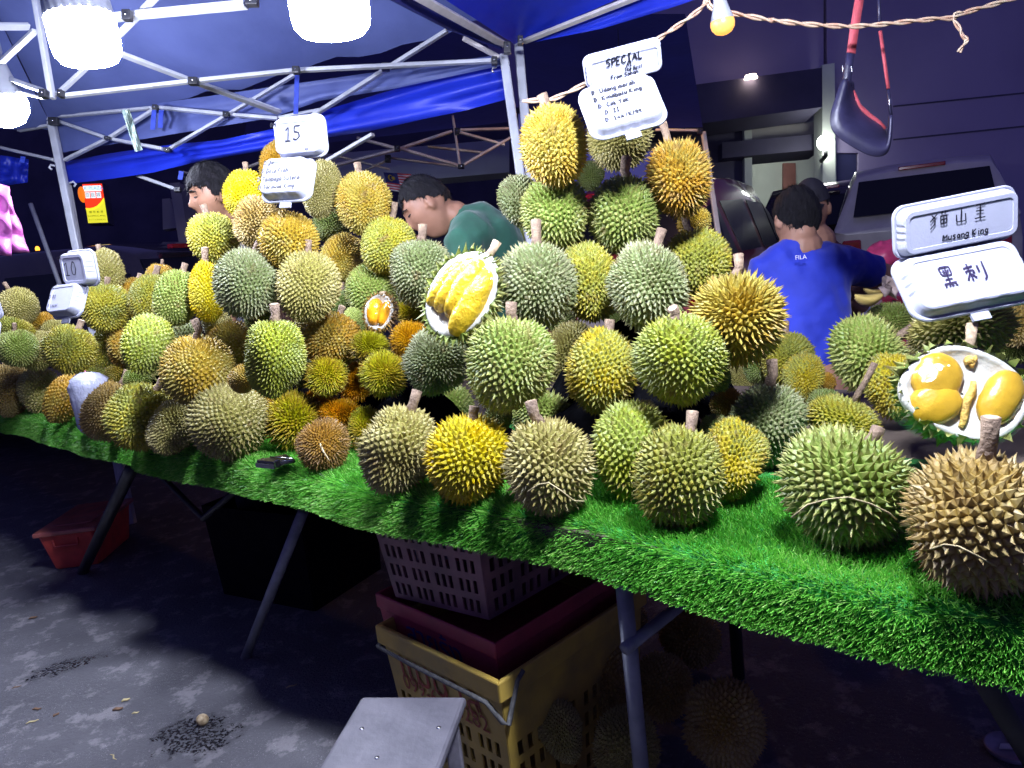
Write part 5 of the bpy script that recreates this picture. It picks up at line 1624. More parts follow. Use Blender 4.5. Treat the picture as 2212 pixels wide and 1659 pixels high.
# lightbox sign of a shopping mall
M['sign_red'] = mat('sign_red', (.7, .02, .01), .4, emit=(1.0, .045, .01), estr=.85)
M['sign_yel'] = mat('sign_yellow', (.7, .7, .05), .4, emit=(.75, .72, .03), estr=.85)
M['sign_edge'] = mat('sign_line', (.9, .8, .05), .4, emit=(.95, .65, .02), estr=1.0)
M['sign_white'] = mat('sign_white', (.9, .9, .9), .4, emit=(.75, .9, .95), estr=.9)
M['sign_blue'] = mat('sign_blue', (.05, .12, .4), .4, emit=(.10, .35, .9), estr=.6)
M['sign_dark'] = mat('sign_print', (.02, .05, .08), .5)
M['sign_green'] = mat('sign_green', (.05, .12, .02), .5)
sd = 8.0
S00, S10, S01 = at(191.5, 482, sd), at(233.5, 480.5, sd), at(178.5, 398.5, sd)
sx, sy = S10 - S00, S01 - S00
sn = -FWD
kk = thing('lightbox_sign', 'glowing red and yellow shopping mall lightbox beyond the left tent leg', 'sign', S00)
def sp(u, v, z=0): return S00 + sx * u + sy * v + sn * z
mb = MB(); mb.prism([sp(-.03, -.02, .0), sp(1.03, -.02, .0), sp(1.03, 1.02, .0), sp(-.03, 1.02, .0)], FWD * .12); mb.build('box', M['wall_dark'], kk)
cur = [(0, .375), (.2, .365), (.4, .38), (.6, .42), (.8, .50), (1, .62)]
def sheet(name, pts, m, z):
    mb = MB(); mb.prism([sp(u, v, z) for u, v in pts], sn * .004); return mb.build(name, M[m], kk)
sheet('red_field', cur + [(1, 1), (0, 1)], 'sign_red', .004)
sheet('yellow_field', [(0, 0), (1, 0)] + cur[::-1], 'sign_yel', .004)
sheet('curve_line', [(u, v - .02) for u, v in cur] + [(u, v + .012) for u, v in cur[::-1]], 'sign_edge', .010)
sheet('name_plate', [(.04, .81), (.94, .81), (.94, .955), (.04, .955)], 'sign_white', .010)
ht = np.linalg.norm(sy)
font_text('lettering', 'KK PLAZA', ht * .125, sp(.49, .882, .018), sx, sy, M['sign_blue'], kk)
for q, ch in enumerate('亞庇城'):
    u = .20 + .28 * q
    sheet('character_plate', [(u - .115, .635), (u + .115, .635), (u + .115, .785), (u - .115, .785)], 'sign_white', .010)
    font_text('lettering', ch, ht * .115, sp(u, .705, .018), sx, sy, M['sign_dark'], kk)
font_text('lettering', '購 物 商 場', ht * .075, sp(.5, .27, .012), sx, sy, M['sign_green'], kk)
font_text('lettering', 'SHOPPING MALL', ht * .062, sp(.5, .17, .012), sx, sy, M['sign_green'], kk)
font_text('lettering', 'KOTA KINABALU', ht * .055, sp(.5, .075, .012), sx, sy, M['sign_green'], kk)
c = sp(-.10, .74, 0); mb = MB(); mb.ball(c, .04, .04, .085); o = mb.build('lantern', mat('orange_lantern', (.8, .2, .02), .5, emit=(1, .22, .01), estr=.7), None, True)
tag(o, 'small orange lantern beside the shopping mall lightbox', 'lantern')
# few lamps far away in the street
M['far_lamp'] = mat('far_lamp', (1, 1, 1), .4, emit=(.8, .9, 1.0), estr=3.0)
M['far_amber'] = mat('far_amber', (1, .5, .1), .4, emit=(1, .35, .03), estr=2.5)
for k, (x, y, r_, m_, lb) in enumerate(((152, 403, .020, 'far_lamp', 'tiny white street light just left of the tent leg top'), (81, 538, .035, 'far_amber', 'tiny amber light in the dark left of the ten sign'),
                  (55, 598, .035, 'far_lamp', 'tiny white light above the left edge durian'), (41, 600, .030, 'far_lamp', 'tiny white light left of its brighter twin above the left durian'),
                  (114, 586, .025, 'far_lamp', 'tiny light beside the tilted far pole'))):
    c = at(x, y, 12.5); mb = MB(); mb.ball(c, r_, r_, r_ * 1.4, 10, 6)
    tag(mb.build('distant_lamp', M[m_], None, True), lb, 'lamp', 'lights far down the street')
mb = MB(); mb.tube([at(66, 440, 5.5), at(128, 612, 5.5), at(133, 700, 5.5)], .016, 8)
tag(mb.build('tent_pole', M['grey_paint'], None, True), 'thin leaning metal pole left of the tent leg', 'pole')

# ---------------- cars
M['car_red'] = mat('car_paint_red', (.34, .03, .045), .3, .0, noise=.05, coat=1.0)
M['car_dark'] = mat('car_paint_dark', (.03, .025, .035), .2, .2, noise=.05, coat=1.0)
M['car_silver'] = mat('car_paint_silver', (.50, .47, .47), .35, .1, noise=.05, coat=1.0)
M['car_glass'] = mat('car_glass', (.006, .007, .014), .3, 0, spec=.4)
M['tyre'] = mat('tyre_rubber', (.015, .015, .015), .85, noise=.2, nscale=40)
M['rim_m'] = mat('wheel_rim', (.35, .35, .36), .3, .9)
M['tail_red'] = mat('tail_lamp', (.30, .008, .012), .15, coat=1.0)
M['plate'] = mat('pale_plate', (.45, .40, .38), .5, noise=.1, nscale=10)
def car(name, label, o0, fw, body, L=4.6, W=1.8, kind='suv', group='cars parked behind the stall'):
    """o0 middle of the rear bumper on the ground, fw heading; built from side sections"""
    fw = nrm(np.array([fw[0], fw[1], 0.])); rt = np.array([fw[1], -fw[0], 0.]); up = np.array([0, 0, 1.])
    t = thing(name, label, 'car' if kind not in ('pickup', 'canopy') else 'pickup truck', o0, group)
    def p(x, y, z): return np.asarray(o0) + fw * x + rt * y + up * z
    if kind == 'suv':     # x from the rear, (belt height, roof height, half width at the roof)
        sec = [(0.0, .95, 1.05, .70), (.06, 1.02, 1.10, .80), (.28, 1.05, 1.62, .62), (.55, 1.05, 1.71, .64), (1.5, 1.04, 1.74, .66), (2.3, 1.02, 1.70, .66), (2.75, 1.0, 1.58, .64), (3.35, .98, 1.06, .70), (4.2, .92, .96, .66), (4.6, .70, .74, .60)]
    elif kind == 'sedan':
        sec = [(0.0, .88, .92, .66), (.08, .95, .99, .74), (.75, .98, 1.02, .74), (1.35, .96, 1.40, .58), (2.0, .94, 1.47, .60), (2.6, .93, 1.40, .60), (3.35, .92, .97, .70), (4.2, .84, .88, .66), (4.5, .64, .68, .58)]
    elif kind == 'canopy':
        sec = [(0.0, 1.08, 1.12, .80), (.04, 1.10, 1.16, .82), (.20, 1.12, 1.70, .66), (.45, 1.12, 1.78, .68), (1.6, 1.12, 1.80, .68), (2.6, 1.10, 1.78, .66), (3.2, 1.05, 1.66, .64), (3.85, 1.04, 1.12, .72), (4.8, 1.0, 1.04, .70), (5.1, .8, .84, .62)]
    else:
        sec = [(0.0, 1.02, 1.06, .74), (.05, 1.06, 1.08, .80), (1.48, 1.08, 1.10, .80), (1.52, 1.08, 1.12, .80), (1.72, 1.08, 1.72, .62), (2.1, 1.08, 1.78, .66), (2.8, 1.06, 1.76, .66), (3.2, 1.05, 1.66, .64), (3.85, 1.04, 1.12, .72), (4.8, 1.0, 1.04, .70), (5.1, .8, .84, .62)]
    hw = W / 2
    P = []
    for (x, belt, roof, rw) in sec:
        nose = min(1, .86 + x * 3, .86 + (sec[-1][0] - x) * 1.2)
        P.append([p(x, s * y, z) for s, y, z in (
            (1, hw * .90 * nose, .30), (1, hw * nose, .45), (1, hw * nose * 1.0, belt * .80), (1, hw * nose * .97, belt),
            (1, rw * 1.06, belt + (roof - belt) * .75), (1, rw * .95, roof - .02), (1, rw * .5, roof + .005), (-1, rw * .5, roof + .005),
            (-1, rw * .95, roof - .02), (-1, rw * 1.06, belt + (roof - belt) * .75), (-1, hw * nose * .97, belt), (-1, hw * nose, belt * .80), (-1, hw * nose, .45), (-1, hw * .90 * nose, .30))])
    nv = len(P[0]); ns = len(P)
    mb = MB()
    mb.v = [tuple(q) for r_ in P for q in r_]
    glass = {}
    for i in range(ns - 1):
        for j in range(nv):
            j2 = (j + 1) % nv
            q = (i * nv + j, (i + 1) * nv + j, (i + 1) * nv + j2, i * nv + j2)
            mb.f.append(q)
    mb.f += [tuple(range(nv)), tuple((ns - 1) * nv + k for k in range(nv - 1, -1, -1))]
    mb.build('body', M[body], t, True).modifiers.new('b', 'BEVEL').width = .02
    def glassq(name, i0, f0, i1, f1, j, z0, z1, out=.006):
        """pane on side face j between sections"""
        a0, a1 = np.array(P[i0][j]), np.array(P[i0][j + 1]); b0, b1 = np.array(P[i1][j]), np.array(P[i1][j + 1])
        def q(f, z): 
            lo = a0 * (1 - f) + b0 * f; hi = a1 * (1 - f) + b1 * f; return lo * (1 - z) + hi * z
        pts = [q(f0, z0), q(f1, z0), q(f1, z1), q(f0, z1)]
        n = nrm(np.cross(pts[1] - pts[0], pts[3] - pts[0])); mid = sum(pts) / 4
        if n @ (mid - p(L / 2, 0, .9)) < 0: n = -n
        mb = MB(); mb.prism([z + n * out for z in pts], n * .004); mb.build(name, M['car_glass'], t)
    cab = {'suv': [(2, 0, 3, 1), (3, .15, 4, .95), (4, .1, 5, .95), (5, .1, 6, .95)], 'sedan': [(2, .5, 3, .95), (3, .1, 4, .95), (4, .1, 5, .95)],
           'pickup': [(4, .3, 5, 1), (5, .1, 6, .95), (6, .1, 7, .9)], 'canopy': [(3, .1, 4, .95), (4, .2, 5, .95)]}[kind]
    for (i0, f0, i1, f1) in cab:
        for j in (3, 9):
            glassq('side_window', i0, f0, i1, f1, j, *( (.12, .92) if j == 3 else (.08, .88)))
    # rear window
    iw = {'suv': 1, 'sedan': 2, 'pickup': 3, 'canopy': 1}[kind]
    A, B = sec[iw], sec[iw + 1]
    pts = [p(A[0] - .012, s * (hw * .74 if kind != 'pickup' else hw * .72), A[2] + .10) for s in (-1, 1)] + [p(B[0] - .016, s * B[3] * .92, B[2] - .07) for s in (1, -1)]
    if kind == 'pickup':
        pts = [p(A[0] + .015, s * hw * .70, A[2] + .07) for s in (-1, 1)] + [p(B[0] - .030, s * B[3] * .94, B[2] - .10) for s in (1, -1)]
    n = -fw * .9 + up * .2
    mb = MB(); mb.prism(pts, n * .02); mb.build('rear_window', M['car_glass'], t)
    # tail lamps, bumper, plate, handle
    for s in (-1, 1):
        mb = MB(); mb.boxa((0, 0, 0), (1, 1, 1)); 
        mb.v = [tuple(p(-.03 + .16 * v[0], s * (hw * (.66 if kind != 'pickup' else .74) + .19 * v[1] * (1 if kind != 'pickup' else .7)), (.72 if kind != 'suv' else .78) + .30 * v[2])) for v in mb.v]
        mb.build('tail_lamp', M['tail_red'], t, bevel=.02)
    mb = MB(); mb.boxa((0, 0, 0), (1, 1, 1)); mb.v = [tuple(p(-.10 + .2 * v[0], (v[1] - .5) * W * .96, .36 + .2 * v[2])) for v in mb.v]; mb.build('bumper', M['black_plastic'] if kind != 'pickup' else M['steel'], t, bevel=.03)
    mb = MB(); mb.boxa((0, 0, 0), (1, 1, 1)); mb.v = [tuple(p(-.05 + .02 * v[0], (v[1] - .5) * .5, .66 + .12 * v[2])) for v in mb.v]; mb.build('number_plate', M['plate'], t)
    mb = MB(); mb.boxa((0, 0, 0), (1, 1, 1)); mb.v = [tuple(p(-.03 + .04 * v[0], (v[1] - .5) * .22, .86 + .07 * v[2])) for v in mb.v]; mb.build('tailgate_handle', M['steel'], t, bevel=.01)
    if kind != 'sedan':
        z_ = {'pickup': 1.70, 'canopy': 1.71}.get(kind, 1.64)
        x_ = {'pickup': 1.70, 'canopy': .20}.get(kind, .22)
        mb = MB(); mb.boxa((0, 0, 0), (1, 1, 1)); mb.v = [tuple(p(x_ - .02 + .05 * v[0], (v[1] - .5) * .44, z_ - .01 + .04 * v[2])) for v in mb.v]; mb.build('brake_lamp', M['tail_red'], t, bevel=.008)
    for x in (.85 if kind != 'pickup' else 1.05, L - .85):
        for s in (-1, 1):
            c = p(x, s * (hw - .10), .33)
            mb = MB()
            mb.grid([[c + fw * r_ * math.cos(a) + up * r_ * math.sin(a) + rt * y_ for r_, y_ in ((.20, -.10), (.31, -.10), (.335, -.06), (.335, .06), (.31, .10), (.20, .10))] for a in np.linspace(0, 2 * math.pi, 28, endpoint=False)], True)
            w_ = mb.build('wheel', M['tyre'], t, True)
            mb = MB(); mb.tube([c + rt * s * .05, c + rt * s * .092], .205, 20); mb.build('rim', M['rim_m'], w_)
    return t, p
_f = nrm(np.array([.50, .87])); _r = np.array([_f[1], -_f[0]])
cr_ = at(1562, 520, 5.2); o_red = np.r_[cr_[:2] - _r * .88, 0]
car('parked_car', 'dark red sport utility car parked behind the right heap', o_red, _f, 'car_red', 4.6, 1.8, 'suv')
o_mid = at(1770, 520, 9.0); o_mid[2] = 0
car('parked_car', 'dark hatchback parked between the red car and the silver truck', o_mid, (.55, 1), 'car_dark', 4.6, 1.75, 'suv')
o_pk = at(1995, 520, 7.9); o_pk[2] = 0
pk_t, pp = car('pickup_truck', 'silver canopied pickup truck seen from behind on the right', o_pk, (.50, 1), 'car_silver', 5.1, 1.8, 'canopy', None)
font_text('badge', 'd-cross', .11, pp(-.012, -.50, .78), pp(0, 1, 0) - pp(0, 0, 0), np.array([0, 0, 1.]), M['steel'], pk_t)
o_l = at(330, 640, 7.0); o_l[2] = 0
o_l = at(470, 640, 6.6); o_l[2] = 0
car('parked_car', 'black car in the dark below the shopping mall lightbox', o_l, (-1, .25), 'car_dark', 4.6, 1.75, 'suv')

for k_ in ('sign_red', 'sign_yel', 'sign_edge', 'sign_white', 'sign_blue', 'far_lamp', 'far_amber'):
    M[k_].cycles.emission_sampling = 'NONE'
# ================================================================== people
def skin(name, c): return mat(name, c, .5, noise=.08, nscale=25, bump=.06, bscale=200, spec=.35)
M['skin_a'] = skin('skin_warm', (.30, .155, .095))
M['skin_b'] = skin('skin_brown', (.27, .135, .085))
M['skin_c'] = skin('skin_tan', (.33, .17, .11))
M['hair'] = mat('black_hair', (.007, .006, .008), .55, noise=.5, nscale=60, bump=.8, bscale=420, spec=.25)
M['brow'] = mat('brow_hair', (.012, .010, .010), .7)
M['lip'] = mat('lip', (.30, .10, .09), .45)
M['shirt_green'] = mat('green_shirt', (.012, .075, .045), .85, noise=.15, nscale=14, bump=.25, bscale=22, sheen=.2)
M['shirt_blue'] = mat('blue_polo', (.012, .03, .40), .75, noise=.12, nscale=10, bump=.45, bscale=11, sheen=.2)
M['shirt_maroon'] = mat('maroon_shirt', (.075, .012, .022), .85, noise=.15, nscale=14, bump=.25, bscale=20)
M['shirt_grey'] = mat('grey_shirt', (.05, .05, .06), .85, noise=.15, nscale=14, bump=.25, bscale=20)
M['trousers'] = mat('dark_trousers', (.015, .016, .022), .85, noise=.2, nscale=14)
M['cap'] = mat('dark_cap', (.018, .016, .024), .8, noise=.2, nscale=30)
def head_r(x, y, z):
    """head surface from unit direction (x right, y forward, z up), metres"""
    rx, ry, rz = .074, .094, .118
    p = np.array([x * rx, y * ry, z * rz])
    if z < 0:
        p[0] *= 1 - .30 * (-z) ** 1.4
        if y < 0: p[1] *= 1 - .38 * (-z) ** .8
    if y > 0: p[1] *= .97
    def g(cx, cz, sx, sz): return math.exp(-((p[0] - cx) / sx) ** 2 - ((p[2] - cz) / sz) ** 2) if y > 0 else 0
    d = .022 * g(0, -.022, .011, .014) + .012 * g(0, .0, .008, .022) + .006 * g(0, .034, .05, .011) + .007 * g(0, -.062, .020, .008) + .005 * g(0, -.075, .016, .006) \
        + .009 * g(0, -.104, .022, .014) - .009 * g(.030, .014, .014, .010) - .009 * g(-.030, .014, .014, .010) + .004 * g(.042, -.018, .018, .02) + .004 * g(-.042, -.018, .018, .02)
    p[1] += d
    return p
class Person:
    def __init__(s, label, loc, skin_m):
        s.t = thing('person', label, 'person', loc)
        s.mb = MB(); s.skin_m = skin_m
    def head(s, c, fwd, up, scale=1.0):
        fwd = nrm(fwd); up = nrm(np.asarray(up) - fwd * (np.asarray(up) @ fwd)); rt = np.cross(fwd, up)
        s.hc, s.hM, s.hs = np.asarray(c, float), np.stack([rt, fwd, up], 1), scale
        P = []
        for i in range(56):
            a = 2 * math.pi * i / 56
            row = []
            for j in range(41):
                b = -math.pi / 2 + math.pi * j / 40
                row.append(s.hp(head_r(math.cos(a) * math.cos(b), math.sin(a) * math.cos(b), math.sin(b))))
            P.append(row)
        s.mb.grid(P, True)
        for k in (-1, 1):
            Mx = s.hM @ np.array([[1, k * .35, 0], [-k * .35, 1, 0], [0, 0, 1]])
            s.mb.ball(s.hp((k * .078, -.006, -.004)), .008 * scale, .017 * scale, .030 * scale, 12, 8, Mx)
        return s
    def hp(s, p): return s.hc + s.hM @ (np.asarray(p, float) * s.hs)
    def limb(s, pts, rad, n=18, flat=1.0, up=None):
        s.mb.tube(pts, rad, n, True, flat, up)
        s.mb.ball(pts[0], rad[0] * .98, nu=14, nv=8); s.mb.ball(pts[-1], rad[-1] * .98, nu=14, nv=8)
        return s
    def hand(s, wrist, d, nrm_, sc=1.0):
        """palm with five bent fingers"""
        d = nrm(d); nv = nrm(np.asarray(nrm_) - d * (np.asarray(nrm_) @ d)); sd = np.cross(d, nv)
        w = np.asarray(wrist, float)
        s.mb.box(w + d * .045 * sc, d * .045 * sc, sd * .036 * sc, nv * .013 * sc)
        for k, (o, L) in enumerate(((-.030, .062), (-.010, .075), (.010, .078), (.029, .068))):
            b = w + d * .085 * sc + sd * o * sc
            s.mb.tube([b, b + d * L * .45 * sc - nv * .008 * sc, b + d * L * .8 * sc - nv * .028 * sc, b + d * L * .9 * sc - nv * .046 * sc], [.0095 * sc, .009 * sc, .008 * sc, .007 * sc], 8)
        b = w + d * .025 * sc - sd * .034 * sc
        s.mb.tube([b, b - sd * .022 * sc + d * .022 * sc - nv * .012 * sc, b - sd * .028 * sc + d * .05 * sc - nv * .026 * sc], [.012 * sc, .0105 * sc, .009 * sc], 8)
        return s
    def body(s, voxel=.0068):
        o = s.mb.build('body', s.skin_m, s.t, True)
        r = o.modifiers.new('one_surface', 'REMESH'); r.mode = 'VOXEL'; r.voxel_size = voxel; r.use_smooth_shade = True
        m = o.modifiers.new('soft', 'SMOOTH'); m.factor = .5; m.iterations = 3
        return o
    def cloth(s, name, m, parts, voxel=.014, smooth=5):
        mb = MB()
        for pts, rad, flat, up in parts:
            mb.tube(pts, rad, 22, True, flat, up)
            mb.ball(pts[0], rad[0] * .9, nu=14, nv=8)
        o = mb.build(name, m, s.t, True)
        r = o.modifiers.new('one_surface', 'REMESH'); r.mode = 'VOXEL'; r.voxel_size = voxel; r.use_smooth_shade = True
        k = o.modifiers.new('soft', 'SMOOTH'); k.factor = .5; k.iterations = smooth
        tx = bpy.data.textures.new('folds', 'CLOUDS'); tx.noise_scale = .085; tx.noise_depth = 2
        d = o.modifiers.new('folds', 'DISPLACE'); d.texture = tx; d.strength = .026; d.mid_level = .5; d.texture_coords = 'GLOBAL'
        return o
    def hair(s, front=.052, side=.005, back=-.055, thick=.014, seed=0, fringe=0.):
        P, keep = [], []
        r = np.random.default_rng(seed)
        nu, nv = 72, 52
        V, ok = [], []
        ph = r.random(6) * 6.28
        for i in range(nu):
            a = 2 * math.pi * i / nu
            for j in range(nv + 1):
                b = -math.pi / 2 + math.pi * j / nv
                d = np.array([math.cos(a) * math.cos(b), math.sin(a) * math.cos(b), math.sin(b)])
                p = head_r(*d)
                y = d[1]
                lim = front if y > .55 else (side + (front - side) * max(0, (y - .1) / .45) if y > -.15 else back + (side - back) * max(0, (y + .75) / .6))
                lim += .008 * math.sin(9 * a + ph[0]) + .006 * math.sin(17 * a + ph[1]) - (fringe * max(0, y) ** 2 * (.6 + .4 * math.sin(4 * a + ph[2])))
                inside = p[2] > lim
                th = thick * (.55 + .6 * max(0, d[2])) + .0018 * math.sin(11 * a + 7 * b + ph[3]) + .0016 * math.sin(31 * a - 9 * b + ph[4])
                edge = min(1., max(0., (p[2] - lim) / .015))
                V.append(s.hp(p + d * (th * (.25 + .75 * edge)))); ok.append(inside)
        mb = MB(); mb.v = [tuple(q) for q in V]
        for i in range(nu):
            for j in range(nv):
                q = (i * (nv + 1) + j, i * (nv + 1) + j + 1, ((i + 1) % nu) * (nv + 1) + j + 1, ((i + 1) % nu) * (nv + 1) + j)
                if all(ok[k] for k in q): mb.f.append(q)
        idx = [k for k in range(len(V)) if ok[k]]
        for k in r.choice(idx, 900):
            p = V[k]; o_ = nrm(p - s.hc)
            dn_ = -s.hM[:, 2] * .8 + s.hM[:, 1] * r.normal(.15, .35) + s.hM[:, 0] * r.normal(0, .3)
            t1 = nrm(dn_ - o_ * (dn_ @ o_)); L_ = r.uniform(.012, .030) * (thick / .014) ** .5; sd = np.cross(t1, o_) * .0007
            a_, b_ = p + t1 * L_ * .5 + o_ * r.uniform(.001, .006), p + t1 * L_ + o_ * r.uniform(-.002, .007)
            q0 = len(mb.v)
            mb.v += [tuple(z) for z in (p - sd, p + sd, a_ - sd, a_ + sd, b_)]
            mb.f += [(q0, q0 + 1, q0 + 3, q0 + 2), (q0 + 2, q0 + 3, q0 + 4)]
        o = mb.build('hair', M['hair'], s.t, True, merge=True)
        o['kind'] = 'stuff'
        return o
    def features(s):
        for k in (-1, 1):
            mb = MB(); mb.tube([s.hp((k * .046, .076, .030)), s.hp((k * .032, .088, .036)), s.hp((k * .014, .094, .033))], [.002, .0045, .003], 7, flat=.6); mb.build('eyebrow', M['brow'], s.t, True)
            mb = MB(); mb.tube([s.hp((k * .044, .075, .010)), s.hp((k * .031, .0835, .0085)), s.hp((k * .018, .083, .009))], [.0012, .0032, .0015], 7); mb.build('eyelid', M['brow'], s.t, True)
        mb = MB(); mb.tube([s.hp((-.022, .086, -.066)), s.hp((0, .100, -.064)), s.hp((.022, .086, -.066))], [.002, .0055, .002], 8); mb.build('lips', M['lip'], s.t, True)
dn = np.array([0, 0, -1.]); upw = np.array([0, 0, 1.])
def legs(p, hipc, across, fw, foot, seated=False):
    """two trousered legs from the hip to the ground"""
    parts = []
    for k in (-1, 1):
        h = hipc + across * k * .09
        if seated:
            kn = h + fw * .40 - upw * .02; an = np.array([kn[0], kn[1], .09])
        else:
            an = np.array([h[0], h[1], .09]) + across * k * .03; kn = (h + an) / 2 + fw * .02
        parts.append(([h, kn, an], [.085, .062, .045], 1, None))
        p.mb.tube([h + upw * .05, h, kn, an], [.07, .07, .05, .038], 12)
        p.mb.tube([an, an - upw * .04 + fw * .05, an - upw * .055 + fw * .16], [.04, .042, .03], 10)
    p.cloth('trousers', M['trousers'], parts, .02, 3)

# --- person in green, bent forward behind the heap
d = 2.98
c = at(926, 449, d)
F_ = RGT * -.80 - UPV * .60 + FWD * -.10
U_ = RGT * -.56 + UPV * .83
P1 = Person('person in a green shirt bending forward with head down behind the heap', np.array([c[0] + .3, c[1] + .1, 0]), M['skin_b'])
P1.head(c, F_, U_, 1.06)
nb = at(985, 462, d + .02)
P1.limb([P1.hp((0, -.035, -.045)), nb * .45 + P1.hp((0, -.045, -.08)) * .55, nb], [.050, .050, .054])
sp1 = [at(1000, 486, d + .05), at(1040, 506, d + .08), at(1080, 580, d + .10), at(1100, 690, d + .10), at(1104, 770, d + .10)]
P1.limb(sp1, [.045, .085, .11, .11, .11], flat=.72, up=F_)
sh = at(1003, 522, d - .10)
P1.limb([sh, at(1012, 610, d - .12), at(975, 690, d - .20)], [.052, .042, .032]).hand(at(975, 690, d - .20), RGT * -.7 - UPV * .5 - FWD * .3, UPV)
sh2 = at(1010, 505, d + .26)
P1.limb([sh2, at(1005, 600, d + .28), at(960, 680, d + .15)], [.052, .042, .032]).hand(at(960, 680, d + .15), RGT * -.7 - UPV * .5, UPV)
hip = at(1106, 790, d + .10)
legs(P1, hip, FWD, -RGT, None)
P1.body(); P1.hair(.050, .004, -.03, .011, 3)
P1.features()
P1.cloth('shirt', M['shirt_green'], [([at(980, 472, d + .03), at(1008, 488, d + .05), at(1046, 512, d + .08), at(1084, 585, d + .10), at(1104, 700, d + .10), at(1108, 790, d + .10)], [.070, .135, .165, .165, .155, .155], .85, F_),
        ([at(1018, 506, d - .05), at(1003, 528, d - .11), at(1008, 585, d - .125)], [.10, .082, .072], 1, None), ([at(1018, 500, d + .18), at(1008, 510, d + .25), at(1006, 575, d + .27)], [.085, .072, .066], 1, None)])

# --- young person at the left
d = 3.0
c = at(463, 424, d)
F_ = RGT * -.80 - UPV * .30 - FWD * .48
U_ = RGT * -.14 + UPV * .95 - FWD * .25
P2 = Person('young person with tousled black hair looking down behind the left heap', np.array([c[0] + .1, c[1] + .1, 0]), M['skin_a'])
P2.head(c, F_, U_, .96)
P2.limb([P2.hp((0, -.03, -.05)), at(492, 478, d + .05), at(512, 505, d + .08)], [.052, .054, .06])
P2.limb([at(520, 510, d + .10), at(545, 560, d + .12), at(560, 700, d + .12), at(562, 800, d + .12)], [.09, .125, .12, .12], flat=.66, up=F_)
for k in (-1, 1):
    s0 = at(550 + k * 60, 560, d + .10); e0 = at(552 + k * 62, 690, d + .08); w0 = at(556 + k * 60, 790, d + .05)
    P2.limb([s0, e0, w0], [.048, .04, .03]).hand(w0, -UPV, FWD)
hip = at(562, 820, d + .12); legs(P2, hip, nrm(RGT + FWD * .4), -RGT, None)
P2.body(); P2.hair(.044, -.012, -.065, .020, 8, fringe=.014); P2.features()
P2.cloth('shirt', M['shirt_grey'], [([at(514, 512, d + .08), at(528, 530, d + .10), at(546, 570, d + .12), at(560, 700, d + .12), at(562, 830, d + .12)], [.07, .13, .145, .135, .135], .68, F_),
        ([at(590, 550, d + .11), at(608, 575, d + .10), at(612, 640, d + .09)], [.08, .07, .065], 1, None), ([at(516, 550, d + .11), at(494, 575, d + .10), at(490, 640, d + .09)], [.08, .07, .065], 1, None)])

# --- person in a blue polo shirt, seen from behind
d = 2.92
c = at(1721, 478, d)
F_ = FWD * .95 - RGT * .10 - UPV * .22; U_ = UPV * .98 + FWD * .2 - RGT * .03
P3 = Person('person in a royal blue polo shirt sitting with back to the camera', np.array([c[0], c[1], 0]), M['skin_c'])
P3.head(c, F_, U_, 1.04)
P3.limb([P3.hp((0, -.025, -.06)), at(1723, 530, d - .01)], [.056, .064])
P3.limb([at(1728, 540, d), at(1735, 590, d), at(1750, 700, d - .03), at(1760, 840, d - .03)], [.09, .16, .145, .15], flat=.62, up=FWD)
sR, eR, wR = at(1800, 572, d), at(1914, 592, d + .12), at(1838, 636, d + .22)
P3.limb([sR, eR, wR], [.056, .044, .032]).hand(wR, RGT * -.8 - UPV * .15 + FWD * .3, UPV)
sL, eL, wL = at(1660, 580, d), at(1632, 690, d + .10), at(1720, 690, d + .34)
P3.limb([sL, eL, wL], [.056, .044, .032]).hand(wL, RGT * .6 + FWD * .5, UPV)
hip = at(1762, 850, d - .02); legs(P3, hip, RGT * np.array([1, 1, 0]), np.array([0, 1., 0]), None, True)
P3.body(); P3.hair(.055, .0, -.068, .016, 5)
bl_ = P3.cloth('polo_shirt', M['shirt_blue'], [([at(1724, 540, d - .01), at(1728, 556, d), at(1736, 590, d), at(1748, 690, d - .03), at(1756, 780, d - .04), at(1762, 860, d - .03)], [.085, .150, .176, .165, .160, .168], .66, FWD),
        ([at(1780, 572, d), at(1810, 574, d + .01), at(1850, 578, d + .05), at(1888, 586, d + .09)], [.088, .082, .074, .068], 1, None), ([at(1690, 574, d), at(1660, 584, d), at(1640, 650, d + .05)], [.088, .08, .072], 1, None)])
mb = MB(); mb.tube([at(1722, 519, d - .005), at(1724, 534, d - .005)], [.070, .078], 24, False); k_ = mb.build('collar', M['shirt_blue'], P3.t, True)
k_.modifiers.new('s', 'SOLIDIFY').thickness = .006
M['logo'] = mat('logo_white', (.75, .72, .75), .6)
font_text('shirt_logo', 'FILA', .023, at(1730, 556, d - .165), RGT * .99 + UPV * .10, UPV - RGT * .10, M['logo'], P3.t)
# stool
so = np.array([hip[0], hip[1], 0])
t = thing('plastic_stool', 'plastic stool under the person in blue', 'stool', so)
hs = hip[2] - .155
mb = MB(); mb.prism([so + np.array([x, y, hs - .03]) for x, y in ((-.15, -.15), (.15, -.15), (.15, .15), (-.15, .15))], (0, 0, .03)); mb.build('seat', M['red_box'], t, bevel=.01)
for x in (-1, 1):
    for y in (-1, 1):
        mb = MB(); mb.bar(so + np.array([x * .17, y * .17, 0]), so + np.array([x * .12, y * .12, hs - .031]), .016); mb.build('leg', M['red_box'], t)

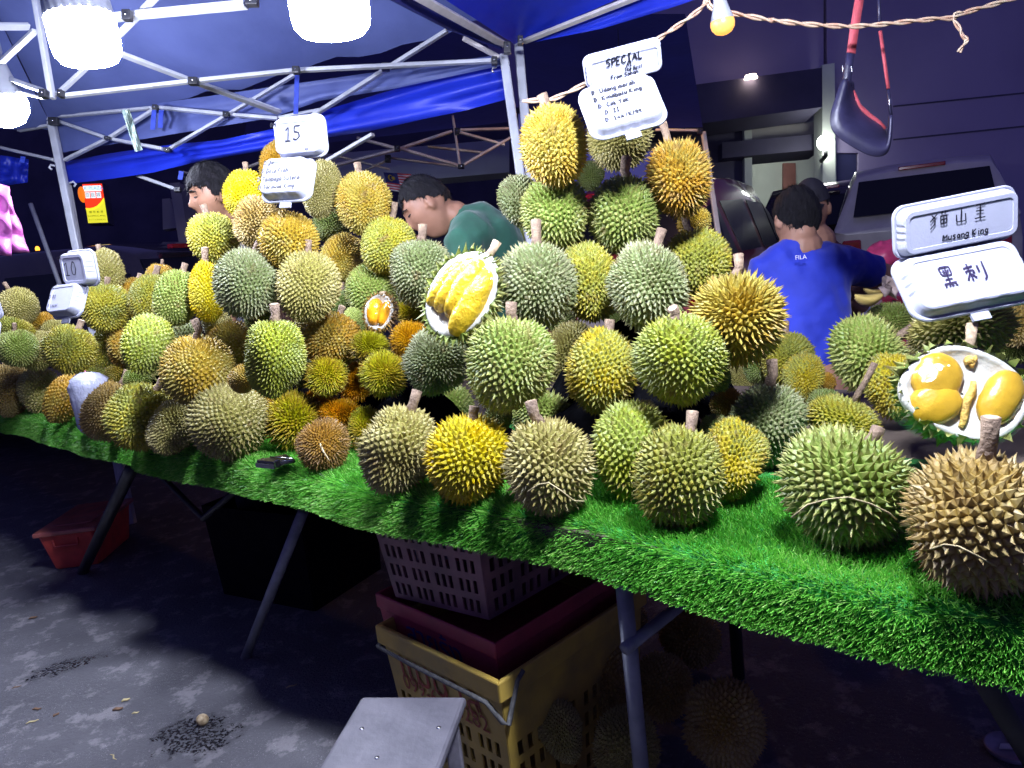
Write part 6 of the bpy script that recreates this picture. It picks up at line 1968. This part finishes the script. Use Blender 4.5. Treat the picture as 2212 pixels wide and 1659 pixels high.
# --- person in a cap behind
d = 3.75
c = at(1752, 452, d)
F_ = -FWD * .72 - RGT * .55 - UPV * .38; U_ = UPV * .92 - RGT * .1 - FWD * .2
P4 = Person('person in a dark cap and maroon shirt facing the one in blue', np.array([c[0], c[1], 0]), M['skin_c'])
P4.head(c, F_, U_, 1.12)
P4.limb([P4.hp((0, -.02, -.06)), at(1758, 516, d + .03)], [.056, .066])
P4.limb([at(1762, 524, d + .04), at(1766, 580, d + .05), at(1770, 720, d + .05), at(1772, 800, d + .05)], [.10, .175, .165, .16], flat=.66, up=FWD)
for k in (-1, 1):
    s0 = at(1766 + k * 74, 562, d + .04); e0 = at(1766 + k * 92, 660, d - .08); w0 = at(1780 + k * 50, 640, d - .34)
    P4.limb([s0, e0, w0], [.054, .044, .033]).hand(w0, -FWD * .8 - RGT * .3 * k, UPV)
hip = at(1772, 815, d + .05); legs(P4, hip, RGT * np.array([1, 1, 0]), np.array([0, -1., 0]), None, True)
P4.body(); P4.hair(.07, .0, -.06, .008, 12); P4.features()
P4.cloth('shirt', M['shirt_maroon'], [([at(1760, 522, d + .03), at(1763, 542, d + .04), at(1766, 580, d + .05), at(1770, 700, d + .05), at(1772, 820, d + .05)], [.085, .165, .200, .185, .18], .68, FWD),
        ([at(1820, 560, d + .04), at(1846, 590, d + .02), at(1856, 650, d - .06)], [.085, .075, .07], 1, None), ([at(1710, 560, d + .04), at(1688, 590, d + .02), at(1676, 650, d - .06)], [.085, .075, .07], 1, None)])
G = []
for i in range(40):
    a = 2 * math.pi * i / 40
    row = []
    for j in range(11):
        b = math.radians(16) + (math.pi / 2 - math.radians(16)) * j / 10
        p = head_r(math.cos(a) * math.cos(b), math.sin(a) * math.cos(b), math.sin(b))
        row.append(P4.hp(p * 1.12 + np.array([0, 0, .006])))
    G.append(row)
mb = MB(); mb.grid(G, True); cp = mb.build('cap', M['cap'], P4.t, True)
G = []
for i in range(15):
    f = -1 + 2 * i / 14
    row = []
    for j in range(6):
        g = j / 5
        row.append(P4.hp((f * .072 * (1 - .15 * g), .085 + .075 * g * math.sqrt(max(0, 1 - f * f * .8)) - .03 * f * f, .040 - .018 * g - .014 * f * f)))
    G.append(row)
mb = MB(); mb.grid(G); b_ = mb.build('visor', M['cap'], cp, True); b_.modifiers.new('s', 'SOLIDIFY').thickness = .004
t = thing('plastic_stool', 'plastic stool under the person in the cap', 'stool', np.array([hip[0], hip[1], 0]))
so = np.array([hip[0], hip[1], 0]); hs = hip[2] - .165
mb = MB(); mb.prism([so + np.array([x, y, hs - .03]) for x, y in ((-.15, -.15), (.15, -.15), (.15, .15), (-.15, .15))], (0, 0, .03)); mb.build('seat', M['red_box'], t, bevel=.01)
for x in (-1, 1):
    for y in (-1, 1):
        mb = MB(); mb.bar(so + np.array([x * .17, y * .17, 0]), so + np.array([x * .12, y * .12, hs - .031]), .016); mb.build('leg', M['red_box'], t)
# ================================================================== eating table behind
z2 = .78
o2 = onz(1826, 655, z2)
ux2 = nrm(np.array([.96, -.25])); uy2 = np.array([-ux2[1], ux2[0]])
def q2(x, y, z): return np.r_[o2[:2] + ux2 * x + uy2 * y, z]
et = thing('eating_table', 'low table under a striped red cloth beside the person in blue', 'table', q2(.5, .4, 0))
mb = MB(); mb.prism([q2(.01, .01, z2 - .025), q2(1.19, .01, z2 - .025), q2(1.19, .79, z2 - .025), q2(.01, .79, z2 - .025)], (0, 0, .02)); mb.build('tabletop', M['board'], et)
for x in (.06, 1.14):
    for y in (.06, .74):
        mb = MB(); mb.tube([q2(x, y, 0), q2(x, y, z2 - .026)], .015, 8); mb.build('leg', M['leg_black'], et, True)
def striped():
    m = bpy.data.materials.new('striped_cloth'); m.use_nodes = True
    nt = m.node_tree; b = nt.nodes['Principled BSDF']
    at_ = nt.nodes.new('ShaderNodeAttribute'); at_.attribute_name = 'run'
    fr = nt.nodes.new('ShaderNodeMath'); fr.operation = 'FRACT'
    mu = nt.nodes.new('ShaderNodeMath'); mu.operation = 'MULTIPLY'; mu.inputs[1].default_value = 3.1
    rp = nt.nodes.new('ShaderNodeValToRGB'); rp.color_ramp.interpolation = 'CONSTANT'
    cols = [(0, (.42, .13, .34)), (.20, (.36, .34, .62)), (.40, (.30, .26, .44)), (.46, (.62, .42, .38)), (.62, (.55, .03, .08))]
    e = rp.color_ramp.elements
    e[0].position, e[0].color = 0, (*cols[0][1], 1)
    e[1].position, e[1].color = cols[1][0], (*cols[1][1], 1)
    for p_, c_ in cols[2:]:
        x = e.new(p_); x.color = (*c_, 1)
    nt.links.new(at_.outputs['Fac'], mu.inputs[0]); nt.links.new(mu.outputs[0], fr.inputs[0]); nt.links.new(fr.outputs[0], rp.inputs['Fac'])
    nt.links.new(rp.outputs['Color'], b.inputs['Base Color']); b.inputs['Roughness'].default_value = .7
    return m
xs = np.linspace(-.02, 1.22, 60)
ys = [(-.035, z2 - .42), (-.03, z2 - .2), (-.022, z2 - .02), (-.015, z2 + .001), (.0, z2 + .003), (.4, z2 + .003), (.8, z2 + .003), (.815, z2 - .02), (.825, z2 - .3)]
G = [[q2(x, y + .012 * math.sin(x * 22) * (1 if y < -.01 else 0) * (z2 - z), z) for (y, z) in ys] for x in xs]
mb = MB(); mb.grid(G); tc_ = mb.build('tablecloth', striped(), None, True)
at_ = tc_.data.attributes.new('run', 'FLOAT', 'POINT'); at_.data.foreach_set('value', np.repeat(xs, len(ys)).astype(np.float32))
tag(tc_, 'red tablecloth with lilac and cream stripes on the table behind', 'tablecloth')
M['shell_y'] = mat('husk_inside', (.62, .46, .12), .7, noise=.15, nscale=20)
for k, (x, y, w, h, a, lb) in enumerate(((1880, 648, 60, 34, .2, 'curved piece of opened durian shell on the striped cloth'), (1890, 632, 44, 22, -.2, 'small yellow shell piece behind the curved one'))):
    dd = 2.75
    G = []
    for i in range(15):
        f = -1 + i / 7
        row = []
        for j in range(9):
            g = -1 + j / 4
            wv = math.sqrt(max(0, 1 - f * f * .9))
            row.append(at(x, y, dd + k * .1) + (RGT * (f * w * .5) + UPV * (g * h * .4 * wv + (f * f) * h * .30 + a * f * 8) + FWD * (10 - 22 * (1 - g * g) * wv)) * dd / FOC)
        G.append(row)
    mb = MB(); mb.grid(G); o = mb.build('shell_piece', M['shell_y'], None, True); o.modifiers.new('s', 'SOLIDIFY').thickness = .012
    tag(o, lb, 'durian shell', 'opened shells on the eating table')
M['paper'] = mat('crumpled_paper', (.55, .42, .36), .8, noise=.1, nscale=20)
mb = MB(); r = np.random.default_rng(4)
G = [[at(1921 + 16 * f, 622 - 28 * g + 3 * math.sin(3 * f), 2.85 + r.normal(0, .006)) for g in np.linspace(-.6, .8, 7)] for f in np.linspace(-1, 1, 7)]
mb.grid(G); o = mb.build('paper_cup', M['paper'], None, True); o.modifiers.new('s', 'SOLIDIFY').thickness = .03
tag(o, 'pale crumpled paper wrapper standing on the striped cloth', 'paper')
M['pink_bag2'] = mat('pink_plastic_bag', (.50, .05, .14), .35, noise=.3, nscale=12, bump=.6, bscale=20)
mb = MB(); mb.ball(at(1912, 552, 3.5), .10, .08, .065, 20, 12); o = mb.build('plastic_bag', M['pink_bag2'], None, True)
tx = bpy.data.textures.new('bagfold', 'CLOUDS'); tx.noise_scale = .05
q = o.modifiers.new('d', 'DISPLACE'); q.texture = tx; q.strength = .05; q.texture_coords = 'GLOBAL'
tag(o, 'crumpled crimson plastic bag on the far side of the eating table', 'plastic bag')

# ================================================================== hanging things
def cordmat(): return mat('twisted_flex', (.48, .38, .26), .5, col2=(.40, .22, .14), nscale=60)
M['flex'] = cordmat()
def twisted(pts, r=.0042, turns=26, name='wire', t=None):
    pts = np.array(pts); s = np.r_[0, np.cumsum(np.linalg.norm(np.diff(pts, axis=0), axis=1))]
    n = max(60, int(s[-1] * 130))
    ss = np.linspace(0, s[-1], n)
    C = np.stack([np.interp(ss, s, pts[:, k]) for k in range(3)], 1)
    for _ in range(4): C[1:-1] = (C[:-2] + 2 * C[1:-1] + C[2:]) / 4
    for ph in (0, math.pi):
        Q = []
        for i in range(n):
            tt = nrm(C[min(i + 1, n - 1)] - C[max(i - 1, 0)])
            a = nrm(np.cross(tt, (0, 0, 1))); b = np.cross(tt, a)
            w = ss[i] * turns * 2 + ph
            Q.append(C[i] + (a * math.cos(w) + b * math.sin(w)) * r * .9)
        mb = MB(); mb.tube(Q, r * .85, 6); mb.build(name, M['flex'], t, True)
dc = 1.95
sc_ = thing('light_cord', 'twisted pale flex strung across the upper right with a knotted end', 'cord', at(1600, 30, dc))
twisted([at(*Zp(2, 0, *p), dc) for p in ((180, 815), (430, 800), (660, 690), (950, 510), (1250, 330), (1500, 160), (1650, 45), (1668, -40))], t=sc_)
twisted([at(*Zp(2, 0, *p), dc) for p in ((1668, -40), (1665, 30), (1700, 70), (1740, 85), (1820, 100), (2000, 130), (2212, 170))] + [at(*Zp(3, 0, *p), dc) for p in ((160, 160), (420, 192), (600, 205), (820, 215), (1040, 200), (1300, 172), (1560, 145), (1640, 152), (1740, 100), (2080, 4), (2300, -70))], t=sc_)
twisted([at(*Zp(3, 0, *p), dc - .005) for p in ((1640, 150), (1665, 190), (1700, 240), (1715, 285), (1755, 320), (1740, 350), (1710, 385), (1690, 420))], r=.0035, turns=40, name='loose_end', t=sc_)
mb = MB(); mb.tube([at(*Zp(3, 0, *p), dc - .004) for p in ((1645, 150), (1650, 110), (1690, 95), (1720, 100))], .003, 6); mb.build('knot_loop', M['flex'], sc_, True)
# leather sling with coral straps
M['coral'] = mat('coral_webbing', (.40, .06, .075), .7, noise=.15, nscale=60)
M['leather'] = mat('navy_leather', (.018, .016, .045), .45, noise=.2, nscale=20, bump=.12, bscale=120, spec=.6)
dsl = 2.05
sl = thing('leather_sling', 'navy leather sling bag hanging on coral straps at the upper right', 'bag', at(1860, 200, dsl))
def zs(x, y, d=0.): return at(*Zp(3, 0, x, y), dsl + d)
def band(pts, w, m, name, th=.003):
    L_, R_ = [], []
    for i in range(len(pts)):
        tt = nrm(pts[min(i + 1, len(pts) - 1)] - pts[max(i - 1, 0)]); sd = nrm(np.cross(tt, FWD))
        L_.append(pts[i] + sd * w / 2); R_.append(pts[i] - sd * w / 2)
    mb = MB(); mb.grid([L_, R_]); o = mb.build(name, M[m], sl, True); o.modifiers.new('s', 'SOLIDIFY').thickness = th; return o
band([zs(895, -60), zs(870, 90), zs(840, 270), zs(818, 432)], .024, 'coral', 'strap')
band([zs(816, 425), zs(800, 540), zs(788, 640), zs(790, 700)], .022, 'leather', 'strap_end')
band([zs(1040, -60), zs(1046, 60), zs(1050, 200)], .008, 'leather', 'strap_end')
band([zs(1052, 250, .03), zs(1085, 480, .03), zs(1118, 720, .03)], .009, 'coral', 'strap')
band([zs(1118, 715, .03), zs(1128, 820, .03), zs(1140, 930, .03)], .008, 'leather', 'strap_end')
for x, y, w, h in ((750, 555, 6, 50), (822, 555, 6, 50), (1132, 820, 24, 55), (1050, 195, 22, 40), (782, 632, 20, 12)):
    mb = MB(); mb.box(zs(x, y, -.006 + (.03 if x > 1000 else 0)), RGT * w * .26855 / 2 * dsl / FOC, UPV * h * .26855 / 2 * dsl / FOC, FWD * .003); mb.build('buckle', M['steel'], sl, bevel=.001)
near = [(755, 640), (722, 735), (680, 850), (652, 940), (655, 1030), (700, 1095), (800, 1160), (900, 1220), (1000, 1262), (1090, 1250), (1125, 1200), (1140, 1080), (1145, 930)]
far = [(835, 660), (835, 740), (860, 810), (900, 880), (940, 920), (985, 955), (1030, 985), (1065, 1015), (1090, 1050), (1102, 1090), (1118, 1090), (1128, 1010), (1135, 930)]
G = []
for (a, b) in zip(near, far):
    row = []
    for j in range(9):
        g = j / 8
        x, y = a[0] + (b[0] - a[0]) * g, a[1] + (b[1] - a[1]) * g
        row.append(zs(x, y, -.03 + .10 * g - .05 * math.sin(math.pi * g)))
    G.append(row)
mb = MB(); mb.grid(G); o = mb.build('pouch', M['leather'], sl, True)
sb = o.modifiers.new('sub', 'SUBSURF'); sb.levels = 2; sb.render_levels = 2
o.modifiers.new('s', 'SOLIDIFY').thickness = .004
band([zs(830, 735, .05), zs(880, 850, .05), zs(960, 925, .055), zs(1040, 985, .06), zs(1092, 1040, .06)], .012, 'coral', 'lining')

# pink plastic bag at the left edge
M['pink_bag'] = mat('pink_bag_film', (.62, .18, .48), .35, col2=(.52, .13, .42), nscale=9, bump=.5, bscale=22)
pb = thing('pink_plastic_bag', 'pink plastic carrier bag hanging at the left frame edge', 'plastic bag', at(20, 550, 2.3))
def sheet2(pts, d, m, name, t, seed):
    r = np.random.default_rng(seed)
    a, b, c_, e = (np.array(p, float) for p in pts)
    G = []
    for i in range(16):
        f = i / 15; row = []
        for j in range(20):
            g = j / 19
            p = (a * (1 - f) + b * f) * (1 - g) + (e * (1 - f) + c_ * f) * g
            row.append(at(p[0] + 2 * math.sin(g * 11 + seed), p[1], d + .012 * math.sin(9 * f + 3 * g + seed) + .010 * math.sin(17 * g - 5 * f) + r.normal(0, .0015)))
        G.append(row)
    mb = MB(); mb.grid(G); o = mb.build(name, M[m], t, True); o.modifiers.new('s', 'SOLIDIFY').thickness = .0012; return o
sheet2([(-60, 380), (19, 404), (27, 553), (-60, 545)], 2.28, 'pink_bag', 'front_side', pb, 1)
sheet2([(-40, 392), (22, 424), (64, 545), (-30, 545)], 2.42, 'pink_bag', 'back_side', pb, 2)

# drink in a knotted clear bag with a straw
M['clear_bag'] = mat('cloudy_bag', (.62, .64, .80), .22, noise=.08, nscale=20, bump=1.0, bscale=26, trans=.25)
M['straw'] = mat('pink_straw', (.75, .25, .35), .35, noise=.1, nscale=30)
dbg = 2.95
db_ = thing('drink_bag', 'clear plastic drink bag with pink straw on the grass edge', 'drink', at(190, 920, dbg))
rows = [(1450 + 75, 710, 20), (1450 + 85, 710, 70), (1450 + 130, 712, 140), (1450 + 200, 705, 135), (1450 + 300, 690, 110), (1450 + 420, 690, 85), (1450 + 520, 695, 62), (1450 + 560, 700, 40)]
G = []
r = np.random.default_rng(3)
for i in range(36):
    a = 2 * math.pi * i / 36; row = []
    for (y, x, w) in rows:
        yy = 783 + (y - 1450) * .26855; xx = x * .26855; ww = w * .26855
        k = 1 + .10 * math.sin(5 * a + y * .02) + .06 * math.sin(9 * a - y * .03) + r.normal(0, .015)
        row.append(at(xx, yy, dbg) + (RGT * math.cos(a) + np.array([0, 1, 0]) * math.sin(a) * .8) * ww * k * dbg / FOC)
    G.append(row)
mb = MB(); mb.grid(G, True); mb.build('bag', M['clear_bag'], db_, True)
mb = MB(); mb.tube([at(172, 772, dbg), at(184, 806, dbg), at(194, 840, dbg)], .0042, 10); mb.build('straw', M['straw'], db_, True)

# small black device on the grass
dv = onz(600, 1000, ZT + .004)
t = thing('handheld_scale', 'small black and silver hand device lying on the grass', 'device', dv)
M['gloss_black'] = mat('gloss_black', (.008, .008, .010), .12, coat=.6)
ux = nrm(onz(640, 1012, ZT)[:2] - onz(570, 990, ZT)[:2]); uy = np.array([-ux[1], ux[0]])
def dq(x, y, z): return np.r_[dv[:2] + ux * x + uy * y, ZT + z]
mb = MB(); mb.prism([dq(-.055, -.012, .002), dq(.03, -.03, .002), dq(.05, .03, .002), dq(-.04, .045, .002)], (0, 0, .012)); mb.build('case', M['gloss_black'], t, bevel=.005)
mb = MB(); mb.prism([dq(-.01, -.055, .004), dq(.06, -.035, .004), dq(.052, -.012, .004), dq(-.018, -.030, .004)], (0, 0, .022)); mb.build('grip', M['gloss_black'], t, bevel=.005)
mb = MB(); mb.prism([dq(-.008, -.058, .006), dq(.062, -.038, .006), dq(.060, -.036, .006), dq(-.010, -.055, .006)], (0, 0, .012)); mb.build('silver_edge', M['steel'], t)
mb = MB(); mb.tube([dq(-.045, .0, .016), dq(.0, .006, .018), dq(.045, .025, .016)], .0015, 6); mb.build('seam', M['steel'], t, True)

# Malaysian flag on the third tent
M['flag_red'] = mat('flag_red', (.45, .03, .04), .7, noise=.1, nscale=20)
M['flag_white'] = mat('flag_white', (.55, .50, .52), .7, noise=.1, nscale=20)
M['flag_blue'] = mat('flag_blue', (.015, .02, .14), .7, noise=.1, nscale=20)
M['flag_yellow'] = mat('flag_yellow', (.60, .45, .03), .7, noise=.1, nscale=20)
fd = 5.3
fl = thing('flag', 'striped red and white flag with blue canton hanging under the tent', 'flag', at(860, 390, fd))
def fp(u, v, z=0.):
    x = 828 + 60 * u + 10 * (1 - v); y = 372 + 4 * u + 38 * (1 - v) + 6 * (1 - v) * u
    return at(x, y, fd + .02 * math.sin(7 * u + 2 * v) - z)
def fquad(u0, u1, v0, v1, m, name, z=0.):
    G = [[fp(u, v, z) for v in np.linspace(v0, v1, 5)] for u in np.linspace(u0, u1, 14)]
    mb = MB(); mb.grid(G); mb.build(name, M[m], fl, True)
for k in range(14):
    fquad(.5 if k < 8 else 0, 1, 1 - (k + 1) / 14, 1 - k / 14, 'flag_red' if k % 2 == 0 else 'flag_white', 'stripe')
fquad(0, .5, 1 - 8 / 14, 1, 'flag_blue', 'canton')
pts = [fp(.22 + .10 * math.cos(a), .71 + .17 * math.sin(a), .006) for a in np.linspace(.7, 5.6, 16)] + [fp(.245 + .075 * math.cos(a), .71 + .135 * math.sin(a), .006) for a in np.linspace(5.4, .9, 16)]
mb = MB(); mb.prism(pts, FWD * .002); mb.build('crescent', M['flag_yellow'], fl)
pts = [fp(.31 + (.085 if k % 2 == 0 else .035) * math.cos(k * math.pi / 14), .71 + (.14 if k % 2 == 0 else .06) * math.sin(k * math.pi / 14), .007) for k in range(28)]
mb = MB(); mb.prism(pts, FWD * .002); mb.build('star', M['flag_yellow'], fl)

# dry straw blades caught on three front durians
for k, (pts, d, lb) in enumerate((
    ([(1710, 1118), (1745, 1090), (1790, 1078), (1832, 1074), (1880, 1088), (1920, 1108), (1936, 1122)], 1.0, 'dry straw blade bowed across the wide pale green durian'),
    ([(2010, 1186), (2040, 1176), (2070, 1180), (2110, 1200), (2150, 1222), (2200, 1240)], .93, 'dry straw blade lying along the base of the big tan durian'),
    ([(1140, 1062), (1165, 1046), (1186, 1043), (1215, 1062), (1240, 1082), (1262, 1083)], 1.31, 'dry straw blade folded over the olive front durian'))):
    P3d = [at(x, y, d + .012 * abs(i - len(pts) / 2)) for i, (x, y) in enumerate(pts)]
    mb = MB(); mb.tube(P3d, .0013, 6); tag(mb.build('straw_blade', M['straw_bit'], None, True), lb, 'straw', 'dry straw on the durians')
# ================================================================== LED bulbs over the stall
def led_bulb(label, top, axis, R, H, kind='big', lm='led'):
    """ribbed LED bulb hanging from its cap; top = centre of the seam between body and diffuser, axis points down the bulb"""
    ax = nrm(axis)
    q = Vector((0, 0, -1)).rotation_difference(V3(ax)).to_matrix()
    t = thing('led_bulb', label, 'light bulb', top, 'white bulbs hanging over the stall')
    def rev(prof, n, name, m, rib=0.0, smooth=True):
        P = []
        for i in range(n):
            a = 2 * math.pi * i / n
            row = []
            for (rr, zz) in prof:
                r2 = rr * (1 - (rib if (i % 4) == 0 else 0))
                row.append(np.array(q @ Vector((r2 * math.cos(a), r2 * math.sin(a), zz))) + np.asarray(top))
            P.append(row)
        x = MB(); x.grid(P, True)
        return x.build(name, m, t, smooth)
    if kind == 'big':
        rev([(R * 1.0, 0), (R, -H * .55), (R * .96, -H * .78), (R * .82, -H * .93), (R * .5, -H * .99), (.001, -H)], 32, 'diffuser', M[lm])
        rev([(R * 1.0, .0005), (R * .985, .02), (R * .93, H * .62), (R * .80, H * .85), (R * .42, H * 1.05), (R * .36, H * 1.3)], 96, 'body', M['bulb_white'], .03)
        rev([(R * .30, H * 1.25), (R * .34, H * 1.28), (R * .34, H * 1.75), (.001, H * 1.76)], 24, 'socket', M['black_plastic'])
    else:
        rev([(R * .96, 0), (R, -H * .25), (R * .93, -H * .55), (R * .66, -H * .85), (R * .3, -H * .98), (.001, -H)], 40, 'diffuser', M[lm] if kind == 'cone' else M['warm'])
        rev([(R * .955, .0005), (R * .62, R * 1.15), (R * .50, R * 1.7), (R * .44, R * 2.1)], 40, 'body', M['bulb_white'])
        rev([(R * .46, R * 2.05), (R * .50, R * 2.1), (R * .50, R * 3.2), (.001, R * 3.22)], 24, 'socket', M['bulb_white'])
    return t
def cord(t, pts, r=.003, name='cord', m=None):
    x = MB(); x.tube(pts, r, 6); return x.build(name, m or M['black_plastic'], t, True)
down = np.array([0, 0, -1.])
_a = at(172, 38, 2.05); l1 = led_bulb('leftmost big ribbed LED bulb in front of the tent roof', _a, down + np.array([.05, 0, 0]), .088, .123)
_b = at(706, -28, 1.50); l2 = led_bulb('large overexposed LED bulb at the top of the picture', _b, down, .079, .093, lm='led_mid')
_c = at(6, 214, 3.0); l3 = led_bulb('small cone shaped LED bulb at the left frame edge', _c, down + np.array([.06, 0, 0]), .085, .108, 'cone', lm='led')
_d = np.array([.46, .90, 2.2]); l5 = led_bulb('big ribbed LED bulb hanging over the right end of the stall', _d, down, .077, .108, lm='led_far')
for t_, p_ in ((l5, _d), (l1, _a), (l2, _b), (l3, _c)):
    cord(t_, [p_ + np.array([0, 0, .13]), p_ + np.array([.01, 0, .35]), p_ + np.array([.02, .03, .75])])
_w = at(1560, 44, 1.95)
l4 = led_bulb('warm glowing yellow bulb on the twisted cord', _w, down + np.array([.08, 0, 0]), .031, .036, 'warm')
l4['group'] = ''
del l4['group']

M['warm2'] = mat('warm_diffuser_far', (1, .8, .5), .4, emit=(1.0, .50, .16), estr=300.0)
_w2 = at(1340, 175, 4.6)
M['warm'], _sv = M['warm2'], M['warm']
l6 = led_bulb('warm bulb hanging in the rear tent behind the special sign', _w2, down, .036, .042, 'warm')
M['warm'] = _sv
cord(l6, [_w2 + np.array([0, 0, .10]), _w2 + np.array([.01, 0, .30])])
del l6['group']
